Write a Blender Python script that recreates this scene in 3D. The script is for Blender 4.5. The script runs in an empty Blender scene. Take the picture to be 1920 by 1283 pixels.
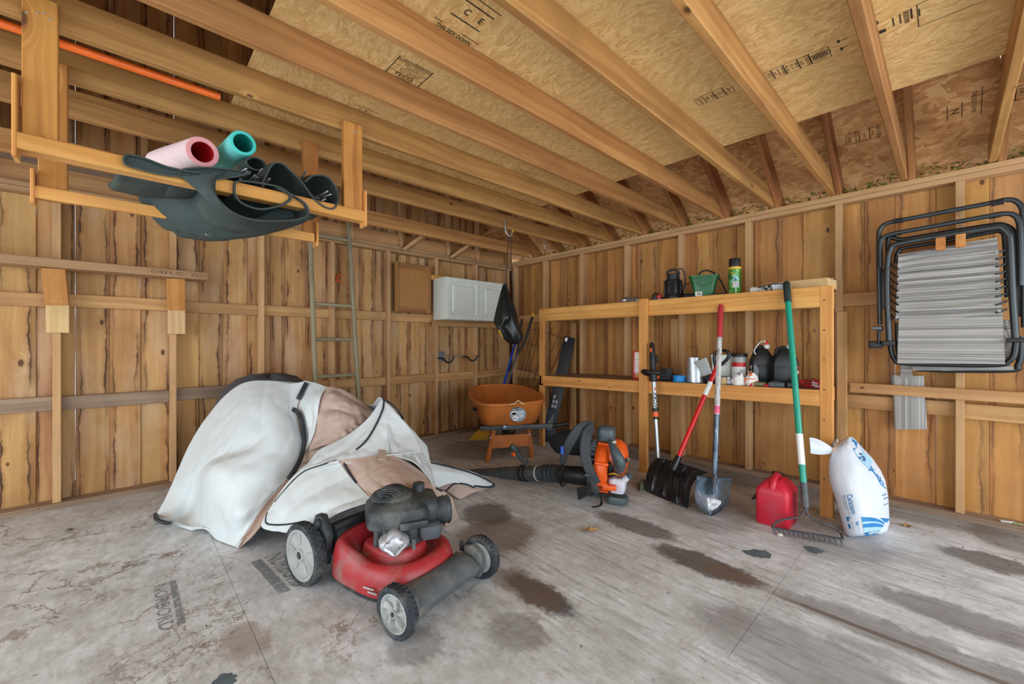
import bpy, bmesh, math, random
from mathutils import Vector, Matrix, noise as mnoise
random.seed(7)
SC = bpy.context.scene
COL = SC.collection
R_ = math.radians

# ------------------------------------------------------------------ camera, sky, light, exposure
cam_d = bpy.data.cameras.new('camera')
cam_d.sensor_width = 36.0
cam_d.lens = 769.0 / 1920.0 * 36.0
cam_d.clip_start = 0.02
cam = bpy.data.objects.new('camera', cam_d)
cam.location = (0, 0, 1.17)
cam.rotation_euler = (R_(90), 0, -math.atan2(0.6845, 0.729))
COL.objects.link(cam)
SC.camera = cam

world = bpy.data.worlds.new('overcast_sky')
SC.world = world
world.use_nodes = True
bgn = world.node_tree.nodes['Background']
bgn.inputs[0].default_value = (0.80, 0.91, 1.0, 1)
bgn.inputs[1].default_value = 1.25

def area(name, loc, rot, sx, sy, power, col):
    d = bpy.data.lights.new(name, 'AREA')
    d.shape = 'RECTANGLE'; d.size = sx; d.size_y = sy; d.energy = power; d.color = col
    o = bpy.data.objects.new(name, d)
    o.location = loc; o.rotation_euler = rot
    COL.objects.link(o)
    return o
# daylight through the open doorway behind the camera, plus an added unseen fill light on the left
area('doorway_daylight', (1.6, -2.35, 1.25), (R_(90), 0, 0), 4.6, 2.2, 75, (0.82, 0.92, 1.0))
area('side_fill', (-3.05, 1.4, 1.25), (R_(90), 0, R_(-90)), 3.6, 2.2, 55, (0.82, 0.92, 1.0))

vs = SC.view_settings
vs.view_transform = 'Standard'; vs.look = 'None'; vs.gamma = 1.0; vs.use_curve_mapping = False
vs.exposure = 0.60

# ------------------------------------------------------------------ measuring helpers (survey rays from the tripod point)
FPX, CX, CY, HC = 769.0, 960.0, 640.0, 1.17
def ray(px, py):
    a = (px - CX) / FPX; b = (CY - py) / FPX
    return Vector((0.6845 + 0.729 * a, 0.729 - 0.6845 * a, b))
def AD(px, py, d): return Vector((0, 0, HC)) + ray(px, py) * d
def AZ(px, py, z):
    r = ray(px, py); return Vector((0, 0, HC)) + r * ((z - HC) / r.z)
def AX(px, py, x):
    r = ray(px, py); return Vector((0, 0, HC)) + r * (x / r.x)
def AY(px, py, y):
    r = ray(px, py); return Vector((0, 0, HC)) + r * (y / r.y)

# ------------------------------------------------------------------ object helpers
WM = {}
def wm(o): return WM[o.name] if o is not None else Matrix()
def thing(name, label, cat, loc, rotz=0.0, group=None):
    o = bpy.data.objects.new(name, None)
    o.empty_display_size = 0.1
    COL.objects.link(o)
    o.location = loc; o.rotation_euler = (0, 0, rotz)
    WM[o.name] = Matrix.Translation(Vector(loc)) @ Matrix.Rotation(rotz, 4, 'Z')
    tag(o, label, cat, group)
    return o
def tag(o, label=None, cat=None, group=None, kind=None):
    if label: o['label'] = label
    if cat: o['category'] = cat
    if group: o['group'] = group
    if kind: o['kind'] = kind
    return o
def structure(name, loc=(0, 0, 0)):
    o = bpy.data.objects.new(name, None)
    COL.objects.link(o); o.location = loc
    WM[o.name] = Matrix.Translation(Vector(loc))
    o['kind'] = 'structure'
    return o

class MB:
    """collects simple solids into ONE mesh"""
    def __init__(self): self.v = []; self.f = []; self.mi = []; self.m = 0
    def add(self, vs_, fs):
        n = len(self.v)
        self.v += [Vector(p) for p in vs_]
        for f in fs:
            self.f.append([i + n for i in f]); self.mi.append(self.m)
        return self
    def box(self, c, s, rot=None, taper=None):
        hx, hy, hz = s[0] / 2, s[1] / 2, s[2] / 2
        tx, ty = taper or (1, 1)
        pts = [(-hx, -hy, -hz), (hx, -hy, -hz), (hx, hy, -hz), (-hx, hy, -hz),
               (-hx * tx, -hy * ty, hz), (hx * tx, -hy * ty, hz), (hx * tx, hy * ty, hz), (-hx * tx, hy * ty, hz)]
        pts = [Vector(p) for p in pts]
        if rot is not None: pts = [rot @ p for p in pts]
        c = Vector(c)
        return self.add([p + c for p in pts], [(0, 3, 2, 1), (4, 5, 6, 7), (0, 1, 5, 4), (1, 2, 6, 5), (2, 3, 7, 6), (3, 0, 4, 7)])
    def tube(self, pts, r, seg=8, cap=True, closed=False, flat=None):
        pts = [Vector(p) for p in pts]
        n = len(pts)
        rs = r if isinstance(r, (list, tuple)) else [r] * n
        rings = []; up = None
        for i, p in enumerate(pts):
            if closed: t = pts[(i + 1) % n] - pts[i - 1]
            else: t = pts[min(i + 1, n - 1)] - pts[max(i - 1, 0)]
            if t.length < 1e-9: t = Vector((0, 0, 1))
            t.normalize()
            if up is None:
                up = Vector((0, 0, 1)) if abs(t.z) < 0.9 else Vector((1, 0, 0))
                if flat is not None: up = Vector(flat[2]) if len(flat) > 2 else up
            a = up - t * up.dot(t)
            if a.length < 1e-6: a = t.orthogonal()
            a.normalize(); up = a
            b = t.cross(a)
            ring = []
            for k in range(seg):
                an = 2 * math.pi * (k + (0.5 if seg == 4 else 0)) / seg
                if flat: ring.append(p + (a * math.cos(an) * flat[0] + b * math.sin(an) * flat[1]) * rs[i])
                else: ring.append(p + (a * math.cos(an) + b * math.sin(an)) * rs[i])
            rings.append(ring)
        vs_ = [q for rg in rings for q in rg]
        fs = []
        m = n if closed else n - 1
        for i in range(m):
            for k in range(seg):
                j = (i + 1) % n
                fs.append((i * seg + k, i * seg + (k + 1) % seg, j * seg + (k + 1) % seg, j * seg + k))
        if cap and not closed:
            fs.append(tuple(range(seg - 1, -1, -1))); fs.append(tuple((n - 1) * seg + k for k in range(seg)))
        return self.add(vs_, fs)
    def lathe(self, prof, M=None, seg=20, sx=1.0, sy=1.0):
        M = M or Matrix()
        vs_ = []
        for (r, z) in prof:
            for k in range(seg):
                a = 2 * math.pi * k / seg
                vs_.append(M @ Vector((r * math.cos(a) * sx, r * math.sin(a) * sy, z)))
        fs = []
        for i in range(len(prof) - 1):
            for k in range(seg):
                fs.append((i * seg + k, i * seg + (k + 1) % seg, (i + 1) * seg + (k + 1) % seg, (i + 1) * seg + k))
        if prof[0][0] > 1e-6: fs.append(tuple(range(seg - 1, -1, -1)))
        if prof[-1][0] > 1e-6: fs.append(tuple((len(prof) - 1) * seg + k for k in range(seg)))
        return self.add(vs_, fs)
    def prism(self, poly, d0, d1, M=None):
        """poly in local XY, extruded d0..d1 along local Z"""
        M = M or Matrix()
        n = len(poly)
        vs_ = [M @ Vector((p[0], p[1], d0)) for p in poly] + [M @ Vector((p[0], p[1], d1)) for p in poly]
        fs = [tuple(range(n - 1, -1, -1)), tuple(range(n, 2 * n))]
        for i in range(n): fs.append((i, (i + 1) % n, n + (i + 1) % n, n + i))
        return self.add(vs_, fs)
    def grid(self, rows, closed_u=False):
        """rows of points, skinned"""
        n = len(rows[0]); vs_ = [p for r in rows for p in r]; fs = []
        for i in range(len(rows) - 1):
            for k in range(n if closed_u else n - 1):
                fs.append((i * n + k, i * n + (k + 1) % n, (i + 1) * n + (k + 1) % n, (i + 1) * n + k))
        return self.add(vs_, fs)
    def loft(self, rings, cap=True):
        n = len(rings[0]); b = len(self.v)
        self.grid(rings, True)
        if cap:
            m = len(rings) - 1
            self.f.append([b + k for k in range(n - 1, -1, -1)]); self.mi.append(self.m)
            self.f.append([b + m * n + k for k in range(n)]); self.mi.append(self.m)
        return self
    def build(self, name, mats, parent=None, world=True, smooth=40, bevel=0, bseg=2, origin=None, weld=False, subd=0, solid=0):
        if not isinstance(mats, (list, tuple)): mats = [mats]
        M = wm(parent)
        vs_ = self.v
        if world and parent is not None:
            inv = M.inverted(); vs_ = [inv @ p for p in vs_]
        if origin is None:
            lo = Vector((min(p.x for p in vs_), min(p.y for p in vs_), min(p.z for p in vs_)))
            hi = Vector((max(p.x for p in vs_), max(p.y for p in vs_), max(p.z for p in vs_)))
            c = (lo + hi) / 2
            if parent is None: c.z = lo.z
        else: c = Vector(origin)
        me = bpy.data.meshes.new(name)
        me.from_pydata([p - c for p in vs_], [], self.f)
        for m in mats: me.materials.append(m)
        me.polygons.foreach_set('material_index', self.mi)
        if bevel or weld or subd or solid:
            bm = bmesh.new(); bm.from_mesh(me)
            if weld: bmesh.ops.remove_doubles(bm, verts=bm.verts, dist=1e-5)
            if solid:
                bmesh.ops.recalc_face_normals(bm, faces=bm.faces)
                bm.normal_update()
                nv = {v: bm.verts.new(v.co - v.normal * solid) for v in bm.verts[:]}
                fs0 = bm.faces[:]; bed = [e for e in bm.edges if len(e.link_faces) == 1]
                for e in bed:
                    a_, b_ = [l.vert for l in e.link_faces[0].loops if l.edge == e][0], None
                    b_ = e.other_vert(a_)
                    if (a_.co - b_.co).length > 1e-7:
                        try: q_ = bm.faces.new((b_, a_, nv[a_], nv[b_])); q_.material_index = e.link_faces[0].material_index
                        except ValueError: pass
                for f_ in fs0:
                    try: q_ = bm.faces.new([nv[v] for v in reversed(f_.verts)]); q_.material_index = f_.material_index
                    except ValueError: pass
            if bevel:
                bmesh.ops.recalc_face_normals(bm, faces=bm.faces)
                ed = [e for e in bm.edges if len(e.link_faces) == 2 and e.calc_face_angle(0) > 0.6]
                bmesh.ops.bevel(bm, geom=ed, offset=bevel, segments=bseg, profile=0.5, affect='EDGES', clamp_overlap=True)
            bm.to_mesh(me); bm.free()
        else:
            bm = bmesh.new(); bm.from_mesh(me)
            bmesh.ops.recalc_face_normals(bm, faces=bm.faces)
            bm.to_mesh(me); bm.free()
        if smooth:
            me.polygons.foreach_set('use_smooth', [True] * len(me.polygons))
            me.set_sharp_from_angle(angle=R_(smooth))
        me.update()
        o = bpy.data.objects.new(name, me)
        COL.objects.link(o)
        o.location = c
        if parent is not None: o.parent = parent
        WM[o.name] = M @ Matrix.Translation(c)
        return o

def spline(pts, n, closed=False):
    """Catmull-Rom resample"""
    P = [Vector(p) for p in pts]
    m = len(P); out = []
    segs = m if closed else m - 1
    for i in range(n if closed else n + 1):
        t = i / n * segs
        k = min(int(t), segs - 1); u = t - k
        if closed: a, b, c, d = P[(k - 1) % m], P[k % m], P[(k + 1) % m], P[(k + 2) % m]
        else:
            b, c = P[k], P[k + 1]
            a = P[k - 1] if k > 0 else b * 2 - c
            d = P[k + 2] if k + 2 < m else c * 2 - b
        out.append(0.5 * ((2 * b) + (c - a) * u + (2 * a - 5 * b + 4 * c - d) * u * u + (3 * b - a - 3 * c + d) * u ** 3))
    return out
def frame(origin, x, z):
    """matrix with local X along x, local Z near z"""
    x = Vector(x).normalized(); z = Vector(z); z = (z - x * z.dot(x)).normalized(); y = z.cross(x)
    M = Matrix((x, y, z)).transposed().to_4x4(); M.translation = Vector(origin); return M
_text_cache = {}
def text_mb(s, size, M, mb=None, sx=1.0, ext=0.0004, align='CENTER', bold=0.0):
    """flat lettering: local X reading direction, local Y up, faces +Z"""
    mb = mb or MB()
    key = (s, align, bold)
    if key not in _text_cache:
        cu = bpy.data.curves.new('t', 'FONT'); cu.body = s; cu.size = 1.0
        cu.align_x = align; cu.align_y = 'CENTER'; cu.resolution_u = 2; cu.offset = bold
        ob = bpy.data.objects.new('t', cu)
        me = ob.to_mesh()
        vs_ = [v.co.copy() for v in me.vertices]; fs = [tuple(p.vertices) for p in me.polygons]
        ob.to_mesh_clear(); bpy.data.objects.remove(ob); bpy.data.curves.remove(cu)
        _text_cache[key] = (vs_, fs)
    vs_, fs = _text_cache[key]
    mb.add([M @ Vector((v.x * size * sx, v.y * size, ext)) for v in vs_], fs)
    return mb
def quad(mb, M, x0, y0, x1, y1, z=0.0004):
    return mb.add([M @ Vector(p) for p in ((x0, y0, z), (x1, y0, z), (x1, y1, z), (x0, y1, z))], [(0, 1, 2, 3)])

# ------------------------------------------------------------------ materials
def srgb(r, g, b):
    f = lambda c: (c / 255 / 12.92) if c <= 10 else ((c / 255 + 0.055) / 1.055) ** 2.4
    return (f(r), f(g), f(b), 1.0)
class NT:
    def __init__(self, name):
        self.mat = bpy.data.materials.new(name); self.mat.use_nodes = True
        self.t = self.mat.node_tree; self.n = self.t.nodes
        self.p = self.n['Principled BSDF']
    def new(self, ty, **kw):
        x = self.n.new(ty)
        for k, v in kw.items(): setattr(x, k, v)
        return x
    def put(self, sock, val):
        if isinstance(val, bpy.types.NodeSocket): self.t.links.new(val, sock)
        elif val is not None: sock.default_value = val
    def math(self, op, a, b=None, c=None, clamp=False):
        x = self.new('ShaderNodeMath', operation=op, use_clamp=clamp)
        self.put(x.inputs[0], a)
        if b is not None: self.put(x.inputs[1], b)
        if c is not None: self.put(x.inputs[2], c)
        return x.outputs[0]
    def vmath(self, op, a, b=None):
        x = self.new('ShaderNodeVectorMath', operation=op)
        self.put(x.inputs[0], a)
        if b is not None: self.put(x.inputs[1], b)
        return x.outputs[0]
    def coord(self, which='Object'): return self.new('ShaderNodeTexCoord').outputs[which]
    def pos(self): return self.new('ShaderNodeNewGeometry').outputs['Position']
    def rnd(self): return self.new('ShaderNodeObjectInfo').outputs['Random']
    def sep(self, v):
        x = self.new('ShaderNodeSeparateXYZ'); self.put(x.inputs[0], v); return x.outputs
    def comb(self, a, b, c=0.0):
        x = self.new('ShaderNodeCombineXYZ')
        for i, s in enumerate((a, b, c)): self.put(x.inputs[i], s)
        return x.outputs[0]
    def noise(self, v, scale, detail=4, rough=0.55, dist=0.0, out='Fac'):
        x = self.new('ShaderNodeTexNoise'); self.put(x.inputs['Vector'], v)
        x.inputs['Scale'].default_value = scale; x.inputs['Detail'].default_value = detail
        x.inputs['Roughness'].default_value = rough; x.inputs['Distortion'].default_value = dist
        return x.outputs[out]
    def voro(self, v, scale, feat='F1', dims='3D', rand=1.0):
        x = self.new('ShaderNodeTexVoronoi', feature=feat, voronoi_dimensions=dims)
        self.put(x.inputs['Vector'], v); x.inputs['Scale'].default_value = scale
        x.inputs['Randomness'].default_value = rand
        return x.outputs
    def ramp(self, fac, stops, interp='LINEAR'):
        x = self.new('ShaderNodeValToRGB'); self.put(x.inputs[0], fac); cr = x.color_ramp; cr.interpolation = interp
        while len(cr.elements) < len(stops): cr.elements.new(0.5)
        for e, (p, c) in zip(cr.elements, stops):
            e.position = p; e.color = c if len(c) == 4 else (*c, 1)
        return x.outputs[0]
    def rangef(self, v, a, b, c=0.0, d=1.0):
        x = self.new('ShaderNodeMapRange', interpolation_type='SMOOTHSTEP')
        self.put(x.inputs[0], v)
        for i, q in enumerate((a, b, c, d)): x.inputs[i + 1].default_value = q
        return x.outputs[0]
    def mix(self, f, a, b, mode='MIX'):
        x = self.new('ShaderNodeMix', data_type='RGBA', blend_type=mode)
        self.put(x.inputs[0], f); self.put(x.inputs[6], a); self.put(x.inputs[7], b)
        return x.outputs[2]
    def done(self, col, rough=0.6, metal=0.0, bump=None, bstr=0.3, bdist=0.002):
        self.put(self.p.inputs['Base Color'], col)
        self.put(self.p.inputs['Roughness'], rough); self.put(self.p.inputs['Metallic'], metal)
        if bump is not None:
            b = self.new('ShaderNodeBump'); b.inputs['Strength'].default_value = bstr; b.inputs['Distance'].default_value = bdist
            self.put(b.inputs['Height'], bump); self.put(self.p.inputs['Normal'], b.outputs[0])
        return self.mat
def plain(name, rgb, rough=0.5, metal=0.0, var=0.12, scale=14, bump=0.0, dirt=None, dirt_amt=0.5, trans=0.0):
    t = NT(name); c = srgb(*rgb)
    v = t.coord()
    n = t.noise(v, scale, 5)
    dk = tuple(q * (1 - var * 1.6) for q in c[:3]) + (1,); lt = tuple(min(1, q * (1 + var)) for q in c[:3]) + (1,)
    col = t.ramp(n, [(0.3, dk), (0.7, lt)])
    rr = rough
    if dirt:
        dn = t.rangef(t.noise(t.pos(), 7, 7, 0.65), 0.46, 0.68, 0, dirt_amt)
        col = t.mix(dn, col, srgb(*dirt))
    if trans: t.p.inputs['Transmission Weight'].default_value = trans
    return t.done(col, rr, metal, n if bump else None, bump, 0.003)

def wood(name, light, dark, knot=(88, 48, 20), edges=0.0, knots=0.45, vary=0.28, grey=0.0, gain=1.0, ksz=1.0, ring=0.75, bleach=0.0, red=0.0):
    """lumber: object X runs along the grain, Y across the face; edges = bark lines along both long edges"""
    t = NT(name)
    L, D = srgb(*light), srgb(*dark)
    rnd = t.rnd()
    off = t.comb(t.math('MULTIPLY', rnd, 71.3), t.math('MULTIPLY', rnd, 33.7), t.math('MULTIPLY', rnd, 17.1))
    co = t.vmath('ADD', t.coord(), off)
    warp = t.noise(t.vmath('MULTIPLY', co, (1.1, 4.0, 4.0)), 1.0, 2, 0.5)
    s = t.sep(co)
    wy = t.math('ADD', s[1], t.math('MULTIPLY', warp, 0.10))
    # knots first: they bend the grain
    kc = t.comb(t.math('MULTIPLY', s[0], 2.7), t.math('MULTIPLY', t.math('ADD', s[1], s[2]), 5.0))
    kv = t.voro(kc, 1.0, 'F1', '2D')
    keep = t.math('LESS_THAN', t.sep(kv['Color'])[0], knots)
    kd = t.math('DIVIDE', t.math('ADD', kv['Distance'], t.math('MULTIPLY', t.math('SUBTRACT', warp, 0.5), 0.05)), t.math('MULTIPLY_ADD', t.sep(kv['Color'])[1], 0.7 * ksz, 0.35 * ksz))
    kw_ = t.math('MULTIPLY', t.rangef(kd, 0.05, 0.34, 1, 0), keep)
    wy2 = t.math('ADD', wy, t.math('MULTIPLY', kw_, 0.07))
    rings = t.noise(t.comb(t.math('MULTIPLY', s[0], 0.55), t.math('MULTIPLY', wy2, 24), t.math('MULTIPLY', s[2], 24)), 1.0, 3, 0.6)
    fine = t.noise(t.comb(t.math('MULTIPLY', s[0], 5), t.math('MULTIPLY', wy2, 260), t.math('MULTIPLY', s[2], 260)), 1.0, 2, 0.5)
    f = t.math('ADD', t.math('MULTIPLY', t.rangef(rings, 0.34, 0.68), ring), t.math('MULTIPLY', fine, 0.3), clamp=True)
    col = t.mix(f, L, D)
    blot = t.noise(co, 2.6, 4, 0.6)
    col = t.mix(t.rangef(blot, 0.42, 0.75, 0, 0.35), col, tuple(q * 0.6 for q in D[:3]) + (1,))
    if bleach:
        bl = t.noise(t.vmath('MULTIPLY', co, (1.3, 3.2, 3.2)), 1.0, 4, 0.6)
        col = t.mix(t.rangef(bl, 0.46, 0.66, 0, bleach), col, srgb(206, 178, 152))
    if red:
        rl = t.noise(t.vmath('MULTIPLY', t.vmath('ADD', co, (31.0, 7.0, 3.0)), (0.9, 5.0, 5.0)), 1.0, 4, 0.6)
        col = t.mix(t.rangef(rl, 0.5, 0.7, 0, red), col, srgb(160, 92, 44))
    k2 = t.math('MULTIPLY', t.rangef(kd, 0.055, 0.10, 1, 0), keep)
    k1 = t.math('MULTIPLY', t.rangef(kd, 0.02, 0.15, 1, 0), keep)
    col = t.mix(t.math('MULTIPLY', k1, 0.6), col, srgb(*[int(q * 0.8) for q in dark]))
    col = t.mix(t.math('MULTIPLY', k2, 0.9), col, srgb(*knot))
    if edges:
        g = t.sep(t.coord('Generated'))
        o_ = t.sep(co)
        bark = None
        for side in (0, 1):
            e = g[1] if side == 0 else t.math('SUBTRACT', 1.0, g[1])
            wv = t.noise(t.comb(t.math('MULTIPLY', o_[0], 3.4), t.math('ADD', t.math('MULTIPLY', rnd, 91.0), side * 13.7)), 1.0, 6, 0.62)
            wl = t.noise(t.comb(t.math('MULTIPLY', o_[0], 1.1), t.math('ADD', t.math('MULTIPLY', rnd, 57.0), side * 5.3 + 3)), 1.0, 3, 0.5)
            amt = t.rangef(wl, 0.40, 0.58, 0.0, 1.0)
            thick = t.noise(t.comb(t.math('MULTIPLY', o_[0], 7.0), t.math('ADD', t.math('MULTIPLY', rnd, 23.0), side * 3.3)), 1.0, 3, 0.6)
            cen = t.math('ADD', t.math('MULTIPLY_ADD', wv, 0.40, -0.10), t.math('MULTIPLY', t.math('FRACT', t.math('MULTIPLY', rnd, 12.7 + side * 5)), 0.10))
            d = t.math('MULTIPLY', t.math('ABSOLUTE', t.math('SUBTRACT', e, cen)), t.math('DIVIDE', 0.5, t.math('MAXIMUM', t.rangef(thick, 0.3, 0.7, 0.15, 1.25), 0.1)))
            ln = t.math('MULTIPLY', t.rangef(d, 0.004, 0.026, 1, 0), amt)
            # paler or darker wane outside the line
            out = t.math('MULTIPLY', t.rangef(t.math('SUBTRACT', cen, e), 0.0, 0.03, 0, 0.55), amt)
            col = t.mix(t.math('MULTIPLY', out, edges), col, srgb(150, 100, 58) if side else srgb(120, 74, 38))
            halo = t.math('MULTIPLY', t.math('MULTIPLY', t.rangef(d, 0.0, 0.10, 1, 0), amt), 0.42)
            col = t.mix(t.math('MULTIPLY', halo, edges), col, srgb(122, 66, 26))
            col = t.mix(t.math('MULTIPLY', ln, 0.95 * edges), col, srgb(58, 28, 12))
    hs = t.new('ShaderNodeHueSaturation')
    hs.inputs['Saturation'].default_value = 1.0 - grey
    t.put(hs.inputs['Value'], t.math('MULTIPLY_ADD', t.math('FRACT', t.math('MULTIPLY', rnd, 7.77)), vary, gain * (1.0 - vary / 2)))
    t.put(hs.inputs['Hue'], t.math('MULTIPLY_ADD', t.math('FRACT', t.math('MULTIPLY', rnd, 3.33)), 0.010, 0.495))
    t.put(hs.inputs['Color'], col)
    return t.done(hs.outputs[0], 0.72, 0, fine, 0.25, 0.0012)

def osb(name, pale, mid, dark, sx, sy, big=1.0, contrast=1.0):
    t = NT(name)
    v = t.coord()
    s = t.sep(v)
    wob = t.noise(v, 3.0, 3, 0.5)
    def layer(ang, seed):
        ca, sa = math.cos(ang), math.sin(ang)
        x = t.math('ADD', t.math('MULTIPLY', s[0], ca), t.math('MULTIPLY', s[1], -sa))
        y = t.math('ADD', t.math('MULTIPLY', s[0], sa), t.math('MULTIPLY', s[1], ca))
        x = t.math('ADD', x, t.math('MULTIPLY', wob, 0.18)); y = t.math('ADD', y, t.math('MULTIPLY', wob, 0.12))
        c = t.comb(t.math('MULTIPLY_ADD', x, sx / big, seed), t.math('MULTIPLY_ADD', y, sy / big, seed * 1.7))
        o1 = t.voro(c, 1.0, 'F1', '2D'); o2 = t.voro(c, 1.0, 'DISTANCE_TO_EDGE', '2D')
        return t.sep(o1['Color']), o2['Distance']
    a, ea = layer(0.12, 3.1); b, eb = layer(-0.35, 17.7); c, ec = layer(0.75, 41.3)
    pick1 = t.math('GREATER_THAN', a[1], 0.5); pick2 = t.math('GREATER_THAN', b[1], 0.62)
    val = t.new('ShaderNodeMix', data_type='FLOAT'); t.put(val.inputs[0], pick1); t.put(val.inputs[2], b[0]); t.put(val.inputs[3], a[0])
    val2 = t.new('ShaderNodeMix', data_type='FLOAT'); t.put(val2.inputs[0], pick2); t.put(val2.inputs[2], val.outputs[0]); t.put(val2.inputs[3], c[0])
    fine = t.noise(t.comb(t.math('MULTIPLY', s[0], sx * 6), t.math('MULTIPLY', s[1], sy * 2)), 1.0, 4, 0.6)
    f = t.math('ADD', t.math('MULTIPLY', val2.outputs[0], 0.48), t.math('MULTIPLY', fine, 0.54))
    h = 0.5
    col = t.ramp(f, [(0.05, srgb(*dark)), (0.42, srgb(*mid)), (0.85, srgb(*pale))])
    crk = t.math('MULTIPLY', t.rangef(ea, 0.0, 0.05, 1, 0), t.rangef(fine, 0.42, 0.6, 0, 1))
    crk2 = t.math('MULTIPLY', t.rangef(ec, 0.0, 0.06, 1, 0), t.rangef(fine, 0.5, 0.62, 0, 1))
    cr = t.math('MAXIMUM', crk, crk2)
    col = t.mix(t.math('MULTIPLY', cr, 0.75 * contrast), col, tuple(q * 0.45 for q in srgb(*dark)[:3]) + (1,))
    blot = t.noise(v, 1.3, 4, 0.6)
    col = t.mix(t.rangef(blot, 0.35, 0.7, 0, 0.35), col, srgb(*[int(q * 0.86) for q in mid]))
    return t.done(col, 0.8, 0, f, 0.3, 0.002)
# ------------------------------------------------------------------ lumber
W_BOARD_L = wood('board_wood_left', (214, 168, 108), (176, 122, 66), edges=1.0, knots=0.25, vary=0.26, ksz=0.8, ring=0.5, bleach=0.4, red=0.45, gain=0.88)
W_BOARD_R = wood('board_wood_right', (208, 152, 82), (168, 108, 48), edges=0.6, knots=0.25, vary=0.34, ksz=0.8, ring=0.45, bleach=0.1, red=0.5, gain=0.86)
W_STUD = wood('stud_wood', (208, 166, 118), (176, 130, 84), knots=0.14, ksz=0.6, ring=0.5, vary=0.2)
W_GIRT = wood('girt_wood', (202, 156, 102), (164, 116, 68), knots=0.18, ksz=0.6, ring=0.6, vary=0.25)
W_GREY = wood('weathered_wood', (168, 138, 108), (112, 86, 64), knots=0.14, ksz=0.6, vary=0.2, grey=0.1, ring=0.5)
W_TAN = wood('tan_board', (186, 146, 106), (150, 110, 74), knots=0.15, ksz=0.6, vary=0.05, ring=0.5)
W_JOIST = wood('joist_wood', (204, 150, 86), (160, 106, 54), knots=0.14, ksz=0.6, gain=0.9, vary=0.16)
W_RAFT = wood('rafter_wood', (178, 120, 70), (140, 88, 46), knots=0.14, ksz=0.6, vary=0.2)
W_NEW = wood('clean_pine', (232, 172, 96), (200, 132, 60), knots=0.12, ksz=0.5, vary=0.08)
W_RACK = wood('rack_pine', (208, 144, 68), (162, 96, 38), knots=0.5, vary=0.1)
W_PALE = wood('pale_plywood', (226, 192, 140), (204, 162, 108), knots=0.2, vary=0.08)
W_LADDER = wood('grey_ladder_wood', (160, 146, 112), (110, 98, 72), knots=0.1, vary=0.12, grey=0.12, ring=0.5)
W_OAK = wood('oak_door', (176, 122, 66), (128, 80, 38), knots=0.0, vary=0.04)
OSB_PALE = osb('osb_attic_floor', (250, 216, 154), (228, 184, 118), (196, 146, 86), 80, 15, 1.0, 0.85)
OSB_ROOF = osb('osb_roof', (240, 192, 132), (206, 148, 92), (152, 98, 56), 24, 10, 0.72, 0.8)

def plank(name, p0, p1, w, th, nrm, mat, parent=None, wav=0.0, ch=0.003, seed=0, ends=None, share=None):
    """a board from p0 to p1; w across, th thick, nrm = its face normal"""
    p0, p1 = Vector(p0), Vector(p1)
    L = (p1 - p0).length
    M = frame((p0 + p1) / 2, p1 - p0, nrm)
    if share is not None: me = share
    else:
        me = bpy.data.meshes.new(name)
        vs_, fs = [], []
        n = max(1, int(L / 0.16)) if wav else 1
        rings = []
        for i in range(n + 1):
            x = -L / 2 + L * i / n
            a = b = 0
            if wav:
                a = wav * mnoise.noise((x * 3.1 + seed * 9.7, seed, 0)); b = wav * mnoise.noise((x * 3.1 - seed * 5.1, seed + 50, 0))
            y0, y1, z0, z1 = -w / 2 + a, w / 2 + b, -th / 2, th / 2
            c = min(ch, th / 3)
            rings.append([(x, y0 + c, z0), (x, y1 - c, z0), (x, y1, z0 + c), (x, y1, z1 - c), (x, y1 - c, z1), (x, y0 + c, z1), (x, y0, z1 - c), (x, y0, z0 + c)])
        if ends:   # slanted ends: list of (dx at bottom edge) for start, end
            for k in range(8):
                x, y, z = rings[0][k]; rings[0][k] = (x + ends[0] * (y / w), y, z)
                x, y, z = rings[-1][k]; rings[-1][k] = (x + ends[1] * (y / w), y, z)
        for r in rings: vs_ += r
        for i in range(n):
            for k in range(8): fs.append((i * 8 + k, i * 8 + (k + 1) % 8, i * 8 + 8 + (k + 1) % 8, i * 8 + 8 + k))
        fs.append(tuple(range(7, -1, -1))); fs.append(tuple(n * 8 + k for k in range(8)))
        me.from_pydata(vs_, [], fs); me.materials.append(mat); me.update()
    o = bpy.data.objects.new(name, me)
    COL.objects.link(o)
    if parent is not None: o.parent = parent
    ML = wm(parent).inverted() @ M
    o.location = ML.translation; o.rotation_euler = ML.to_euler()
    WM[o.name] = M
    return o

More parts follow.
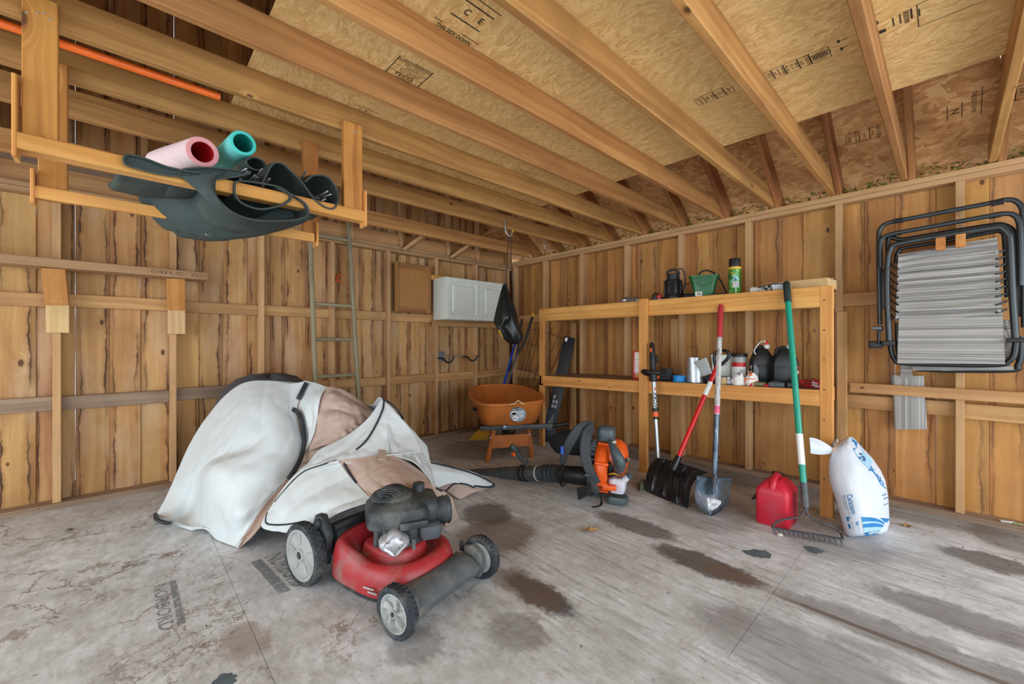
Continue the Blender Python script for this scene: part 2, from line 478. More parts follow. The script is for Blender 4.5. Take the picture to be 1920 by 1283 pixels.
# ------------------------------------------------------------------ floor: worn plywood sheets
def floor_material():
    t = NT('worn_plywood_floor')
    v = t.pos(); s = t.sep(v)
    n1 = t.noise(v, 2.1, 8, 0.62); n2 = t.noise(v, 9.0, 7, 0.68); n3 = t.noise(v, 38.0, 5, 0.6)
    base = t.ramp(t.math('ADD', t.math('MULTIPLY', n1, 0.45), t.math('MULTIPLY', n2, 0.55)), [(0.33, srgb(170, 171, 170)), (0.47, srgb(202, 205, 207)), (0.62, srgb(230, 235, 240)), (0.75, srgb(215, 218, 221))])
    # grain streaks run along Y on the right-hand sheets
    right = t.rangef(t.math('ADD', s[0], t.math('MULTIPLY', n1, 0.4)), 1.15, 1.6)
    st = t.noise(t.comb(t.math('MULTIPLY', t.math('ADD', s[0], t.math('MULTIPLY', n1, 0.06)), 34), t.math('MULTIPLY', s[1], 2.6)), 1.0, 6, 0.66)
    st2 = t.noise(t.comb(t.math('MULTIPLY', s[0], 9), t.math('MULTIPLY', s[1], 1.2)), 1.0, 5, 0.62)
    base = t.mix(t.math('MULTIPLY', t.math('MULTIPLY', t.math('MULTIPLY', t.rangef(st, 0.46, 0.66), t.rangef(n2, 0.38, 0.6, 0.25, 1.0)), right), 0.6), base, srgb(120, 117, 114))
    base = t.mix(t.math('MULTIPLY', t.math('MULTIPLY', t.rangef(st2, 0.52, 0.72), right), 0.5), base, srgb(130, 129, 130))
    # pressed strand flecks on the left-hand sheets
    fl = t.voro(t.vmath('MULTIPLY', t.vmath('ADD', v, t.comb(t.math('MULTIPLY', n1, 0.3), 0.0)), (55, 20, 1)), 1.0, 'F1', '2D')
    fc = t.sep(fl['Color'])
    base = t.mix(t.math('MULTIPLY', t.rangef(fc[0], 0.0, 1.0, 0, 0.22), t.math('SUBTRACT', 1.0, right)), base, srgb(140, 134, 128))
    base = t.mix(t.math('MULTIPLY', t.rangef(n3, 0.58, 0.76), 0.45), base, srgb(100, 84, 70))
    n4 = t.noise(t.vmath('MULTIPLY', v, (30, 9, 1)), 1.0, 6, 0.7)
    base = t.mix(t.rangef(n4, 0.54, 0.72, 0, 0.45), base, srgb(128, 122, 116))
    base = t.mix(t.rangef(n4, 0.46, 0.30, 0, 0.5), base, srgb(238, 238, 240))
    # brown tide lines of old water
    for sc, sd, amt in ((1.7, 0.0, 0.75), (3.1, 11.0, 0.6)):
        q = t.noise(t.vmath('ADD', v, (sd, sd * 1.7, 0)), sc, 7, 0.6)
        d = t.math('ABSOLUTE', t.math('SUBTRACT', q, 0.5))
        l = t.math('MULTIPLY', t.rangef(d, 0.001, 0.009, 1, 0), t.rangef(t.noise(v, 1.3, 3), 0.40, 0.56))
        l = t.math('MULTIPLY', l, t.rangef(right, 0.0, 1.0, 1.0, 0.25))
        base = t.mix(t.math('MULTIPLY', l, amt), base, srgb(112, 84, 56))
    # stains and wide darker patches at fixed spots: (x, y, rx, ry, strength, colour, turn)
    dk, br, gy = (78, 72, 68), (110, 88, 70), (108, 104, 104)
    for (px, py, rx, ry, am, c, rot) in (
            (1190, 983, 0.11, 0.30, 0.75, dk, 0.0), (1318, 1056, 0.11, 0.30, 0.85, dk, 0.0), (1372, 1076, 0.08, 0.16, 0.6, br, 0.0),
            (1010, 1112, 0.085, 0.22, 0.85, (66, 66, 68), 0.0), (985, 1100, 0.10, 0.24, 0.6, br, 0.0), (915, 962, 0.17, 0.2, 0.8, (92, 86, 82), 0.3),
            (930, 1002, 0.28, 0.24, 0.7, br, 0.2), (1850, 1050, 0.13, 0.20, 0.75, dk, 0.0), (1900, 1010, 0.25, 0.2, 0.6, dk, 0.0), (1500, 1230, 0.22, 0.42, 0.5, gy, 0.0),
            (1700, 1200, 0.10, 0.5, 0.6, gy, 0.0), (1840, 1170, 0.12, 0.4, 0.6, (84, 78, 76), 0.0), (780, 1205, 0.11, 0.11, 0.55, gy, 0.0), (460, 1200, 0.09, 0.13, 0.5, (140, 116, 96), 0.0),
            (970, 1180, 0.12, 0.14, 0.5, gy, 0.0), (175, 1063, 0.06, 0.035, 0.6, (128, 108, 84), 0.3), (30, 1190, 0.05, 0.04, 0.6, (128, 104, 76), 0.0), (325, 1035, 0.05, 0.03, 0.6, (118, 96, 82), 0.3),
            (255, 1058, 0.05, 0.03, 0.55, gy, 0.0), (172, 1088, 0.05, 0.03, 0.5, (126, 108, 92), 0.0), (1560, 1010, 0.3, 0.3, 0.45, gy, 0.0), (1330, 960, 0.35, 0.3, 0.45, (110, 102, 92), 0.0),
            (900, 840, 0.5, 0.45, 0.55, (96, 84, 68), 0.0), (1020, 880, 0.6, 0.3, 0.4, (110, 100, 88), 0.0), (1330, 880, 0.30, 1.2, 0.65, (98, 84, 70), 0.0), (1700, 960, 0.2, 0.5, 0.55, (90, 78, 66), 0.0)):  # wide darker patches by the wheelbarrow, under the shelf, along the right wall
        q = AZ(px, py, 0.0)
        dx = t.math('SUBTRACT', t.math('ADD', s[0], t.math('MULTIPLY_ADD', n2, 0.16, -0.08)), q.x)
        dy = t.math('SUBTRACT', t.math('ADD', s[1], t.math('MULTIPLY_ADD', st, 0.16, -0.08)), q.y)
        e = t.math('SQRT', t.math('ADD', t.math('POWER', t.math('DIVIDE', dx, rx), 2.0), t.math('POWER', t.math('DIVIDE', dy, ry), 2.0)))
        e = t.math('ADD', e, t.math('MULTIPLY_ADD', n3, 0.5, -0.25))
        m = t.rangef(e, 0.72, 1.12, am, 0.0)
        base = t.mix(m, base, srgb(*c))
    ln = t.math('MULTIPLY', t.rangef(t.math('ABSOLUTE', t.math('SUBTRACT', t.math('ADD', s[0], t.math('MULTIPLY', n2, 0.03)), 2.205)), 0.004, 0.022, 1, 0), t.rangef(s[1], 0.4, 0.75, 1, 0))
    base = t.mix(t.math('MULTIPLY', ln, 0.7), base, srgb(92, 70, 50))
    return t.done(base, 0.62, 0, n3, 0.15, 0.002)
MAT_FLOOR = floor_material()
MAT_DARK = plain('soil_below', (60, 50, 42), 0.9)
floor = structure('floor')
b = MB().box((0.6, 1.2, -0.11), (7.6, 8.0, 0.16)); o = b.build('subfloor', MAT_DARK, floor)
def sheet_floor(x0, x1, y0, y1):
    g = 0.0009
    MB().box(((x0 + x1) / 2, (y0 + y1) / 2, -0.013), (x1 - x0 - 2 * g, y1 - y0 - 2 * g, 0.026)).build('floor_panel', MAT_FLOOR, floor, smooth=0)
for (x0, x1, ys) in ((-3.1, -0.85, (-2.5, -0.6, 1.83, 4.4)), (-0.85, 0.37, (-2.5, -1.83, 0.61, 3.05, 4.4)), (0.37, 1.62, (-2.5, -0.62, 1.82, 4.4)), (1.62, 2.205, (-2.5, -1.88, 0.56, 3.0, 4.4)), (2.205, 4.12, (-2.5, -1.88, 0.56, 3.0, 4.4))):
    for a_, b_ in zip(ys[:-1], ys[1:]): sheet_floor(x0, x1, a_, b_)

# ------------------------------------------------------------------ left wall (gable end): boards on the outside of the frame
rng = random.Random(11)
roof_z = lambda x: 2.485 + 0.72 * (4.01 - x)
wall_left = structure('wall_left')
xs = [AY(px, 640, 4.39).x for px in (-8, 68, 106, 141, 206, 264, 326, 373, 418, 463)]
x = xs[-1]
while x < 4.1:
    x += rng.choice((0.10, 0.14, 0.17, 0.19, 0.12)); xs.append(min(x, 4.13))
pre = [xs[0] - 0.17 * k for k in (6, 5, 4, 3, 2, 1)]
xs = pre + xs
for i, (a_, b_) in enumerate(zip(xs[:-1], xs[1:])):
    if b_ - a_ < 0.03: continue
    ztop = min(4.9, roof_z((a_ + b_) / 2) - 0.004)
    deep = 0.010 if i % 2 else 0.0
    gap = rng.choice((0.0002, 0.0004, 0.0008)) if i % 4 else 0.0024
    plank('board', ((a_ + b_) / 2, 4.40 + deep, 0.0), ((a_ + b_) / 2, 4.40 + deep, ztop), b_ - a_ - gap, 0.022, (0, -1, 0), W_BOARD_L, wall_left, wav=0.0012, seed=i, ends=(0, 0.72 * (b_ - a_)))
studs_l = [-0.99, -0.36, 0.275, 0.90, 1.53, 2.145, 2.775, 3.395, 3.97]
for i, sx in enumerate(studs_l):
    plank('stud', (sx, 4.345, 0.04), (sx, 4.345, 2.19), 0.042, 0.088, (0, -1, 0), W_STUD, wall_left)
for a_, b_ in zip(studs_l[:-1], studs_l[1:]):
    for (z0, m) in ((1.465, W_GIRT), (0.735, W_GREY if a_ < 0.3 else W_GIRT)):
        dz = rng.uniform(-0.006, 0.006)
        if z0 > 1 and 1.4 < a_: dz -= 0.005
        plank('girt', (a_ + 0.022, 4.362, z0 + dz), (b_ - 0.022, 4.362, z0 + dz), 0.092 if z0 > 1 else 0.098, 0.04, (0, -1, 0), m, wall_left)
plank('bottom_plate', (-1.6, 4.335, 0.02), (4.0, 4.335, 0.02), 0.125, 0.04, (0, 0, 1), W_GREY, wall_left)
plank('top_plate', (-1.6, 4.345, 2.208), (4.1, 4.345, 2.208), 0.09, 0.036, (0, 0, 1), W_TAN, wall_left)
plank('top_plate', (-1.6, 4.345, 2.246), (4.1, 4.345, 2.246), 0.09, 0.036, (0, 0, 1), W_TAN, wall_left)
plank('rim_board', (-1.6, 4.372, 2.34), (3.92, 4.372, 2.34), 0.145, 0.03, (0, -1, 0), W_GIRT, wall_left)
plank('rim_board', (-1.6, 4.35, 2.44), (1.2, 4.35, 2.44), 0.06, 0.04, (0, -1, 0), W_GREY, wall_left)
for gx in (-0.7, 0.1, 0.9, 1.72, 2.30, 2.95, 3.42):
    plank('gable_stud', (gx, 4.33, 2.266), (gx, 4.33, min(3.3, roof_z(gx) - 0.12)), 0.042, 0.06, (0, -1, 0), W_STUD, wall_left)
for gx in (2.33, 2.98):
    plank('brace', (gx + 0.0, 4.28, 2.23), (gx + 0.17, 4.0, 2.42), 0.085, 0.036, (0.3, -0.3, -0.6), W_STUD, wall_left)
plank('brace', (3.20, 4.25, 2.42), (3.42, 3.2, 2.75), 0.085, 0.036, (0.5, -0.3, -0.6), W_RAFT, wall_left)

# ------------------------------------------------------------------ right wall
wall_right = structure('wall_right')
y = 4.40; i = 0
while y > -2.45:
    w = rng.choice((0.15, 0.17, 0.19, 0.21, 0.24)) if y < 2.6 else rng.choice((0.10, 0.13, 0.16))
    y1 = y - w
    deep = 0.010 if i % 2 else 0.0
    gap = rng.choice((0.0002, 0.0004, 0.0008)) if i % 5 else 0.0024
    plank('board', (4.112 + deep, y - w / 2, 0.0), (4.112 + deep, y - w / 2, 2.33), w - gap, 0.022, (-1, 0, 0), W_BOARD_R, wall_right, wav=0.001, seed=i + 200)
    y = y1; i += 1
studs_r = [-2.35, -1.91, -1.30, -0.675, -0.05, 0.585, 1.222, 1.83, 2.44, 3.05, 3.66, 4.24]
for sy in studs_r:
    plank('stud', (4.055, sy, 0.04), (4.055, sy, 2.235), 0.042, 0.088, (-1, 0, 0), W_STUD, wall_right)
for a_, b_ in zip(studs_r[:-1], studs_r[1:]):
    for z0 in (1.495, 0.715):
        dz = rng.uniform(-0.006, 0.006)
        plank('girt', (4.072, a_ + 0.022, z0 + dz), (4.072, b_ - 0.022, z0 + dz), 0.1, 0.04, (-1, 0, 0), W_GIRT, wall_right)
plank('bottom_plate', (4.045, -2.4, 0.02), (4.045, 4.27, 0.02), 0.125, 0.04, (0, 0, 1), W_GREY, wall_right)
plank('top_plate', (4.055, -2.4, 2.254), (4.055, 4.39, 2.254), 0.09, 0.036, (0, 0, 1), W_STUD, wall_right)
plank('top_plate', (4.055, -2.4, 2.292), (4.055, 4.39, 2.292), 0.09, 0.036, (0, 0, 1), W_STUD, wall_right)

# ------------------------------------------------------------------ ceiling: joists, attic floor sheets, rafters, roof sheets
ceiling = structure('ceiling')
JY = [-0.19 + 0.4064 * k for k in range(-5, 11)]
jmesh = None
for k, jy in zip(range(-5, 11), JY):
    if k == 9: continue
    plank('joist', (-3.05, jy, 2.382), (4.0 if k != 10 else 3.93, jy, 2.382), 0.140, 0.038, (0, -1, 0), W_JOIST, ceiling, ch=0.004)
g = 0.0015
for (x0, x1) in ((0.41, 1.633), (1.633, 2.853)):
    for (y0, y1) in ((-2.4, -0.19), (-0.19, 2.66)):
        MB().box(((x0 + x1) / 2, (y0 + y1) / 2, 2.4595), (x1 - x0 - 2 * g, y1 - y0 - 2 * g, 0.0145)).build('ceiling_panel', OSB_PALE, ceiling, smooth=0)
for (y0, y1) in ((-2.4, -0.19), (-0.19, 2.25), (2.25, 4.36)):  # unseen loft sheets, added to keep light out of the attic
    for (x0, x1) in ((-3.05, -1.83), (-1.83, -0.62)):
        MB().box(((x0 + x1) / 2, (y0 + y1) / 2, 2.4595), (x1 - x0 - 2 * g, y1 - y0 - 2 * g, 0.0145)).build('ceiling_panel', OSB_PALE, ceiling, smooth=0)
SL = Vector((-1, 0, 0.72)).normalized()
SN = Vector((-0.72, 0, -1)).normalized()      # faces down into the room
for jy in JY:
    p = Vector((4.06, jy - 0.04, 2.31 - 0.72 * 0.05)) - SN * 0.07
    plank('rafter', p - SL * 0.45, p + SL * 4.35, 0.14, 0.036, (0, 1, 0), W_RAFT, ceiling)
p0 = Vector((4.01, 0, 2.31)) - SN * (0.14 + 0.008)
def roof_panel(s0, s1, y0, y1):
    M = frame(p0 + SL * (s0 + s1) / 2 + Vector((0, (y0 + y1) / 2, 0)), SL, SN)
    o = MB().box((0, 0, 0), (s1 - s0 - 0.003, y1 - y0 - 0.003, 0.0145)).build('roof_panel', OSB_ROOF, ceiling, world=False, smooth=0, origin=(0, 0, 0))
    o.location = M.translation; o.rotation_euler = M.to_euler(); WM[o.name] = M
for (s0, s1, ys) in ((-0.62, 0.60, (-2.5, -1.4, 1.04, 3.48, 4.5)), (0.60, 1.82, (-2.5, -0.2, 2.24, 4.5)), (1.82, 4.35, (-2.5, 1.0, 4.5))):
    for a_, b_ in zip(ys[:-1], ys[1:]): roof_panel(s0, s1, a_, b_)
# the far roof slope and the front gable only close the dark attic
ridge = p0 + SL * 4.35 + Vector((0, 1.0, 0))
MB().add([ridge + Vector(q) for q in ((0.02, -3.5, 0), (0.02, 3.6, 0), (-4.2, 3.6, -2.75), (-4.2, -3.5, -2.75), (0.02, -3.5, 0.02), (0.02, 3.6, 0.02), (-4.2, 3.6, -2.73), (-4.2, -3.5, -2.73))], [(0, 1, 2, 3), (7, 6, 5, 4), (0, 4, 5, 1), (1, 5, 6, 2), (2, 6, 7, 3), (3, 7, 4, 0)]).build('roof_panel', OSB_ROOF, ceiling, smooth=0)
wall_front = structure('wall_front')
MB().prism([(4.1, 2.3), (-3.05, 2.3), (-3.05, 2.6), (ridge.x, ridge.z - 0.05)], -2.44, -2.42, Matrix(((1, 0, 0, 0), (0, 0, 1, 0), (0, 1, 0, 0), (0, 0, 0, 1)))).build('gable_panel', W_BOARD_R, wall_front, smooth=0)

# green leaves seen in the open eaves, resting on the plate
MAT_MOSS = plain('leaf_green', (128, 138, 52), 0.8, var=0.5, scale=30)
mb = MB(); r2 = random.Random(5)
for i in range(1500):
    yy = r2.uniform(-1.6, 4.2)
    hgt = 0.16 * (0.5 + 0.5 * mnoise.noise((yy * 3, 0, 0)))
    c = Vector((r2.uniform(4.02, 4.16), yy, 2.315 + r2.random() ** 1.4 * max(0.02, hgt)))
    d = Vector((r2.uniform(-1, 1), r2.uniform(-1, 1), r2.uniform(-.5, .7))).normalized(); e = d.orthogonal().normalized()
    s = r2.uniform(0.010, 0.024)
    mb.add([c - d * s, c + e * s * .5, c + d * s, c - e * s * .5], [(0, 1, 2, 3)])
o = mb.build('eave_greenery', MAT_MOSS, wall_right, smooth=0); tag(o, kind='stuff')
# ------------------------------------------------------------------ shared object materials
M_BLACK = plain('black_plastic', (26, 27, 29), 0.45, var=0.2)
M_RUBBER = plain('black_rubber', (40, 42, 45), 0.75, var=0.25, bump=0.2, scale=40)
M_STEEL = plain('bare_steel', (176, 178, 180), 0.32, 0.9, var=0.15)
M_ZINC = plain('zinc_metal', (196, 196, 190), 0.4, 0.6, var=0.1)
M_WHITE = plain('white_paint', (222, 226, 216), 0.4, var=0.03)
M_WHITEPRINT = plain('white_print', (236, 236, 232), 0.5, var=0.02)
M_BLACKPRINT = plain('black_print', (30, 26, 22), 0.7, var=0.1)
M_DGREY = plain('dark_grey_plastic', (66, 72, 76), 0.5, var=0.15, dirt=(120, 112, 102), dirt_amt=0.25)
M_MGREY = plain('grey_plastic', (104, 112, 116), 0.45, var=0.1)
M_YELLOW = plain('yellow_plastic', (228, 178, 44), 0.5, var=0.1)
M_RED = plain('red_plastic', (206, 26, 34), 0.4, var=0.08)
M_ORANGE = plain('orange_plastic', (240, 96, 28), 0.38, var=0.08)
M_BLUE = plain('blue_plastic', (30, 76, 176), 0.4, var=0.1)

# ------------------------------------------------------------------ hanging rack under the joists
FRY = 2.18
rack = thing('hanging_rack', 'pine overhead rack of posts and rails hung from the ceiling joists', 'rack', (0.32, 2.40, 1.76))
xl0, xl1 = AY(40, 200, 2.19).x, AY(109, 200, 2.19).x
xr0, xr1 = AY(645, 300, 2.19).x, AY(680, 300, 2.19).x
plank('post', ((xl0 + xl1) / 2, 2.209, 1.84), ((xl0 + xl1) / 2, 2.209, 2.385), xl1 - xl0, 0.037, (0, -1, 0), W_RACK, rack)
plank('post', ((xr0 + xr1) / 2, 2.209, 1.84), ((xr0 + xr1) / 2, 2.209, 2.345), xr1 - xr0, 0.037, (0, -1, 0), W_RACK, rack)
rx0, rx1 = AY(71, 300, 2.60).x, AY(127, 300, 2.60).x
plank('post', ((rx0 + rx1) / 2, 2.615, 1.77), ((rx0 + rx1) / 2, 2.615, 2.36), rx1 - rx0, 0.037, (0, -1, 0), W_RACK, rack)
qx = AY(583, 430, 2.60).x
plank('post', (qx, 2.615, 1.77), (qx, 2.615, 2.36), 0.085, 0.037, (0, -1, 0), W_RACK, rack)
plank('rail', (xl0 - 0.01, FRY, 1.858), (xr1 + 0.005, FRY, 1.852), 0.056, 0.030, (0, -1, 0), W_NEW, rack)
plank('rail', (xl0 - 0.01, FRY + 0.035, 1.842), (xr1 + 0.005, FRY + 0.035, 1.836), 0.05, 0.020, (0, 0, 1), W_NEW, rack)
plank('rail', (AY(60, 365, 2.585).x, 2.585, 1.79), (AY(588, 445, 2.585).x, 2.585, 1.79), 0.05, 0.028, (0, -1, 0), W_NEW, rack)
for (x, y, z0, z1) in ((xl0 - 0.013, 2.20, 1.80, 2.08), (xr1 + 0.008, 2.20, 1.80, 1.99), (AY(63, 370, 2.6).x, 2.60, 1.74, 1.88), (AY(592, 440, 2.6).x, 2.60, 1.74, 1.88)):
    plank('end_strip', (x, y, z0), (x, y, z1), 0.075, 0.012, (1, 0, 0), W_NEW, rack)
for (px, py) in ((50, 22), (70, 23), (82, 23), (95, 35), (661, 245), (665, 243), (670, 247)):
    p = AY(px, py, 2.1895); MB().lathe([(0.004, 0), (0.0035, 0.001), (0, 0.0012)], frame(p, (1, 0, 0), (0, -1, 0)), 8).build('screw_head', M_ZINC, rack)


# ------------------------------------------------------------------ folded black mesh lying across the rails
def mesh_fabric():
    t = NT('black_mesh_fabric'); v = t.coord()
    w = t.voro(v, 260, 'F1'); n = t.noise(v, 6, 4)
    col = t.mix(t.rangef(w['Distance'], 0.2, 0.6), srgb(36, 46, 44), srgb(54, 66, 63))
    col = t.mix(t.rangef(n, 0.5, 0.75, 0, 0.5), col, srgb(82, 92, 86))
    return t.done(col, 0.7, 0, w['Distance'], 0.4, 0.001)
M_MESH = mesh_fabric()
M_MESHTRIM = plain('mesh_trim', (58, 68, 66), 0.6, var=0.2)
def patch(rows, nu, nv, fold=0.0, fscale=6.0, seed=0.0, sharp=1.0, dom=None):
    """smooth surface through rows of points; returns grid of points with folds along the normal"""
    R1 = [spline(r, nu) for r in rows]
    cols = [spline([R1[j][i] for j in range(len(R1))], nv) for i in range(nu + 1)]
    G = [[cols[i][j] for i in range(nu + 1)] for j in range(nv + 1)]
    if fold:
        H = [[p.copy() for p in r] for r in G]
        for j in range(nv + 1):
            for i in range(nu + 1):
                du = G[j][min(i + 1, nu)] - G[j][max(i - 1, 0)]; dv = G[min(j + 1, nv)][i] - G[max(j - 1, 0)][i]
                n = du.cross(dv)
                if n.length < 1e-12: continue
                n.normalize()
                p = G[j][i]
                a = mnoise.noise((p.x * fscale + seed, p.y * fscale, p.z * fscale * 0.6))
                if dom:
                    w_ = mnoise.noise((i / nu * 2 + seed, j / nv * 2, 7.7)) * 0.5
                    a = mnoise.noise(((i / nu + w_ * .3) * dom[0] + seed, (j / nv + w_ * .2) * dom[1], 0.3))
                a = 1 - 2 * abs(a) ** sharp
                b_ = mnoise.noise((p.x * fscale * 2.7 + seed + 9, p.y * fscale * 2.7, p.z * fscale * 1.7))
                edge = min(1.0, 5.0 * min(i, nu - i) / nu + 0.25, 5.0 * min(j, nv - j) / nv + 0.25)
                H[j][i] = p + n * fold * edge * (0.75 * a + 0.3 * (1 - 2 * abs(b_)))
        G = H
    return G
def ad_rows(rows): return [[AD(*p) for p in r] for r in rows]
mesh_t = thing('folded_mesh_net', 'black mesh net folded over the overhead rack rails with metal pegs sticking out', 'net', AD(420, 400, 2.0))
G = patch(ad_rows([
    [(252, 332, 1.88), (330, 348, 1.92), (420, 362, 1.98), (500, 382, 2.05), (584, 398, 2.12)],
    [(250, 348, 1.90), (333, 380, 1.93), (420, 398, 1.98), (500, 410, 2.05), (582, 405, 2.12)],
    [(272, 392, 1.96), (345, 420, 1.98), (420, 432, 2.02), (500, 433, 2.08), (574, 414, 2.15)],
    [(312, 430, 2.06), (365, 444, 2.08), (412, 451, 2.10), (492, 441, 2.16), (562, 419, 2.22)],
    [(322, 402, 2.28), (380, 418, 2.28), (420, 424, 2.28), (490, 418, 2.32), (562, 402, 2.34)]]), 28, 22, 0.006, 9)
MB().grid(G).build('sagging_panel', M_MESH, mesh_t, solid=0.003, smooth=60)
G = patch(ad_rows([[(318, 420, 2.12), (370, 440, 2.12), (430, 447, 2.14)], [(330, 438, 2.14), (380, 446, 2.14), (430, 449, 2.14)], [(345, 444, 2.2), (390, 450, 2.2), (430, 449, 2.2)]]), 12, 6)
MB().grid(G).build('hem_flap', M_MESH, mesh_t, solid=0.003, smooth=60)
# curled open loops of mesh whose rims face the room; each runs back across the rack
LOOPS = [
    ([(232, 296), (242, 289), (275, 297), (312, 311), (352, 320), (385, 325), (352, 330), (300, 325), (262, 315), (238, 308)], 2.135, 0.44, True),
    ([(336, 326), (345, 316), (385, 313), (430, 316), (470, 322), (440, 330), (392, 335), (350, 333)], 2.140, 0.40, True),
    ([(402, 322), (398, 340), (402, 360), (418, 382), (442, 400), (478, 411), (520, 413), (560, 410), (578, 400), (574, 382), (552, 366), (520, 350)], 2.130, 0.36, False),
    ([(448, 338), (440, 352), (444, 370), (462, 384), (490, 391), (520, 386), (542, 376), (546, 366), (530, 352), (500, 344)], 2.138, 0.34, True),
    ([(492, 345), (498, 330), (512, 306), (530, 306), (548, 322), (566, 340), (590, 372), (612, 388), (628, 388), (634, 368), (628, 346), (612, 330), (588, 328), (572, 340)], 2.155, 0.32, False),
    ([(462, 300), (476, 294), (492, 300), (500, 312), (486, 318), (468, 312)], 2.25, 0.24, True)]
for (pl, d, run, closed) in LOOPS:
    P = spline([AY(px, py, d) for px, py in pl], 44, closed)
    back = Vector((-0.12, 1, 0.02)) * run
    rows = [[p + back * (k / 5) + Vector((0, 0, 0.015 * math.sin(k * 1.3))) for p in P] for k in range(6)]
    b = MB(); b.grid(rows, closed); b.build('curled_fold', M_MESH, mesh_t, solid=0.0025, smooth=60)
    MB().tube(P, 0.0042, 6, closed=closed).build('rim_binding', M_MESHTRIM, mesh_t)
    if closed and len(pl) > 7 and d < 2.2 and d != 2.138:
        b = MB(); cc = sum(P, Vector()) / len(P) + Vector((0, 0.012, 0)); b.add([cc] + [p + Vector((0, 0.014, 0)) for p in P], [(0, 1 + k, 1 + (k + 1) % len(P)) for k in range(len(P))]); b.build('inner_fold', M_MESH, mesh_t)
G = patch([[AY(x, y, 2.137) for x, y in r] for r in ([(342, 331), (385, 327), (430, 319)], [(360, 348), (386, 340), (407, 331)], [(384, 368), (395, 358), (403, 348)], [(414, 390), (411, 380), (404, 364)])], 16, 14)
for j, r in enumerate(G):
    for i, q in enumerate(r): q.y -= 0.016 * math.sin(math.pi * i / 16)
MB().grid(G).build('front_fold', M_MESH, mesh_t, solid=0.0025, smooth=60)
for (x0, y0, x1, y1) in ((930, 440, 1015, 395), (970, 462, 1020, 420), (1035, 490, 1080, 445), (1100, 450, 1135, 398), (1150, 520, 1195, 472), (1440, 480, 1480, 405), (1570, 610, 1650, 572), (1590, 622, 1675, 596), (1570, 665, 1630, 630)):
    a = AY(220 + x0 / 4.174, 220 + y0 / 4.174, 2.19); c = AY(220 + x1 / 4.174, 220 + y1 / 4.174, 2.11)
    dd = (c - a).normalized()
    b = MB(); b.tube([a - dd * 0.03, a, c - dd * 0.004, c], [0.0048, 0.0048, 0.0048, 0.003], 8); b.tube([a - dd * 0.03, a - dd * 0.012], 0.007, 8)
    b.build('metal_peg', M_STEEL, mesh_t)
b = MB(); p = AD(391, 438, 2.0); b.tube([p + 0.011 * (Vector((1, 0, 0)) * math.cos(k / 8 * 6.283) + Vector((0, 0.2, 0.6)) * math.sin(k / 8 * 6.283)) for k in range(8)], 0.0022, 6, closed=True)
b.build('grommet', M_STEEL, mesh_t)

# ------------------------------------------------------------------ two foam pool noodles on top of the net
def noodle(name, label, a, c, ro, ri, col, colin, colend):
    t = thing(name, label, 'pool noodle', (a + c) / 2, group='foam tubes on the overhead rack')
    ax = (c - a).normalized(); M = frame(a, ax.orthogonal(), ax)
    L = (c - a).length
    mo = plain(name + '_foam', col, 0.75, var=0.05, bump=0.1, scale=60); mi_ = plain(name + '_core', colin, 0.7, var=0.05); me_ = plain(name + '_end', colend, 0.75, var=0.06)
    b = MB(); b.lathe([(ro * 0.97, 0), (ro, 0.006), (ro, L * 0.4), (ro * 1.03, L * 0.7), (ro, L), (ri, L), (ri, L * 0.5), (ri, 0)], M, 36)
    n = 36
    b.f = b.f[:-2]; b.mi = b.mi[:-2]
    for i, f in enumerate(b.f): b.mi[i] = 1 if i // n >= 5 else 0
    b.build('foam_tube', [mo, mi_], t)
    b = MB(); k0 = [M @ Vector((math.cos(2 * math.pi * k / n), math.sin(2 * math.pi * k / n), 0)) for k in range(n)]
    b.grid([[a + (q - a) * ro * 0.97 for q in k0], [a + (q - a) * (ro * 0.9) - ax * 0.003 for q in k0], [a + (q - a) * (ri * 1.05) - ax * 0.003 for q in k0], [a + (q - a) * ri for q in k0]], True)
    b.build('cut_end', me_, t)
noodle('pool_noodle', 'pink foam tube with red hollow core on the overhead rack', AD(380, 284, 1.90), AD(300, 304, 2.42), 0.066, 0.044, (250, 222, 222), (214, 16, 34), (240, 160, 162))
noodle('pool_noodle', 'turquoise foam tube with hollow core on the overhead rack', AD(456, 267, 1.94), AD(398, 318, 2.40), 0.056, 0.040, (120, 222, 214), (8, 150, 140), (70, 204, 190))
# orange pole between the joists
b = MB(); p1_, p0_ = AZ(412, 182, 2.335), AZ(-90, 4, 2.335); y_ = 2.372
b.tube([(p0_.x - 0.6, y_, 2.335), (p1_.x, y_, 2.335)], 0.016, 14)
o = b.build('orange_pole', plain('orange_gloss', (250, 112, 36), 0.35, var=0.1)); tag(o, 'orange round pole lying between two ceiling joists above the rack', 'pole')

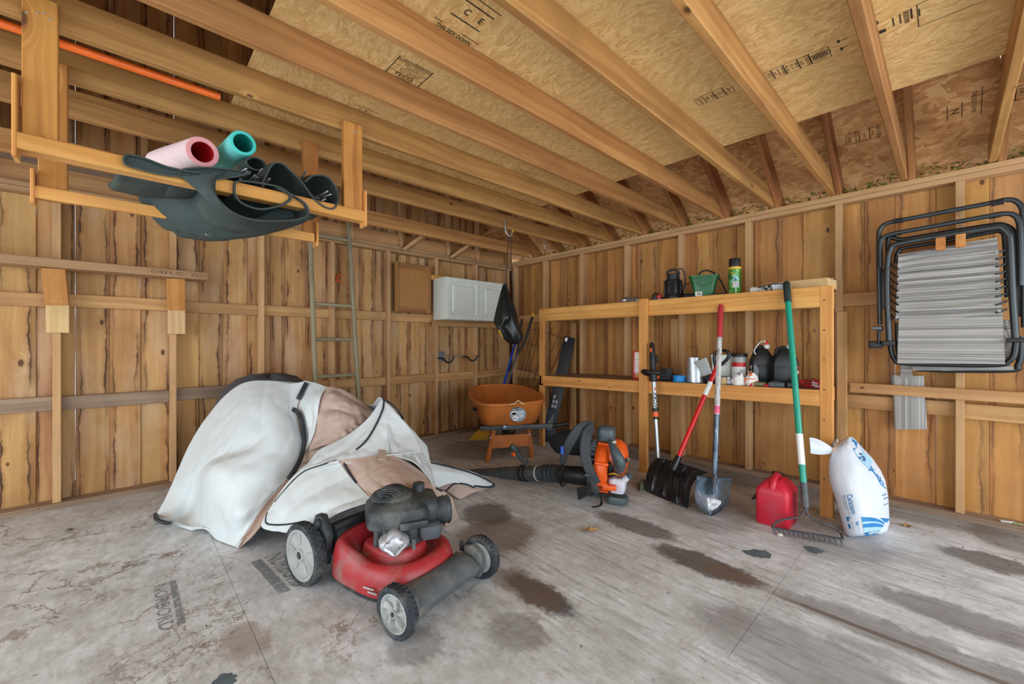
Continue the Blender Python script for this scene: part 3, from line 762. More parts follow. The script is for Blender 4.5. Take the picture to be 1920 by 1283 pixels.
# ------------------------------------------------------------------ left wall: brackets and the board lying on them
M_ORWOOD = wood('orange_block_wood', (204, 142, 76), (180, 112, 50), knots=0.2, vary=0.06)
for (a_, c_, lo, hi, nm) in ((86, 130, 100, 1, 'left pair of blocks nailed to the stud under the leaning plank'), (315, 348, 330, 1, 'right pair of blocks nailed to the stud under the plank end')):
    xa, xb = AY(a_, 590, 4.25).x, AY(c_, 590, 4.25).x; xm = (xa + xb) / 2
    t = thing('shelf_bracket', 'wooden wall bracket of two blocks, ' + ('left one under the long grey board' if a_ < 200 else 'right one under the scribbled board end'), 'bracket', (xm, 4.25, 1.235), group='wooden brackets on the left wall')
    plank('cleat', (xm, 4.272, 1.235), (xm, 4.272, 1.43), xb - xa, 0.05, (0, -1, 0), W_PALE, t)
    plank('gusset', (xm - 0.002, 4.255, 1.43), (xm - 0.012, 4.16, 1.672), (xb - xa) * 1.02, 0.035, (0, -1, -0.3), M_ORWOOD, t)
    for dx in (-0.022, 0.02): MB().lathe([(0.004, 0), (0, 0.0015)], frame((xm + dx, 4.227, 1.455), (1, 0, 0), (0, -1, 0)), 8).build('nail_head', M_ZINC, t)
bd = thing('loose_board', 'long weathered grey board with pencil scribbles lying on two wall brackets', 'board', (-0.3, 4.15, 1.668))
plank('plank', (-1.55, 4.18, 1.70), (AY(389, 515, 4.08).x, 4.18, 1.698), 0.20, 0.058, (0, 0, 1), W_TAN, bd)
b = MB()
def scrib(cx, pts):
    b.tube([AY(cx + q[0], 0, 4.0785).xy.to_3d() + Vector((0, 0, 1.698 + q[1])) for q in pts], 0.0011, 4)
for cx, kind in ((288, 'O'), (296, 'I'), (303, 'X'), (311, 'X'), (320, 'X'), (330, 'I'), (338, 'O'), (364, 'O'), (374, 'O'), (384, 'I')):
    if kind == 'O': scrib(cx, [(4 * math.cos(k), 0.013 * math.sin(k)) for k in [i * 0.5 for i in range(14)]])
    if kind == 'I': scrib(cx, [(2, 0.014), (-1, -0.014)])
    if kind == 'X': scrib(cx, [(-3, 0.014), (3, -0.014)]); scrib(cx, [(3, 0.014), (-3, -0.014)])
b.build('pencil_scribble', M_BLACKPRINT, bd)['kind'] = 'stuff'

# ------------------------------------------------------------------ ladder
lad = thing('ladder', 'grey weathered wooden ladder leaning on the left wall behind the tarp', 'ladder', (1.6, 3.75, 0))
tl, tr = AY(582, 438, 4.24), AY(655, 430, 4.24); bl, br = AY(597, 882, 3.72), AY(680, 882, 3.72)
tl.z = tr.z = 2.42; bl.z = br.z = 0.0
tl.y = tr.y = 4.27
for (a_, c_) in ((bl, tl), (br, tr)): plank('side_rail', a_, c_, 0.052, 0.034, (1, 0, 0.02), W_LADDER, lad, ch=0.008)
for py in (437, 568, 635, 705, 775, 845):
    # height where the rung meets the rail
    z = None; best = 9
    for k in range(400):
        q = bl.lerp(tl, k / 399); r_ = q - Vector((0, 0, HC)); dp = r_.x * 0.6845 + r_.y * 0.729
        e = abs((CY - FPX * r_.z / dp) - py)
        if e < best: best = e; z = k / 399
    a_, c_ = bl.lerp(tl, z), br.lerp(tr, z)
    MB().tube([a_, a_.lerp(c_, 0.5), c_], [0.016, 0.018, 0.016], 10).build('rung', W_LADDER, lad)

# ------------------------------------------------------------------ white cabinet, oak door, tool hooks
cab = thing('wall_cabinet', 'white two-door wall cabinet mounted near the far corner', 'cabinet', (3.18, 4.15, 1.44))
cx0, cx1, cz0, cz1 = 2.72, 3.64, 1.437, 1.938
b = MB(); b.box(((cx0 + cx1) / 2, 4.165, (cz0 + cz1) / 2), (cx1 - cx0, 0.27, cz1 - cz0)); b.build('carcass', M_WHITE, cab, bevel=0.003)
dsp = AY(901, 560, 4.0).x
M_ = lambda x: Matrix(((1, 0, 0, x), (0, 0, -1, 0), (0, 1, 0, 0), (0, 0, 0, 1)))
def door(x0, x1, z0, z1, y, mat, parent, nm, frame_w=0.065, th=0.02, arch=None):
    b = MB(); n = Vector((0, -1, 0))
    def ring(ins, dy): return [Vector((x0 + ins, y - dy, z0 + ins)), Vector((x1 - ins, y - dy, z0 + ins)), Vector((x1 - ins, y - dy, z1 - ins)), Vector((x0 + ins, y - dy, z1 - ins))]
    b.loft([ring(0, 0), ring(0, th - 0.003), ring(0.003, th), ring(frame_w - 0.008, th), ring(frame_w, th - 0.013), ring(frame_w + 0.014, th - 0.013), ring(frame_w + 0.034, th + 0.001)])
    return b.build(nm, mat, parent, smooth=25)
d1 = door(cx0 + 0.002, dsp - 0.002, cz0 + 0.004, cz1 - 0.004, 4.028, M_WHITE, cab, 'door')
d2 = door(dsp + 0.002, cx1 - 0.002, cz0 + 0.004, cz1 - 0.004, 4.028, M_WHITE, cab, 'door')
plank('mounting_rail', (2.68, 4.29, 1.955), (3.6, 4.29, 1.955), 0.06, 0.02, (0, -1, 0), W_NEW, cab)
plank('mounting_rail', (2.70, 4.29, 1.40), (3.75, 4.29, 1.40), 0.075, 0.02, (0, -1, 0), W_GIRT, cab)
for x in (cx0 + 0.02, cx0 + 0.2, dsp - 0.03, cx1 - 0.05): MB().lathe([(0.006, 0), (0.004, 0.003), (0, 0.004)], frame((x, 4.07, cz0 - 0.0005), (1, 0, 0), (0, 0, -1)), 8).build('screw_cap', M_STEEL, cab)
def oak_cathedral():
    t = NT('oak_cathedral'); v = t.coord(); s = t.sep(v)
    xx = t.math('PINGPONG', t.math('ADD', s[0], 0.27), 0.09)
    a = t.math('ADD', t.math('MULTIPLY', s[2], 1.0), t.math('MULTIPLY', t.math('POWER', t.math('MULTIPLY', xx, 11.0), 2.0), -0.22))
    a = t.math('ADD', a, t.math('MULTIPLY', t.noise(v, 6, 3), 0.06))
    w = t.math('FRACT', t.math('MULTIPLY', a, 42.0))
    f = t.math('MULTIPLY', t.rangef(w, 0.1, 0.55), t.noise(t.vmath('MULTIPLY', v, (90, 90, 4)), 1.0, 3))
    return t.done(t.mix(f, srgb(186, 130, 68), srgb(128, 78, 34)), 0.5, 0, f, 0.1, 0.001)
oakd = thing('spare_cabinet_door', 'brown oak cabinet door panel hung on the left wall beside the white cabinet', 'cabinet door', (2.44, 4.285, 1.51))
x0, x1, z0, z1 = 2.205, 2.674, 1.515, 2.078
for (a_, c_, w) in (((x0 + 0.028, 4.288, z0), (x0 + 0.028, 4.288, z1), 0.056), ((x1 - 0.028, 4.288, z0), (x1 - 0.028, 4.288, z1), 0.056)): plank('stile', a_, c_, w, 0.02, (0, -1, 0), W_OAK, oakd)
for zz in (z0 + 0.03, z1 - 0.03): plank('crosspiece', (x0 + 0.057, 4.288, zz), (x1 - 0.057, 4.288, zz), 0.06, 0.02, (0, -1, 0), W_OAK, oakd)
b = MB(); b.box(((x0 + x1) / 2, 4.291, (z0 + z1) / 2), (x1 - x0 - 0.114, 0.012, z1 - z0 - 0.12)); b.build('inset_panel', oak_cathedral(), oakd, smooth=0)

hk = thing('tool_hook', 'grey metal tool hanger with two black hooks below the white cabinet', 'hook', (2.95, 4.27, 0.98))
pA, pB = AY(829, 667, 4.27), AY(874, 672, 4.27)
b = MB(); zc = pA.z
b.box((pA.x, 4.292, zc + 0.0), (0.075, 0.006, 0.12)); b.box((pA.x + 0.028, 4.285, zc), (0.012, 0.02, 0.12)); b.box((pA.x, 4.285, zc + 0.055), (0.075, 0.02, 0.012))
b.build('back_plate', M_MGREY, hk)
MB().tube([(pA.x, 4.275, zc - 0.01), (pB.x - 0.02, 4.275, zc + 0.0)], 0.006, 8).build('crossbar', M_ZINC, hk)
for p in (Vector((pA.x, 0, zc - 0.02)), Vector((pB.x, 0, zc - 0.01))):
    MB().tube(spline([(p.x - 0.06, 4.272, p.z + 0.0), (p.x, 4.25, p.z - 0.005), (p.x + 0.02, 4.2, p.z - 0.05), (p.x + 0.05, 4.15, p.z - 0.045), (p.x + 0.07, 4.12, p.z + 0.02)], 14), 0.011, 8).build('hook', M_BLACK, hk)

# small orange cord end on the wall beside the ladder
b = MB(); P = [AY(px, py, 4.36) for px, py in ((640, 516), (636, 514), (631, 524), (640, 528))]
b.tube(spline(P, 16), 0.008, 8); o = b.build('cord_loop', M_ORANGE); tag(o, 'small orange cord loop hanging on the left wall behind the ladder', 'cord')

# ------------------------------------------------------------------ hooks on the joists and the hanging bag
def ceiling_hook(px, py, y, label):
    p = AY(px, py, y)
    t = thing('ceiling_hook', label, 'hook', (p.x, y, p.z), group='steel hooks on the ceiling joists')
    P = [(p.x - 0.02, y, p.z + 0.13), (p.x - 0.018, y - 0.012, p.z + 0.06), (p.x - 0.01, y - 0.02, p.z + 0.0), (p.x + 0.02, y - 0.03, p.z - 0.03), (p.x + 0.05, y - 0.03, p.z - 0.01), (p.x + 0.07, y - 0.03, p.z + 0.03)]
    MB().tube(spline(P, 18), 0.007, 8).build('steel_hook', M_ZINC, t)
    MB().tube([Vector(P[-1]) - Vector((0.006, 0, 0.01)), Vector(P[-1]) + Vector((0.004, 0, 0.006))], 0.009, 8).build('tip', M_YELLOW, t)
    return p
hp = ceiling_hook(948, 436, 3.036, 'steel hook on a joist holding the black drawstring bag')
ceiling_hook(1020, 462, 3.46, 'empty steel hook on the joist nearest the far corner')
M_NYLON = plain('black_nylon', (24, 28, 28), 0.38, var=0.2, scale=9)
dB = 4.24
bag = thing('drawstring_bag', 'black drawstring bag hanging on cords from a ceiling hook', 'bag', AD(955, 640, dB))
rings = []
prof = [(531, 944, 950), (538, 941, 952), (548, 938, 955), (560, 935, 958), (575, 931, 966), (588, 928, 970), (602, 925, 973), (614, 931, 977), (625, 938, 980), (634, 944, 980), (640, 950, 977), (644, 957, 970)]
for (py, x0, x1) in prof:
    c = AD((x0 + x1) / 2, py, dB); w = (x1 - x0) / FPX * dB / 2
    rr = Vector((0.729, -0.6845, 0)); vv = Vector((0.6845, 0.729, 0))
    ring = []
    for k in range(40):
        a = 2 * math.pi * k / 40
        f = 1 + 0.22 * math.sin(3 * a + py * 0.05) + 0.12 * math.sin(7 * a - py * 0.09) + 0.10 * mnoise.noise((math.cos(a) * 3, math.sin(a) * 3, py * .06))
        dep = max(0.012, w * 0.62)
        ring.append(c + rr * math.cos(a) * w + vv * math.sin(a) * dep * f)
    rings.append(ring)
b = MB(); b.loft(rings); b.build('pouch', M_NYLON, bag, smooth=50)
# puckered front fold and flap
G = patch(ad_rows([[(947, 533, 4.20), (950, 545, 4.17), (955, 566, 4.13)], [(940, 548, 4.13), (947, 570, 4.08), (957, 585, 4.08)], [(930, 590, 4.13), (944, 596, 4.05), (953, 596, 4.06)], [(926, 604, 4.17), (938, 612, 4.08), (948, 604, 4.08)]]), 14, 14, 0.008, 12)
MB().grid(G).build('front_flap', M_NYLON, bag, solid=0.003, smooth=60)
for (a_, c_) in (((953, 445), (949, 531)), ((957, 445), (964, 578))):
    MB().tube([AD(a_[0], a_[1], 4.18), AD((a_[0] + c_[0]) / 2 - 0.5, (a_[1] + c_[1]) / 2, 4.20), AD(c_[0], c_[1], 4.22)], 0.0045, 6).build('cord', M_BLACK, bag)
MB().tube([AD(953, 445, 4.18), AD(952, 440, 4.17), AD(955, 437, 4.17), AD(957, 445, 4.18)], 0.0045, 6).build('cord', M_BLACK, bag)
b = MB(); G = patch(ad_rows([[(934, 617, 4.08), (942, 632, 4.08)], [(937, 617, 4.06), (944, 633, 4.06)]]), 6, 2); b.grid(G); b.build('yellow_tag', M_YELLOW, bag, solid=0.002)
# ------------------------------------------------------------------ pine shelving unit on the right wall
SX = 3.42
zlow = lambda y: 0.846 - (y - 0.59) * 0.022
sh = thing('shelf_unit', 'two-level pine shelf unit with three front posts along the right wall', 'shelf', (3.7, 1.86, 0))
yL, yR = AX(1013, 590, SX).y, AX(1538, 550, SX).y
yM = (AX(1203, 700, SX).y + AX(1219, 700, SX).y) / 2
wM = AX(1203, 700, SX - 0.04).y - AX(1219, 700, SX - 0.04).y
plank('post', (SX + 0.0, yL - 0.03, 0), (SX + 0.0, yL - 0.03, 1.405), 0.062, 0.036, (-1, 0, 0), W_NEW, sh)
plank('post', (SX - 0.038, yM, 0), (SX - 0.038, yM, 1.556), 0.078, 0.036, (-1, 0, 0), W_NEW, sh)
yP = (AX(1541, 700, SX).y + AX(1560, 700, SX).y) / 2
plank('post', (SX, yP, 0), (SX, yP, 1.545), 0.072, 0.036, (-1, 0, 0), W_NEW, sh)
for yy in (yL - 0.03, yM, yP): plank('rear_post', (3.985, yy, 0), (3.985, yy, 1.40), 0.062, 0.036, (-1, 0, 0), W_GIRT, sh)
plank('front_board', (SX, yL, 1.475), (SX, yR, 1.475), 0.14, 0.036, (-1, 0, 0), W_NEW, sh)
plank('front_board', (SX, yL, zlow(yL) - 0.054), (SX, yR + 0.0, zlow(yR) - 0.054), 0.108, 0.036, (-1, 0, 0), W_NEW, sh)
MB().box(((SX + 0.018 + 3.965) / 2, (yL + yR) / 2, 1.5375), (3.965 - SX - 0.018, yL - yR - 0.002, 0.0145)).build('shelf_panel', W_PALE, sh, smooth=0)
n_ = math.atan(-0.022)
o = MB().box((0, 0, 0), (3.965 - SX - 0.018, yL - yR - 0.04, 0.0145), Matrix.Rotation(n_, 3, 'X')).build('shelf_panel', W_GREY, sh, world=False, smooth=0, origin=(0, 0, 0))
o.location = sh.matrix_world.inverted() @ Vector((0, 0, 0)) if False else Vector(((SX + 0.018 + 3.965) / 2, (yL + yR) / 2, zlow((yL + yR) / 2) - 0.0085)) - Vector((3.7, 1.86, 0))
for (z_, y_) in ((1.49, yL - 0.018), (1.49, yR + 0.018)): plank('side_board', (SX + 0.02, y_, z_ - 0.01), (3.96, y_, z_ - 0.01), 0.1, 0.03, (0, -1, 0), W_NEW, sh)
plank('side_board', (SX + 0.02, yR + 0.018, zlow(yR) - 0.07), (3.96, yR + 0.018, zlow(yR) - 0.07), 0.1, 0.03, (0, -1, 0), W_NEW, sh)
for k in range(7): MB().lathe([(0.006, 0), (0, 0.001)], frame((SX - 0.0185, yP + 0.012, 0.25 + k * 0.2), (0, 1, 0), (-1, 0, 0)), 8).build('nail_head', M_DGREY, sh)
plank('ledge_strip', (4.0, yP - 0.05, 0.827), (4.0, -1.3, 0.827), 0.072, 0.038, (-1, 0, 0), W_GIRT, wall_right)

def SP(px, X, z):
    p = AX(px, 640, X); s = (p.x * 0.6845 + p.y * 0.729) / FPX
    return Vector((p.x, p.y, z)), s
VIEW = Vector((0.6845, 0.729, 0)); RGT = Vector((0.729, -0.6845, 0)); UPV = Vector((0, 0, 1))
def face_frame(p, yaw=0.0):
    """local X to the right as seen from the doorway, local Z towards the doorway, Y up"""
    d = Vector(p); d.z = 0; d.normalize()
    r = Vector((d.y, -d.x, 0)); R = Matrix.Rotation(yaw, 3, 'Z'); r = R @ r; f = R @ (-d)
    M = Matrix((r, UPV, f)).transposed().to_4x4(); M.translation = Vector(p); return M
def up_frame(p, yaw=0.0):
    """local X right, local Y away, Z up"""
    M = face_frame(p, yaw); r = M.col[0].to_3d(); f = -M.col[2].to_3d()
    N = Matrix((r, f, UPV)).transposed().to_4x4(); N.translation = Vector(p); return N
ZT = 1.5465

# --- top shelf
p, s = SP(1183, 3.62, ZT)
t = thing('silver_packet', 'crumpled silver foil packet at the left of the top shelf', 'packet', p)
M = up_frame(p); b = MB(); rows = []
for i in range(15):
    u = -1 + 2 * i / 14; w = (1 - abs(u) ** 4) * 0.052 + 0.006; h = (1 - u ** 4) * 0.030 + 0.004
    rows.append([M @ Vector((u * 0.118 * (1 + 0.04 * math.sin(k)), w * math.cos(k * 0.3142 * 1) * (1 + 0.15 * mnoise.noise((i * .9, k * .7, 1))), h + h * math.sin(k * 0.3142) * (1 + 0.3 * mnoise.noise((i * .8, k * .9, 5))))) for k in range(20)])
b.loft(rows); b.build('foil_pouch', plain('silver_foil', (190, 196, 200), 0.25, 0.8, var=0.3, scale=60), t, smooth=30)
b = MB(); b.box(M @ Vector((0.118, 0, 0.03)), (0.03, 0.05, 0.004), M.to_3x3()); b.build('sealed_end', M_ZINC, t)

p, s = SP(1262, 3.60, ZT)
M = up_frame(p)
t = thing('sump_pump', 'black cylindrical submersible pump with top handle on the top shelf', 'pump', p)
b = MB(); r0 = 0.072
b.lathe([(r0 * 1.0, 0), (r0 * 1.04, 0.005), (r0 * 1.04, 0.04), (r0, 0.045), (r0, 0.17), (r0 * 0.93, 0.182), (r0 * 0.78, 0.185), (r0 * 0.78, 0.205), (r0 * 0.74, 0.207), (r0 * 0.74, 0.236), (r0 * 0.6, 0.24)], M, 28)
b.build('body', M_BLACK, t)
for k in range(8):
    a = k * 0.785 + 0.3; c = M @ Vector((math.cos(a) * r0 * 1.0, math.sin(a) * r0 * 1.0, 0.115))
    MB().box(c, (0.016, 0.024, 0.12), (M @ Matrix.Rotation(a, 4, 'Z')).to_3x3()).build('rib', M_BLACK, t, bevel=0.003)
b = MB(); b.tube([M @ Vector(q) for q in ((-0.05, 0, 0.235), (-0.045, 0, 0.262), (-0.01, 0, 0.278), (0.02, 0, 0.275), (0.045, 0, 0.255), (0.05, 0, 0.235))], 0.012, 8); b.build('handle', M_BLACK, t)
b = MB(); b.tube(spline([M @ Vector(q) for q in ((0.03, 0.01, 0.25), (0.05, 0.01, 0.285), (0.085, 0.01, 0.27), (0.10, 0.02, 0.2), (0.09, 0.04, 0.1), (0.05, 0.09, 0.02), (-0.05, 0.09, 0.012), (-0.12, 0.05, 0.06), (-0.16, 0.0, 0.07), (-0.185, -0.02, 0.01))], 40), 0.006, 8); b.build('power_cord', M_BLACK, t)
p, s = SP(1233, 3.55, ZT); M = up_frame(p)
t = thing('small_red_light', 'small black clip lamp with red and white ends beside the pump', 'lamp', p)
MB().box(M @ Vector((0, 0, 0.03)), (0.08, 0.05, 0.045), M.to_3x3()).build('case', M_BLACK, t, bevel=0.008)
b = MB(); b.lathe([(0.018, -0.035), (0.02, 0), (0.014, 0.006)], face_frame(M @ Vector((0.012, -0.03, 0.035))), 14); b.build('red_lens', M_RED, t)
b = MB(); b.lathe([(0.012, -0.02), (0.012, 0.01), (0.006, 0.014)], face_frame(M @ Vector((0.012, -0.03, 0.012))), 12); b.build('chrome_end', M_STEEL, t)
p, s = SP(1290, 3.74, ZT); M = up_frame(p)
t = thing('black_case', 'flat black case lying behind the pump and green spreader', 'case', p)
b = MB(); b.box(M @ Vector((0, 0, 0.032)), (0.16, 0.1, 0.064), M.to_3x3()); b.build('shell', M_BLACK, t, bevel=0.012)
MB().tube([M @ Vector((-0.03, -0.05, 0.05)), M @ Vector((-0.03, -0.06, 0.06)), M @ Vector((0.03, -0.06, 0.06)), M @ Vector((0.03, -0.05, 0.05))], 0.005, 6).build('carry_handle', M_DGREY, t)

p, s = SP(1320, 3.56, ZT); M = up_frame(p)
M_GREEN = plain('green_plastic', (24, 92, 44), 0.35, var=0.15, scale=8, trans=0.0)
t = thing('seed_spreader', 'green plastic hand-held seed spreader on the top shelf', 'spreader', p)
def rrect(w, d, r, n=5, fn=None):
    out = []
    for (cx_, cy_, a0) in ((w / 2 - r, d / 2 - r, 0), (-w / 2 + r, d / 2 - r, 90), (-w / 2 + r, -d / 2 + r, 180), (w / 2 - r, -d / 2 + r, 270)):
        for k in range(n + 1):
            a = R_(a0 + 90 * k / n); out.append((cx_ + r * math.cos(a), cy_ + r * math.sin(a)))
    return out
def rings_of(M, specs): return [[M @ Vector((x, y, z)) for (x, y) in rrect(w, d, r)] for (w, d, r, z) in specs]
b = MB(); b.loft(rings_of(M, [(0.155, 0.12, 0.03, 0.0), (0.165, 0.13, 0.03, 0.03), (0.185, 0.14, 0.03, 0.10), (0.225, 0.16, 0.03, 0.165), (0.232, 0.165, 0.03, 0.172), (0.232, 0.165, 0.03, 0.180), (0.215, 0.15, 0.028, 0.180), (0.20, 0.135, 0.028, 0.12), (0.15, 0.10, 0.02, 0.04)]))
b.build('hopper', M_GREEN, t)
b = MB(); G = []
for i in range(13):
    a = math.pi * (0.12 + 0.76 * i / 12); G.append([M @ Vector((math.cos(a) * 0.062, -0.078 - (0.012 if j else 0), 0.135 - math.sin(a) * 0.05 + (0.012 if j == 2 else 0))) for j in (0, 1, 2)])
b.grid(G); b.build('molded_lip', M_GREEN, t, solid=0.004)
b = MB(); b.tube(spline([M @ Vector(q) for q in ((-0.04, 0.0, 0.178), (-0.03, -0.01, 0.21), (0.02, -0.02, 0.225), (0.07, -0.03, 0.20), (0.11, -0.04, 0.155), (0.145, -0.05, 0.08), (0.165, -0.06, 0.02))], 24), 0.007, 8); b.build('crank_wire', M_BLACK, t)
b = MB(); b.box(M @ Vector((0.13, -0.07, 0.012)), (0.14, 0.03, 0.018), M.to_3x3()); b.build('trigger_arm', M_BLACK, t, bevel=0.004)
b = MB(); b.tube([M @ Vector((-0.11, 0, 0.13)), M @ Vector((-0.17, -0.01, 0.105))], 0.006, 8); b.build('side_rod', M_BLACK, t)
Mf = face_frame(M @ Vector((-0.04, -0.0665, 0.022))); b = MB(); quad(b, Mf, -0.026, -0.02, 0.026, 0.022); b.build('paper_label', M_WHITEPRINT, t)
b = MB()
for k in range(9): quad(b, Mf, -0.016 + k * 0.0042, -0.008, -0.016 + k * 0.0042 + (0.0026 if k % 3 else 0.0014), 0.018, 0.0008)
b.build('bar_lines', M_BLACKPRINT, t)
p2_, s = SP(1345, 3.66, ZT); b = MB(); Mq = up_frame(p2_)
b.box(Mq @ Vector((0, 0, 0.014)), (0.07, 0.03, 0.026), Mq.to_3x3()); b.tube([Mq @ Vector((0.03, 0, 0.02)), Mq @ Vector((0.055, 0, 0.02))], 0.009, 8)
o = b.build('red_nozzle', M_RED, bevel=0.004); tag(o, 'small red plastic nozzle behind the green spreader', 'nozzle')

p, s = SP(1377.5, 3.54, ZT); M = up_frame(p)
hcan = AX(1377, 484, 3.54).z - ZT; rc = 10.5 * s
def can_green():
    t = NT('spray_can_green'); v = t.coord(); n = t.noise(v, 22, 4)
    return t.done(t.ramp(n, [(0.35, srgb(24, 96, 34)), (0.55, srgb(74, 146, 52)), (0.7, srgb(150, 188, 96))]), 0.3, 0.1)
t = thing('spray_can', 'green insect spray can with black cap and yellow band', 'spray can', p)
hb = hcan * 0.70
b = MB(); b.lathe([(rc * 0.93, 0), (rc, 0.004), (rc, hb)], M, 28); b.build('can', can_green(), t)
b = MB(); b.lathe([(rc * 1.02, hb), (rc * 1.03, hb + 0.004), (rc * 1.02, hb + 0.018), (rc * 0.96, hb + 0.02)], M, 28); b.build('yellow_band', M_YELLOW, t)
b = MB(); b.lathe([(rc * 0.94, hb + 0.018), (rc * 0.95, hcan * 0.97), (rc * 0.88, hcan), (0, hcan)], M, 28); b.build('cap', M_BLACK, t)
def on_cyl(mbx, c, r):
    """wrap local (x, y, z) of flat print around a vertical cylinder facing the doorway"""
    f = up_frame(c)
    mbx.v = [f @ Vector((math.sin(q.x / r) * (r + q.z), -math.cos(q.x / r) * (r + q.z), q.y)) for q in mbx.v]
    return mbx
I4 = Matrix()
def TM(x, y, z=0.0006, rot=0.0): return Matrix.Translation((x, y, z)) @ Matrix.Rotation(rot, 4, 'Z')
def wrapbox(x0, y0, x1, y1, z=0.0006, n=8):
    b = MB()
    for k in range(n): quad(b, I4, x0 + (x1 - x0) * k / n, y0, x0 + (x1 - x0) * (k + 1) / n, y1, z)
    return b
on_cyl(wrapbox(-0.014, 0.055, 0.034, 0.102), p, rc).build('white_panel', M_WHITEPRINT, t)
b = MB()
for s_, y_ in (('WASP &', 0.093), ('HORNET', 0.079), ('KILLER', 0.064)): text_mb(s_, 0.0145, TM(0.010, y_, 0.0012), b, 0.9, bold=0.02)
on_cyl(b, p, rc).build('panel_lettering', M_BLACKPRINT, t)
b = MB(); text_mb('Spectracide', 0.015, TM(0.006, 0.150, 0.0012), b, 0.8); on_cyl(b, p, rc).build('name_lettering', plain('pale_green_print', (206, 226, 196), 0.5, var=0.02), t)
b = MB(); b.lathe([(0.013, 0.0008), (0, 0.0010)], TM(-0.020, 0.172, 0), 16); on_cyl(b, p, rc).build('round_badge', M_BLACKPRINT, t)
b = MB(); b.lathe([(0.008, 0.0014), (0, 0.0016)], TM(-0.020, 0.172, 0), 14); on_cyl(b, p, rc).build('badge_center', M_YELLOW, t)
b = MB()
for k in range(10):
    u = k / 9; b.add([(-0.028 + 0.055 * u, 0.088 + 0.034 * math.sin(u * 2.4), 0.0007), (-0.028 + 0.055 * (u + .111), 0.088 + 0.034 * math.sin((u + .111) * 2.4), 0.0007), (-0.028 + 0.055 * (u + .111), 0.100 + 0.042 * math.sin((u + .111) * 2.4), 0.0007), (-0.028 + 0.055 * u, 0.100 + 0.042 * math.sin(u * 2.4), 0.0007)], [(0, 1, 2, 3)])
on_cyl(b, p, rc).build('swoosh', plain('sky_print', (150, 200, 226), 0.5, var=0.05), t)
b = MB(); text_mb('OFF', 0.012, TM(-0.002, 0.124, 0.0014), b, 1.3, bold=0.03); on_cyl(b, p, rc).build('dark_lettering', M_BLACKPRINT, t)
on_cyl(wrapbox(0.006, 0.0, 0.011, 0.05, n=1), p, rc).build('thin_tube', M_WHITEPRINT, t)

p, s = SP(1414, 3.55, ZT); M = up_frame(p)
t = thing('white_bulb', 'small white bulb lying on the top shelf right of the spray can', 'bulb', p)
b = MB(); b.lathe([(0, 0), (0.022, 0.004), (0.026, 0.02), (0.022, 0.05), (0.014, 0.07)], M @ Matrix.Translation((-0.03, 0, 0.026)) @ Matrix.Rotation(R_(90), 4, 'Y'), 18); b.build('glass', M_WHITE, t)
b = MB(); b.lathe([(0.014, 0.07), (0.013, 0.09), (0.006, 0.096)], M @ Matrix.Translation((-0.03, 0, 0.026)) @ Matrix.Rotation(R_(90), 4, 'Y'), 14); b.build('screw_base', M_ZINC, t)
p, s = SP(1434, 3.55, ZT); M = up_frame(p)
t = thing('wire_bundle', 'tangled black and white wire bundle on the top shelf', 'wire', p)
rq = random.Random(3)
for m, nn in ((M_BLACK, 3), (M_WHITE, 3)):
    for k in range(nn):
        P = [M @ Vector((rq.uniform(-0.05, 0.06), rq.uniform(-0.02, 0.04), rq.uniform(0.008, 0.055))) for _ in range(7)]
        MB().tube(spline(P, 30), 0.0045, 6).build('strand', m, t)
p, s = SP(1461, 3.52, ZT); M = up_frame(p)
t = thing('metal_tray', 'small grey metal bracket tray beside the green rake handle top', 'tray', p)
b = MB(); b.loft(rings_of(M, [(0.09, 0.08, 0.01, 0.0), (0.11, 0.1, 0.012, 0.045), (0.10, 0.09, 0.011, 0.045), (0.085, 0.075, 0.01, 0.004)])); b.build('pan', M_STEEL, t)
MB().tube([M @ Vector((-0.05, -0.04, 0.05)), M @ Vector((0.05, -0.04, 0.05))], 0.006, 8).build('rim_rod', M_DGREY, t)
M_CARD = plain('cardboard', (206, 172, 120), 0.85, var=0.08, scale=30)
p = Vector((3.60, AX(1512, 520, 3.60).y, ZT)); M = Matrix.Translation(p) @ Matrix.Rotation(R_(-4), 4, 'Z')
t = thing('cardboard_tray', 'open shallow cardboard box at the right end of the top shelf', 'box', p)
for (c, sz, nm) in (((0, 0, 0.002), (0.22, 0.30, 0.004), 'base'), ((-0.11, 0, 0.032), (0.004, 0.30, 0.062), 'side_wall'), ((0.11, 0, 0.032), (0.004, 0.30, 0.062), 'side_wall'), ((0, -0.15, 0.032), (0.22, 0.004, 0.062), 'side_wall'), ((0, 0.15, 0.032), (0.22, 0.004, 0.062), 'side_wall')):
    MB().box(M @ Vector(c), sz, M.to_3x3()).build(nm, M_CARD, t, smooth=0)
MB().box(M @ Vector((0.15, 0.02, 0.078)), (0.11, 0.28, 0.003), (M @ Matrix.Rotation(R_(-22), 4, 'Y')).to_3x3()).build('flap', M_CARD, t, smooth=0)
MB().box(M @ Vector((0.0, 0.19, 0.062)), (0.2, 0.09, 0.003), (M @ Matrix.Rotation(R_(8), 4, 'X')).to_3x3()).build('flap', M_CARD, t, smooth=0)

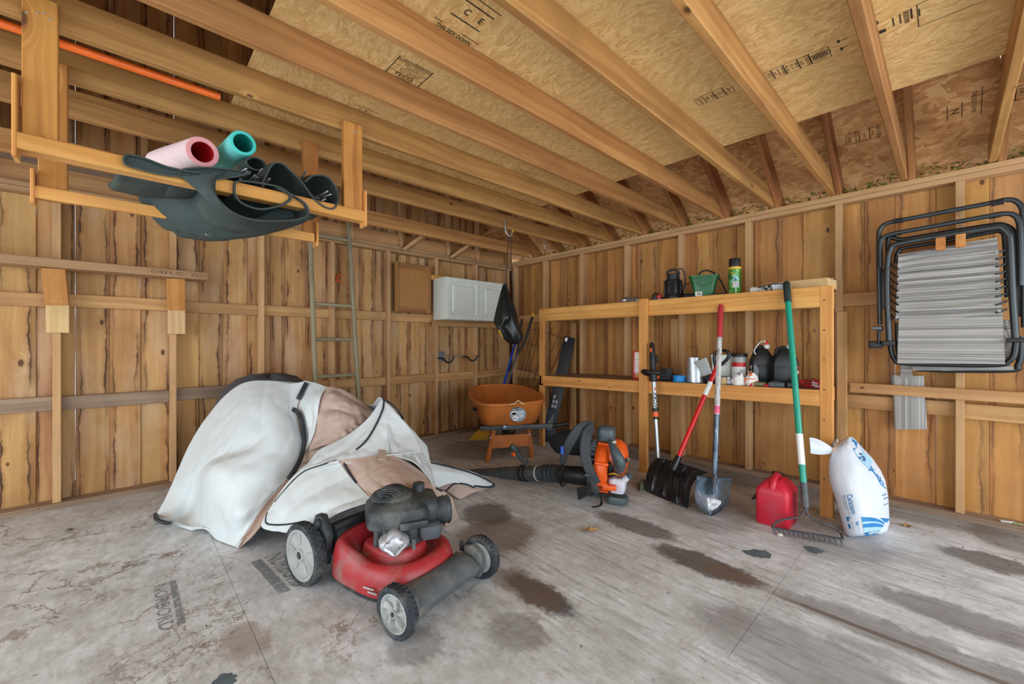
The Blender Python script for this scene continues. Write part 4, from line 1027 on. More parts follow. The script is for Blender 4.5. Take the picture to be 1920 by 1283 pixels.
# --- lower shelf
def LP(px, X):
    p, s = SP(px, X, 0); p.z = zlow(p.y) + 0.001; return p, s
p, s = LP(1201, 3.56); M = up_frame(p, R_(-4))
hc = AX(1203, 657, 3.52).z - p.z
t = thing('fuel_can', 'red and white tall rectangular fuel can behind the middle shelf post', 'can', p)
b = MB(); b.loft(rings_of(M, [(0.135, 0.085, 0.008, 0), (0.137, 0.087, 0.008, 0.003), (0.137, 0.087, 0.008, hc - 0.006), (0.13, 0.08, 0.008, hc)])); b.build('can', plain('can_red', (190, 44, 40), 0.35, var=0.05), t)
Mf = M @ Matrix(((1, 0, 0, 0), (0, 0, -1, -0.0437), (0, 1, 0, 0), (0, 0, 0, 1)))
b = MB(); quad(b, Mf, -0.052, 0.07, 0.067, hc - 0.01); b.build('pale_panel', plain('can_pale', (222, 186, 170), 0.4, var=0.1, scale=4), t)
b = MB(); text_mb('TRUFUEL', 0.052, Mf @ TM(-0.022, hc * 0.57, 0.001, R_(90)), b, 1.0, bold=0.02); b.build('name_lettering', M_WHITEPRINT, t)
b = MB(); text_mb('50:1', 0.040, Mf @ TM(-0.012, 0.035, 0.001), b, 1.0, bold=0.02); b.build('ratio_lettering', plain('gold_print', (226, 186, 60), 0.5, var=0.03), t)
b = MB(); b.tube([M @ Vector((-0.01, 0, hc)), M @ Vector((0.0, 0, hc + 0.03)), M @ Vector((0.045, 0, hc + 0.035)), M @ Vector((0.05, 0, hc))], 0.007, 6); b.lathe([(0.018, hc), (0.018, hc + 0.02), (0, hc + 0.02)], M @ Matrix.Translation((0.02, 0, 0)), 12); b.build('cap', M_BLACK, t)

p, s = LP(1249, 3.60); M = up_frame(p, R_(-8))
t = thing('black_carton', 'small black carton standing on the lower shelf beside the pole tool', 'carton', p)
b = MB(); b.box(M @ Vector((0, 0, 0.055)), (0.105, 0.05, 0.11), M.to_3x3()); b.box(M @ Vector((0.07, 0.03, 0.03)), (0.06, 0.08, 0.06), M.to_3x3()); b.build('carton', M_BLACK, t, bevel=0.002)
Mf = M @ Matrix(((1, 0, 0, 0), (0, 0, -1, -0.0252), (0, 1, 0, 0), (0, 0, 0, 1)))
b = MB()
for k in range(6): quad(b, Mf, -0.04 + k * 0.014, 0.012, -0.04 + k * 0.014 + 0.009, 0.017)
b.build('print_line', M_MGREY, t)
p, s = LP(1273.5, 3.50); M = up_frame(p)
t = thing('tape_roll', 'bright blue roll of tape lying flat on the lower shelf', 'tape', p)
b = MB(); b.lathe([(0.036, 0.0), (0.049, 0.0), (0.050, 0.003), (0.050, 0.052), (0.048, 0.055), (0.036, 0.055), (0.035, 0.05), (0.035, 0.004)], M, 28); b.f = b.f[:-2]; b.mi = b.mi[:-2]; b.build('tape', plain('blue_tape', (22, 140, 214), 0.5, var=0.04), t)
b = MB(); b.lathe([(0.033, 0.002), (0.0352, 0.002), (0.0352, 0.053), (0.033, 0.053)], M, 24); b.f = b.f[:-2]; b.mi = b.mi[:-2]; b.build('core', M_CARD, t)
p, s = LP(1304, 3.55); M = up_frame(p); hc = AX(1304, 669, 3.55).z - p.z
t = thing('metal_duct_fitting', 'silver sheet-metal tube with one slanted side on the lower shelf', 'duct', p)
b = MB(); rr_ = []
for (z, xl, xr) in ((0, -0.068, 0.074), (hc * 0.5, -0.068, 0.058), (hc, -0.066, 0.036), (hc - 0.002, -0.064, 0.034), (hc * 0.5, -0.066, 0.056), (0.002, -0.066, 0.072)):
    rr_.append([M @ Vector(((xl + xr) / 2 + (xr - xl) / 2 * math.cos(2 * math.pi * k / 32), (xr - xl) / 2 * math.sin(2 * math.pi * k / 32) * 0.9, z)) for k in range(32)])
b.loft(rr_, cap=False); b.build('tube', plain('galvanised', (196, 200, 204), 0.35, 0.7, var=0.1), t)
MB().tube([M @ Vector((0.0, -0.064, 0.003)), M @ Vector((-0.004, -0.046, hc - 0.003))], 0.002, 4).build('seam', M_STEEL, t)

p, s = LP(1347, 3.64); M = up_frame(p)
t = thing('black_tray', 'low black plastic tray under the white bucket on the lower shelf', 'tray', p)
b = MB(); b.loft(rings_of(M, [(0.2, 0.2, 0.02, 0), (0.23, 0.22, 0.02, 0.055), (0.222, 0.212, 0.02, 0.055), (0.19, 0.19, 0.02, 0.05)])); b.build('pan', M_BLACK, t)
MB().box(M @ Vector((0, -0.112, 0.05)), (0.08, 0.01, 0.008), M.to_3x3()).build('grip_lip', M_BLACK, t, bevel=0.002)
q = M @ Vector((0.025, 0.01, 0.056)); M2 = up_frame(q)
t = thing('white_bucket', 'square white plastic bucket behind the snow shovel grip', 'bucket', q)
b = MB(); b.loft(rings_of(M2, [(0.135, 0.12, 0.015, 0), (0.16, 0.14, 0.018, 0.165), (0.166, 0.146, 0.018, 0.165), (0.166, 0.146, 0.018, 0.175), (0.152, 0.132, 0.016, 0.175), (0.13, 0.115, 0.014, 0.01)])); b.build('tub', M_WHITE, t)
MB().tube(spline([M2 @ Vector((-0.08, 0, 0.165)), M2 @ Vector((-0.07, -0.05, 0.12)), M2 @ Vector((0, -0.08, 0.09)), M2 @ Vector((0.07, -0.05, 0.12)), M2 @ Vector((0.08, 0, 0.165))], 16), 0.003, 6).build('bail', M_ZINC, t)
q = M @ Vector((-0.085, -0.03, 0.062)); M2 = up_frame(q) @ Matrix.Rotation(R_(-24), 4, 'Y')
def clear_pl():
    t = NT('cloudy_clear_plastic'); n = t.noise(t.coord(), 12, 3)
    t.p.inputs['Transmission Weight'].default_value = 0.55
    return t.done(t.ramp(n, [(0.3, srgb(206, 208, 206)), (0.7, srgb(232, 234, 232))]), 0.25)
M_CLEAR = clear_pl()
t = thing('clear_plastic_tub', 'tilted cloudy plastic tub lying against the white bucket', 'tub', q)
b = MB(); b.loft(rings_of(M2, [(0.09, 0.09, 0.02, 0), (0.115, 0.115, 0.025, 0.13), (0.121, 0.121, 0.026, 0.13), (0.121, 0.121, 0.026, 0.137), (0.109, 0.109, 0.024, 0.137), (0.086, 0.086, 0.018, 0.006)])); b.build('tub', M_CLEAR, t)
for k in range(3): MB().box(M2 @ Vector((0, -0.05 - 0.003 * k, 0.03 + k * 0.03)), (0.085, 0.004, 0.004), M2.to_3x3()).build('rib', M_CLEAR, t)
p, s = LP(1355, 3.465); M = up_frame(p)
t = thing('small_tin', 'small tan tin at the front edge of the lower shelf', 'tin', p)
b = MB(); b.lathe([(0.033, 0), (0.034, 0.002), (0.034, 0.05), (0.035, 0.051), (0.035, 0.056), (0.031, 0.058), (0, 0.058)], M, 22); b.build('tin', plain('tan_tin', (176, 166, 132), 0.4, 0.3, var=0.06), t)
b = MB(); b.lathe([(0.0342, 0.012), (0.0345, 0.013), (0.0345, 0.044), (0.0342, 0.045)], M, 22); b.build('paper_band', M_CARD, t)
def crumple(name, label, cat, px, X, w, h, d, mats, seed, colors=None):
    p, s = LP(px, X); M = up_frame(p)
    t = thing(name, label, cat, p)
    b = MB(); rows = []; rq = random.Random(seed)
    for i in range(11):
        u = i / 10; z = h * u
        ww = w * (0.75 + 0.25 * math.sin(u * 3.0)) * (1 - 0.55 * u ** 2)
        rows.append([M @ Vector((ww / 2 * math.cos(k * 0.314) * (1 + 0.28 * mnoise.noise((k * .8, i * .5, seed))), d / 2 * math.sin(k * 0.314) * (1 + 0.28 * mnoise.noise((k * .8, i * .5, seed + 9))), z * (1 + 0.25 * mnoise.noise((k * .5, i * .2, seed + 4))))) for k in range(20)])
    b.loft(rows)
    for i, f in enumerate(b.f): b.mi[i] = 0 if len(mats) == 1 else (1 if mnoise.noise((i % 20 * 0.25, i // 20 * 0.35, seed)) > 0.05 else 0)
    b.build('bag', mats, t, smooth=25)
    return t, M
t, M = crumple('blue_white_packet', 'crumpled blue and white packet left of the black-lidded jar', 'packet', 1366, 3.52, 0.13, 0.055, 0.1, [M_WHITEPRINT, plain('pale_blue', (120, 168, 214), 0.4, var=0.1)], 3)
t, M = crumple('white_paper_bag', 'crumpled white paper bag at the front below the jar', 'bag', 1386, 3.48, 0.12, 0.085, 0.08, [M_WHITEPRINT], 8)
t, M = crumple('orange_packet', 'crumpled orange and white packet in front of the black jug with cord', 'packet', 1409, 3.48, 0.105, 0.10, 0.08, [M_WHITEPRINT, plain('orange_print', (232, 110, 36), 0.45, var=0.05)], 21)
t, M = crumple('red_packet', 'clear and dark red packet at the right end of the lower shelf', 'packet', 1521, 3.54, 0.20, 0.062, 0.13, [plain('dark_red_wrap', (120, 44, 40), 0.25, var=0.3, scale=40), plain('red_wrap', (176, 26, 38), 0.25, var=0.2)], 33)
b = MB(); P = [M @ Vector((0.02 + 0.02 * math.sin(k * 2.1), -0.072, 0.012 + 0.006 * k)) for k in range(7)]; b.tube(spline(P, 20), 0.002, 5); b.build('white_squiggle', M_WHITEPRINT, t)

p, s = LP(1386, 3.62); M = up_frame(p); hc = AX(1386, 661, 3.62).z - p.z; rj = 13.2 * s
t = thing('plastic_jar', 'clear plastic jar with black lid and red and white label', 'jar', p)
b = MB(); b.lathe([(rj * .95, 0), (rj, 0.005), (rj, hc * 0.84), (rj * 0.96, hc * 0.88), (rj * 0.94, hc * .9), (rj * 0.92, hc * .88), (rj * .96, hc * .8), (rj * .96, 0.008)], M, 30); b.build('jar', M_CLEAR, t)
b = MB(); b.lathe([(rj * 0.9, 0.009), (rj * 0.93, 0.012), (rj * 0.93, hc * 0.3), (0, hc * 0.36)], M, 24); b.build('contents', plain('dark_contents', (70, 60, 54), 0.8, var=0.5, scale=80), t)
b = MB(); b.lathe([(rj * 1.0, hc * .88), (rj * 1.03, hc * .885), (rj * 1.03, hc * .985), (rj * .98, hc), (0, hc)], M, 30); b.build('lid', M_BLACK, t)
on_cyl(wrapbox(-rj * 1.2, hc * .12, rj * 0.9, hc * .56, 0.0008, 16), p, rj).build('label', M_WHITEPRINT, t)
on_cyl(wrapbox(-rj * 1.2, hc * .56, rj * 0.9, hc * .70, 0.0008, 16), p, rj).build('red_band', M_RED, t)
b = MB()
for (x_, sg) in ((0.004, 1), (0.02, 1)):
    pts = [(x_ + 0.016 * math.sin(k * 1.9), hc * (.48 - .05 * k) * 1.0, 0.002) for k in range(7)]
    b.tube(spline(pts, 26), 0.0016, 4)
on_cyl(b, p, rj).build('scribble', M_BLACKPRINT, t)

def jug(px, X, name, label, w, d, hpx, flat_face):
    p, s = LP(px, X); M = up_frame(p, R_(14)); h = AX(px, hpx, X).z - p.z
    t = thing(name, label, 'jug', p, group='black oil jugs on the lower shelf')
    b = MB(); b.loft(rings_of(M, [(w * .96, d * .96, 0.02, 0), (w, d, 0.02, 0.008), (w, d, 0.02, h * .58), (w * .86, d * .9, 0.02, h * .72), (w * .5, d * .62, 0.02, h * .9), (w * .34, d * .4, 0.015, h * .94)])); b.build('body', M_BLACK, t)
    b = MB(); b.tube([M @ Vector(q) for q in ((-w * .36, 0, h * .72), (-w * .28, 0, h * .92), (0.0, 0, h * .98), (w * .16, 0, h * .94))], 0.013, 10); b.build('handle', M_BLACK, t)
    b = MB(); b.lathe([(0.022, 0), (0.022, 0.028), (0.018, 0.031), (0, 0.031)], M @ Matrix.Translation((w * .22, 0, h * .925)), 18); b.build('cap', M_WHITE, t)
    b = MB(); b.box(M @ Vector((-0.01, -d / 2 - 0.001, h * .3)), (w * .6, 0.006, h * .42), M.to_3x3()); b.build('front_rib', M_BLACK, t, bevel=0.002)
    return t, M, h
t, M, h = jug(1428, 3.64, 'oil_jug', 'black jug with white cap and wavy white cord on the lower shelf', 0.155, 0.12, 647, 0)
b = MB(); b.lathe([(0.012, 0.0), (0.012, 0.02), (0.005, 0.03)], M @ Matrix.Translation((0.155 * .22, 0, h * .925 + 0.031)), 12); b.build('red_nozzle', M_RED, t)
P = [AX(px, py, 3.58) for px, py in ((1435, 641), (1433, 638), (1425, 641), (1416, 652), (1414, 658), (1417, 664), (1412, 670), (1414, 678), (1408, 686), (1410, 692), (1406, 696), (1401, 695))]
b = MB(); b.tube(spline(P, 50), 0.0042, 6); b.build('wavy_cord', M_WHITE, t)
b = MB(); b.prism([(0.0, 0.02), (0.03, 0.0), (0.034, 0.06), (0.012, 0.10), (0.0, 0.09)], 0, 0.004, M @ Matrix(((1, 0, 0, -0.07), (0, 0, -1, -0.066), (0, 1, 0, 0.06), (0, 0, 0, 1)))); b.build('side_label', M_MGREY, t)
t, M, h = jug(1470, 3.62, 'oil_jug', 'black jug with faceted side and red label behind the green rake handle', 0.165, 0.13, 648, 1)
Mf = M @ Matrix(((1, 0, 0, 0.058), (0, 0, -1, -0.0665), (0, 1, 0, 0), (0, 0, 0, 1)))
b = MB(); quad(b, Mf, -0.02, 0.03, 0.02, 0.16); b.build('label', M_BLACKPRINT, t)
b = MB(); quad(b, Mf, -0.018, 0.09, 0.018, 0.125, 0.001); b.lathe([(0.016, 0.001), (0, 0.0012)], Mf @ TM(0, 0.142, 0), 14); b.build('red_print', plain('dull_red_print', (190, 70, 60), 0.5), t)
b = MB(); quad(b, Mf, -0.018, 0.10, 0.018, 0.112, 0.0014); quad(b, Mf, -0.016, 0.034, 0.008, 0.058, 0.001); b.build('white_print', M_WHITEPRINT, t)

p, s = LP(1465, 3.47); M = up_frame(p)
t = thing('battery_charger', 'low black battery charger at the front of the lower shelf', 'charger', p)
b = MB(); b.box(M @ Vector((-0.03, 0, 0.018)), (0.1, 0.07, 0.036), M.to_3x3()); b.build('base', M_DGREY, t, bevel=0.008)
b = MB(); b.box(M @ Vector((0.06, 0, 0.019)), (0.055, 0.06, 0.038), M.to_3x3()); b.build('battery', M_BLACK, t, bevel=0.006)
b = MB(); b.box(M @ Vector((-0.035, -0.01, 0.04)), (0.05, 0.03, 0.01), M.to_3x3()); b.build('ridge', M_BLACK, t, bevel=0.003)
p, s = LP(1424, 3.455); M = up_frame(p)
t = thing('caulk_tube_end', 'short grey tube with pale yellow end at the lower shelf edge', 'tube', p)
Mx = M @ Matrix.Translation((-0.04, 0, 0.0165)) @ Matrix.Rotation(R_(90), 4, 'Y')
b = MB(); b.lathe([(0.016, 0.004), (0.0165, 0.01), (0.0165, 0.08), (0.008, 0.088)], Mx, 16); b.build('tube', plain('olive_grey', (120, 118, 88), 0.5), t)
b = MB(); b.lathe([(0.0, 0), (0.014, 0.001), (0.016, 0.005)], Mx, 16); b.build('end_cap', plain('pale_yellow', (226, 210, 110), 0.5), t)
for px, X in ((1407.5, 3.452), (1437.5, 3.452)):  # two small loose red caps at the shelf edge
    p, s = LP(px, X); b = MB(); b.lathe([(0.016, 0), (0.016, 0.016), (0.012, 0.021), (0, 0.021)], up_frame(p), 16); b.lathe([(0.0165, 0.0), (0.0165, 0.004)], up_frame(p), 16)
    o = b.build('red_cap', M_RED); tag(o, 'small red cap left of the pale yellow tube end' if px < 1420 else 'small red cap right of the pale yellow tube end', 'stopper')

# ------------------------------------------------------------------ corner: black carton, wire trellis, loppers, rake, stake
t = thing('long_black_box', 'tall narrow black product box leaning in the corner at the shelf end', 'box', (3.6, 3.22, 0))
a, c = Vector((3.60, 3.235, 0.0)), AX(1068, 634, 3.93)
ax = (c - a).normalized(); L = (c - a).length
M = frame(a, (0.35, -0.94, 0), ax)     # z along the box, x across its wide face
M = Matrix((Vector((0.62, -0.785, 0)).normalized().to_4d(), Vector((0, 0, 0, 0)), Vector((0, 0, 0, 0)), Vector((0, 0, 0, 1)))).transposed() if False else frame(a, (0.62, -0.785, -0.30), ax)
M.col[2] = ax.to_4d(); xx_ = M.col[0].to_3d(); xx_ = (Vector((0.60, -0.80, 0)) - ax * Vector((0.60, -0.80, 0)).dot(ax)).normalized(); yy_ = ax.cross(xx_)
M = Matrix((xx_, yy_, ax)).transposed().to_4x4(); M.translation = a + ax * 0.01
BW, BD = 0.135, 0.085
b = MB(); b.box(M @ Vector((0, 0, L / 2)), (BW, BD, L), M.to_3x3()); b.build('carton', plain('black_card', (34, 34, 38), 0.45, var=0.12), t, bevel=0.002)
b = MB(); b.box(M @ Vector((0, 0, L * .17)), (BW + .002, BD + .002, L * .24), M.to_3x3()); b.build('navy_sleeve', plain('navy_card', (22, 38, 54), 0.4, var=0.1), t)
sgn = -1 if (M.to_3x3() @ Vector((0, -1, 0))).dot(VIEW) < 0 else 1
F = M @ Matrix(((1, 0, 0, 0), (0, 0, sgn, sgn * (BD / 2 + 0.0014)), (0, 1, 0, 0), (0, 0, 0, 1)))
Fl = M @ Matrix(((0, 0, -1, -BW / 2 - 0.0014), (1, 0, 0, 0), (0, 1, 0, 0), (0, 0, 0, 1)))
M_SQ = plain('pale_grey_print', (176, 180, 182), 0.5, var=0.2, scale=60)
for i in range(2):
    for j in range(3 if i == 0 else 2): b = MB(); quad(b, F, -0.035 + i * 0.036, L * .31 + j * 0.055, -0.035 + i * 0.036 + 0.026, L * .31 + j * 0.055 + 0.04); b.build('picture_square', M_SQ, t)
for j in range(6): b = MB(); quad(b, Fl, -0.018, L * .30 + j * 0.062, 0.014, L * .30 + j * 0.062 + 0.045); b.build('picture_square', M_SQ, t)
b = MB()
for j in range(2): quad(b, Fl, -0.02, L * .78 + j * 0.085, 0.02, L * .78 + j * 0.085 + 0.075)
b.build('maroon_print', plain('maroon_print', (96, 44, 48), 0.5, var=0.2, scale=40), t)
b = MB(); text_mb('WORX', 0.05, Fl @ TM(0, L * .68, 0.001, R_(90)), b, 1.0); quad(b, Fl, -0.02, L * .955, 0.02, L * .998, 0.001); quad(b, F, -0.05, L * .955, -0.02, L * .99, 0.001)
for j in range(3): quad(b, F, -0.03 + j * .02, L * .1, -0.026 + j * .02, L * (.19 + .03 * j), 0.001)
b.build('white_print', M_WHITEPRINT, t)

M_RUST = plain('rusty_wire', (74, 52, 44), 0.7, var=0.3, scale=40)
t = thing('wire_trellis', 'rusty thin wire trellis leaning on the boards in the far corner', 'trellis', (3.9, 3.6, 0))
for (x0, y0, x1, y1, X0, X1) in ((996, 622, 957, 770, 3.99, 3.86), (1004, 612, 968, 770, 4.0, 3.86), (1013, 612, 975, 770, 4.0, 3.86), (1022, 626, 985, 775, 4.0, 3.86), (1036, 612, 980, 775, 4.0, 3.86), (1053, 614, 985, 772, 4.0, 3.86), (1068, 618, 992, 775, 4.0, 3.86), (1060, 640, 998, 772, 4.0, 3.86)):
    a, c = AX(x0, y0, X0), AX(x1, y1, X1)
    q = c + (c - a) * ((0.01 - c.z) / (c.z - a.z)) if c.z > 0.01 else c
    q = q if q.x > 3.5 and q.y < 4.2 else c
    MB().tube([a, a.lerp(q, .5), q], 0.004, 5).build('wire', M_RUST, t)
for P in (((984, 618), (1005, 617), (1040, 628), (1066, 638)), ((970, 690), (985, 692), (1010, 702), (1030, 710)), ((985, 640), (1010, 650), (1024, 655))):
    MB().tube(spline([AX(x, y, 3.97) for x, y in P], 12), 0.004, 5).build('wire_hoop', M_RUST, t)

t = thing('leaf_rake', 'blue-handled rake with yellow fan tines standing in the far corner', 'rake', (3.3, 3.85, 0))
top = AY(967, 640, 4.18); low = AZ(928, 815, 0.11)
a = AD(916, 812, 4.92); a = AD(912, 790, 5.0)
top = AD(966.5, 640, 5.55); neck = AD(926, 790, 5.02)
MB().tube([neck, neck.lerp(top, .5), top], 0.017, 12).build('handle', M_BLUE, t)
MB().tube([top, top + (top - neck).normalized() * 0.14], 0.02, 10).build('grip', M_BLACK, t)
MB().box(neck, (0.07, 0.03, 0.06)).build('socket', M_YELLOW, t, bevel=0.008)
for k in range(15):
    u = k / 14
    foot = AZ(884 + 34 * u, 828 + 4 * math.sin(u * 3.1), 0.004) if False else AD(882 + 32 * u, 822 + 3 * math.sin(u * 9), 4.90)
    foot.z = 0.012
    mid = neck.lerp(foot, .6) + Vector((0, 0, 0.03))
    MB().tube(spline([neck, mid, foot, foot - VIEW * 0.02 + Vector((0, 0, -0.006))], 8), 0.0055, 5).build('tine', M_YELLOW, t)
t = thing('long_loppers', 'long black-handled loppers with yellow tip leaning in the far corner', 'loppers', (3.8, 3.75, 0))
Pk = [AD(998, 593, 5.35), AD(990, 620, 5.32), AD(981, 645, 5.3), AD(968, 664, 5.28)]
MB().tube(spline(Pk, 14), 0.016, 10).build('handle', M_BLACK, t)
d_ = (AD(968, 664, 5.28) - AD(952, 720, 5.2)); piv = AD(968, 664, 5.28)
foot = piv - d_ * (piv.z / d_.z)
Pk2 = [AD(979, 597, 5.38), AD(974, 625, 5.34), AD(972, 648, 5.3), piv]
MB().tube(spline(Pk2, 14), 0.013, 10).build('handle', M_BLACK, t)
MB().tube([piv, foot], 0.014, 10).build('shaft', M_DGREY, t)
MB().tube([Pk[0], Pk[0] + (Pk[0] - Pk[1]).normalized() * 0.05], 0.018, 10).build('tip', M_YELLOW, t)
t_ = plank('wooden_stake', AX(1067, 850, 3.95), AX(1076, 700, 4.02), 0.03, 0.02, (-1, 0, 0.05), wood('pinkish_wood', (206, 140, 104), (160, 96, 64), knots=0, vary=0.02))
tag(t_, 'pinkish wooden stake leaning beside the long black box', 'stake')
# ------------------------------------------------------------------ wheelbarrow
M_TRAY = plain('orange_poly_tray', (190, 108, 44), 0.5, var=0.1, scale=6, dirt=(96, 64, 44), dirt_amt=0.3)
wb = thing('wheelbarrow', 'orange poly tray wheelbarrow standing in the far corner', 'wheelbarrow', (2.95, 3.25, 0))
rim = [(880, 738, 4.45), (892, 752, 4.02), (908, 758, 3.84), (935, 759, 3.83), (965, 757, 3.90), (1000, 754, 4.0), (1017, 750, 4.10), (1019, 745, 4.25), (1008, 736, 4.5), (990, 727, 4.8), (965, 722, 5.0), (935, 721, 5.05), (905, 722, 5.0), (886, 727, 4.8)]
flo = [(900, 780, 4.45), (904, 792, 4.10), (914, 797, 3.96), (940, 797, 3.96), (965, 796, 4.0), (992, 793, 4.06), (1004, 790, 4.16), (1004, 784, 4.3), (992, 780, 4.42), (982, 775, 4.58), (965, 772, 4.68), (945, 772, 4.68), (928, 773, 4.62), (916, 775, 4.55)]
Rm = spline([AD(*p) for p in rim], 56, True); Fm = spline([AD(*p) for p in flo], 56, True)
b = MB()
rows = [Fm]
for k in range(1, 7):
    u = k / 6; rows.append([f.lerp(r, u) + Vector((0, 0, -0.03 * math.sin(u * math.pi))) + (r - f).normalized() * 0.0 for f, r in zip(Fm, Rm)])
b.grid(rows, True)
c_ = sum(Fm, Vector()) / 56; n0 = len(b.v); b.v.append(c_ - Vector((0, 0, 0.01)))
for k in range(56): b.f.append([k, (k + 1) % 56, n0]); b.mi.append(0)
b.build('tray', M_TRAY, wb, solid=0.007, smooth=50)
MB().tube(Rm, 0.016, 8, closed=True).build('rolled_rim', M_TRAY, wb)
hA, hB, hC = AD(900, 802, 4.0), AD(1036, 797, 4.02), AD(1066, 793, 3.98)
b = MB(); b.tube([hA, hB], 0.030, 4); b.build('handle_bar', M_DGREY, wb, bevel=0.004)
MB().tube([hB - (hC - hB) * 0.1, hC], 0.022, 12).build('grip', M_BLACK, wb)
q = AD(946, 800, 3.95); b = MB(); b.lathe([(0.018, -0.02), (0.018, 0.004), (0.012, 0.007), (0, 0.007)], face_frame(q), 16); b.build('bolt', plain('blue_steel', (130, 160, 190), 0.35, 0.6), wb)
legs = [(914, 866, 926, 804), (998, 858, 991, 803)]
for (x0, y0, x1, y1) in legs:
    f = AZ(x0, y0, 0.0); tp = AD(x1, y1, (f.x * .6845 + f.y * .729) + 0.06)
    s_ = 1
    b = MB(); b.tube([f + Vector((0, 0, 0.008)), f.lerp(tp, .5), tp], 0.03, 4, flat=(1.0, 0.35)); b.build('leg', M_TRAY, wb)
    bk = f + VIEW * 0.28 + Vector((0, 0, 0.012))
    b = MB(); b.tube(spline([f + Vector((0, 0, 0.012)), f + VIEW * 0.1 + Vector((0, 0, 0.01)), bk, bk + VIEW * 0.12 + Vector((0, 0, 0.26))], 10), 0.022, 4, flat=(1.0, 0.3)); b.build('leg_brace', M_TRAY, wb)
a1, a2, a3, a4 = AD(921, 816, 4.04), AD(992, 812, 4.12), AD(991, 835, 4.12), AD(920, 840, 4.04)
b = MB(); b.add([a1, a2, a3, a4, a1 + VIEW * .012, a2 + VIEW * .012, a3 + VIEW * .012, a4 + VIEW * .012], [(0, 1, 2, 3), (7, 6, 5, 4), (0, 4, 5, 1), (1, 5, 6, 2), (2, 6, 7, 3), (3, 7, 4, 0)]); b.build('cross_plate', M_TRAY, wb)
for (px, py) in ((920, 820), (918, 838), (993, 814), (993, 832)):
    MB().lathe([(0.009, -0.01), (0.009, 0.005), (0, 0.006)], face_frame(AD(px, py, 4.0)), 10).build('bolt_head', M_STEEL, wb)
wl = AD(955, 812, 4.85); wl.z = 0.17
Mw = face_frame(wl, R_(75)); b = MB(); b.lathe([(0.09, -0.035), (0.15, -0.045), (0.17, -0.025), (0.17, 0.025), (0.15, 0.045), (0.09, 0.035)], Mw, 28); b.build('tyre', M_RUBBER, wb)
b = MB(); b.lathe([(0.02, -0.05), (0.09, -0.03), (0.09, 0.03), (0.02, 0.05)], Mw, 24); b.build('wheel_hub', M_TRAY, wb)
for sg in (-1, 1):
    MB().tube([AD(935 + 20 * (sg + 1), 800, 4.05), wl + RGT * 0.1 * sg * 0.7 + Vector((0, 0, 0.05))], 0.02, 8).build('undercarriage_rail', M_DGREY, wb)
# round sticker on the tray front
q = AD(971, 776, 3.905); Ms = face_frame(q); Ms = Ms @ Matrix.Rotation(R_(8), 4, 'Z') @ Matrix.Rotation(R_(14), 4, 'X')
rs = 15 / FPX * 3.905
b = MB(); b.lathe([(rs, -0.004), (rs, 0.0), (0, 0.0002)], Ms, 36); st = b.build('round_sticker', plain('sticker_grey', (150, 168, 180), 0.4, var=0.08), wb)
b = MB(); poly = [(rs * .97 * math.cos(a), rs * .97 * math.sin(a)) for a in [R_(38 + 104 * k / 16) for k in range(17)]]
b.add([Ms @ Vector((x, y, 0.0012)) for x, y in poly], [tuple(range(17))]); b.build('black_cap_print', M_BLACKPRINT, wb)
b = MB(); text_mb('TRUE TEMPER', rs * .2, Ms @ TM(0, rs * .74, 0.0018), b, 1.0, bold=0.01)
for k, w in enumerate((.8, .7, .75)): quad(b, Ms, rs * .05, rs * (.34 - .13 * k), rs * (.05 + w), rs * (.40 - .13 * k), 0.0012)
for k, w in enumerate((.6, .65, .5)): quad(b, Ms, rs * .05, rs * (-.18 - .14 * k), rs * (.05 + w), rs * (-.10 - .14 * k), 0.0012)
b.add([Ms @ Vector((-rs * .42 + rs * .4 * math.cos(k * .4), rs * .22 + rs * .34 * math.sin(k * .4), 0.0010)) for k in range(16)], [tuple(range(16))])
b.add([Ms @ Vector((-rs * .38 + rs * .4 * math.cos(k * .4), -rs * .45 + rs * .32 * math.sin(k * .4), 0.0010)) for k in range(16)], [tuple(range(16))])
b.build('white_print', M_WHITEPRINT, wb)
b = MB(); b.add([Ms @ Vector((-rs * .45 + rs * .3 * math.cos(k * .45) * (1.1 if k % 5 else .8), rs * .18 + rs * .2 * math.sin(k * .45), 0.0018)) for k in range(14)], [tuple(range(14))]); quad(b, Ms @ Matrix.Rotation(R_(-16), 4, 'Z'), -rs * .6, -rs * .62, -rs * .05, -rs * .54, 0.0018); b.build('picture_print', M_BLACKPRINT, wb)
MB().tube(spline([AD(x, y, 3.86) for x, y in ((956, 758), (965, 755), (971, 750), (976, 753), (982, 757))], 14), 0.0045, 6).build('cord_loop', plain('pale_cord', (222, 196, 140), 0.7), wb)
q = AD(893, 766, 4.06); b = MB(); b.box(q, (0.004, 0.10, 0.035), Matrix.Rotation(R_(8), 3, 'Z')); b.build('side_label', M_BLACKPRINT, wb)

# ------------------------------------------------------------------ backpack blower
M_OR2 = plain('blower_orange', (232, 92, 26), 0.36, var=0.06)
M_TEAL = plain('blower_grey', (72, 84, 88), 0.42, var=0.08)
M_STRAP = plain('harness_fabric', (58, 62, 66), 0.8, var=0.12, bump=0.3, scale=120)
bw = thing('backpack_blower', 'orange and grey backpack leaf blower with its tube lying on the floor', 'leaf blower', AZ(1130, 925, 0))
D0 = 3.12
def seq(pts, n): return spline([AD(*p) for p in pts], n)
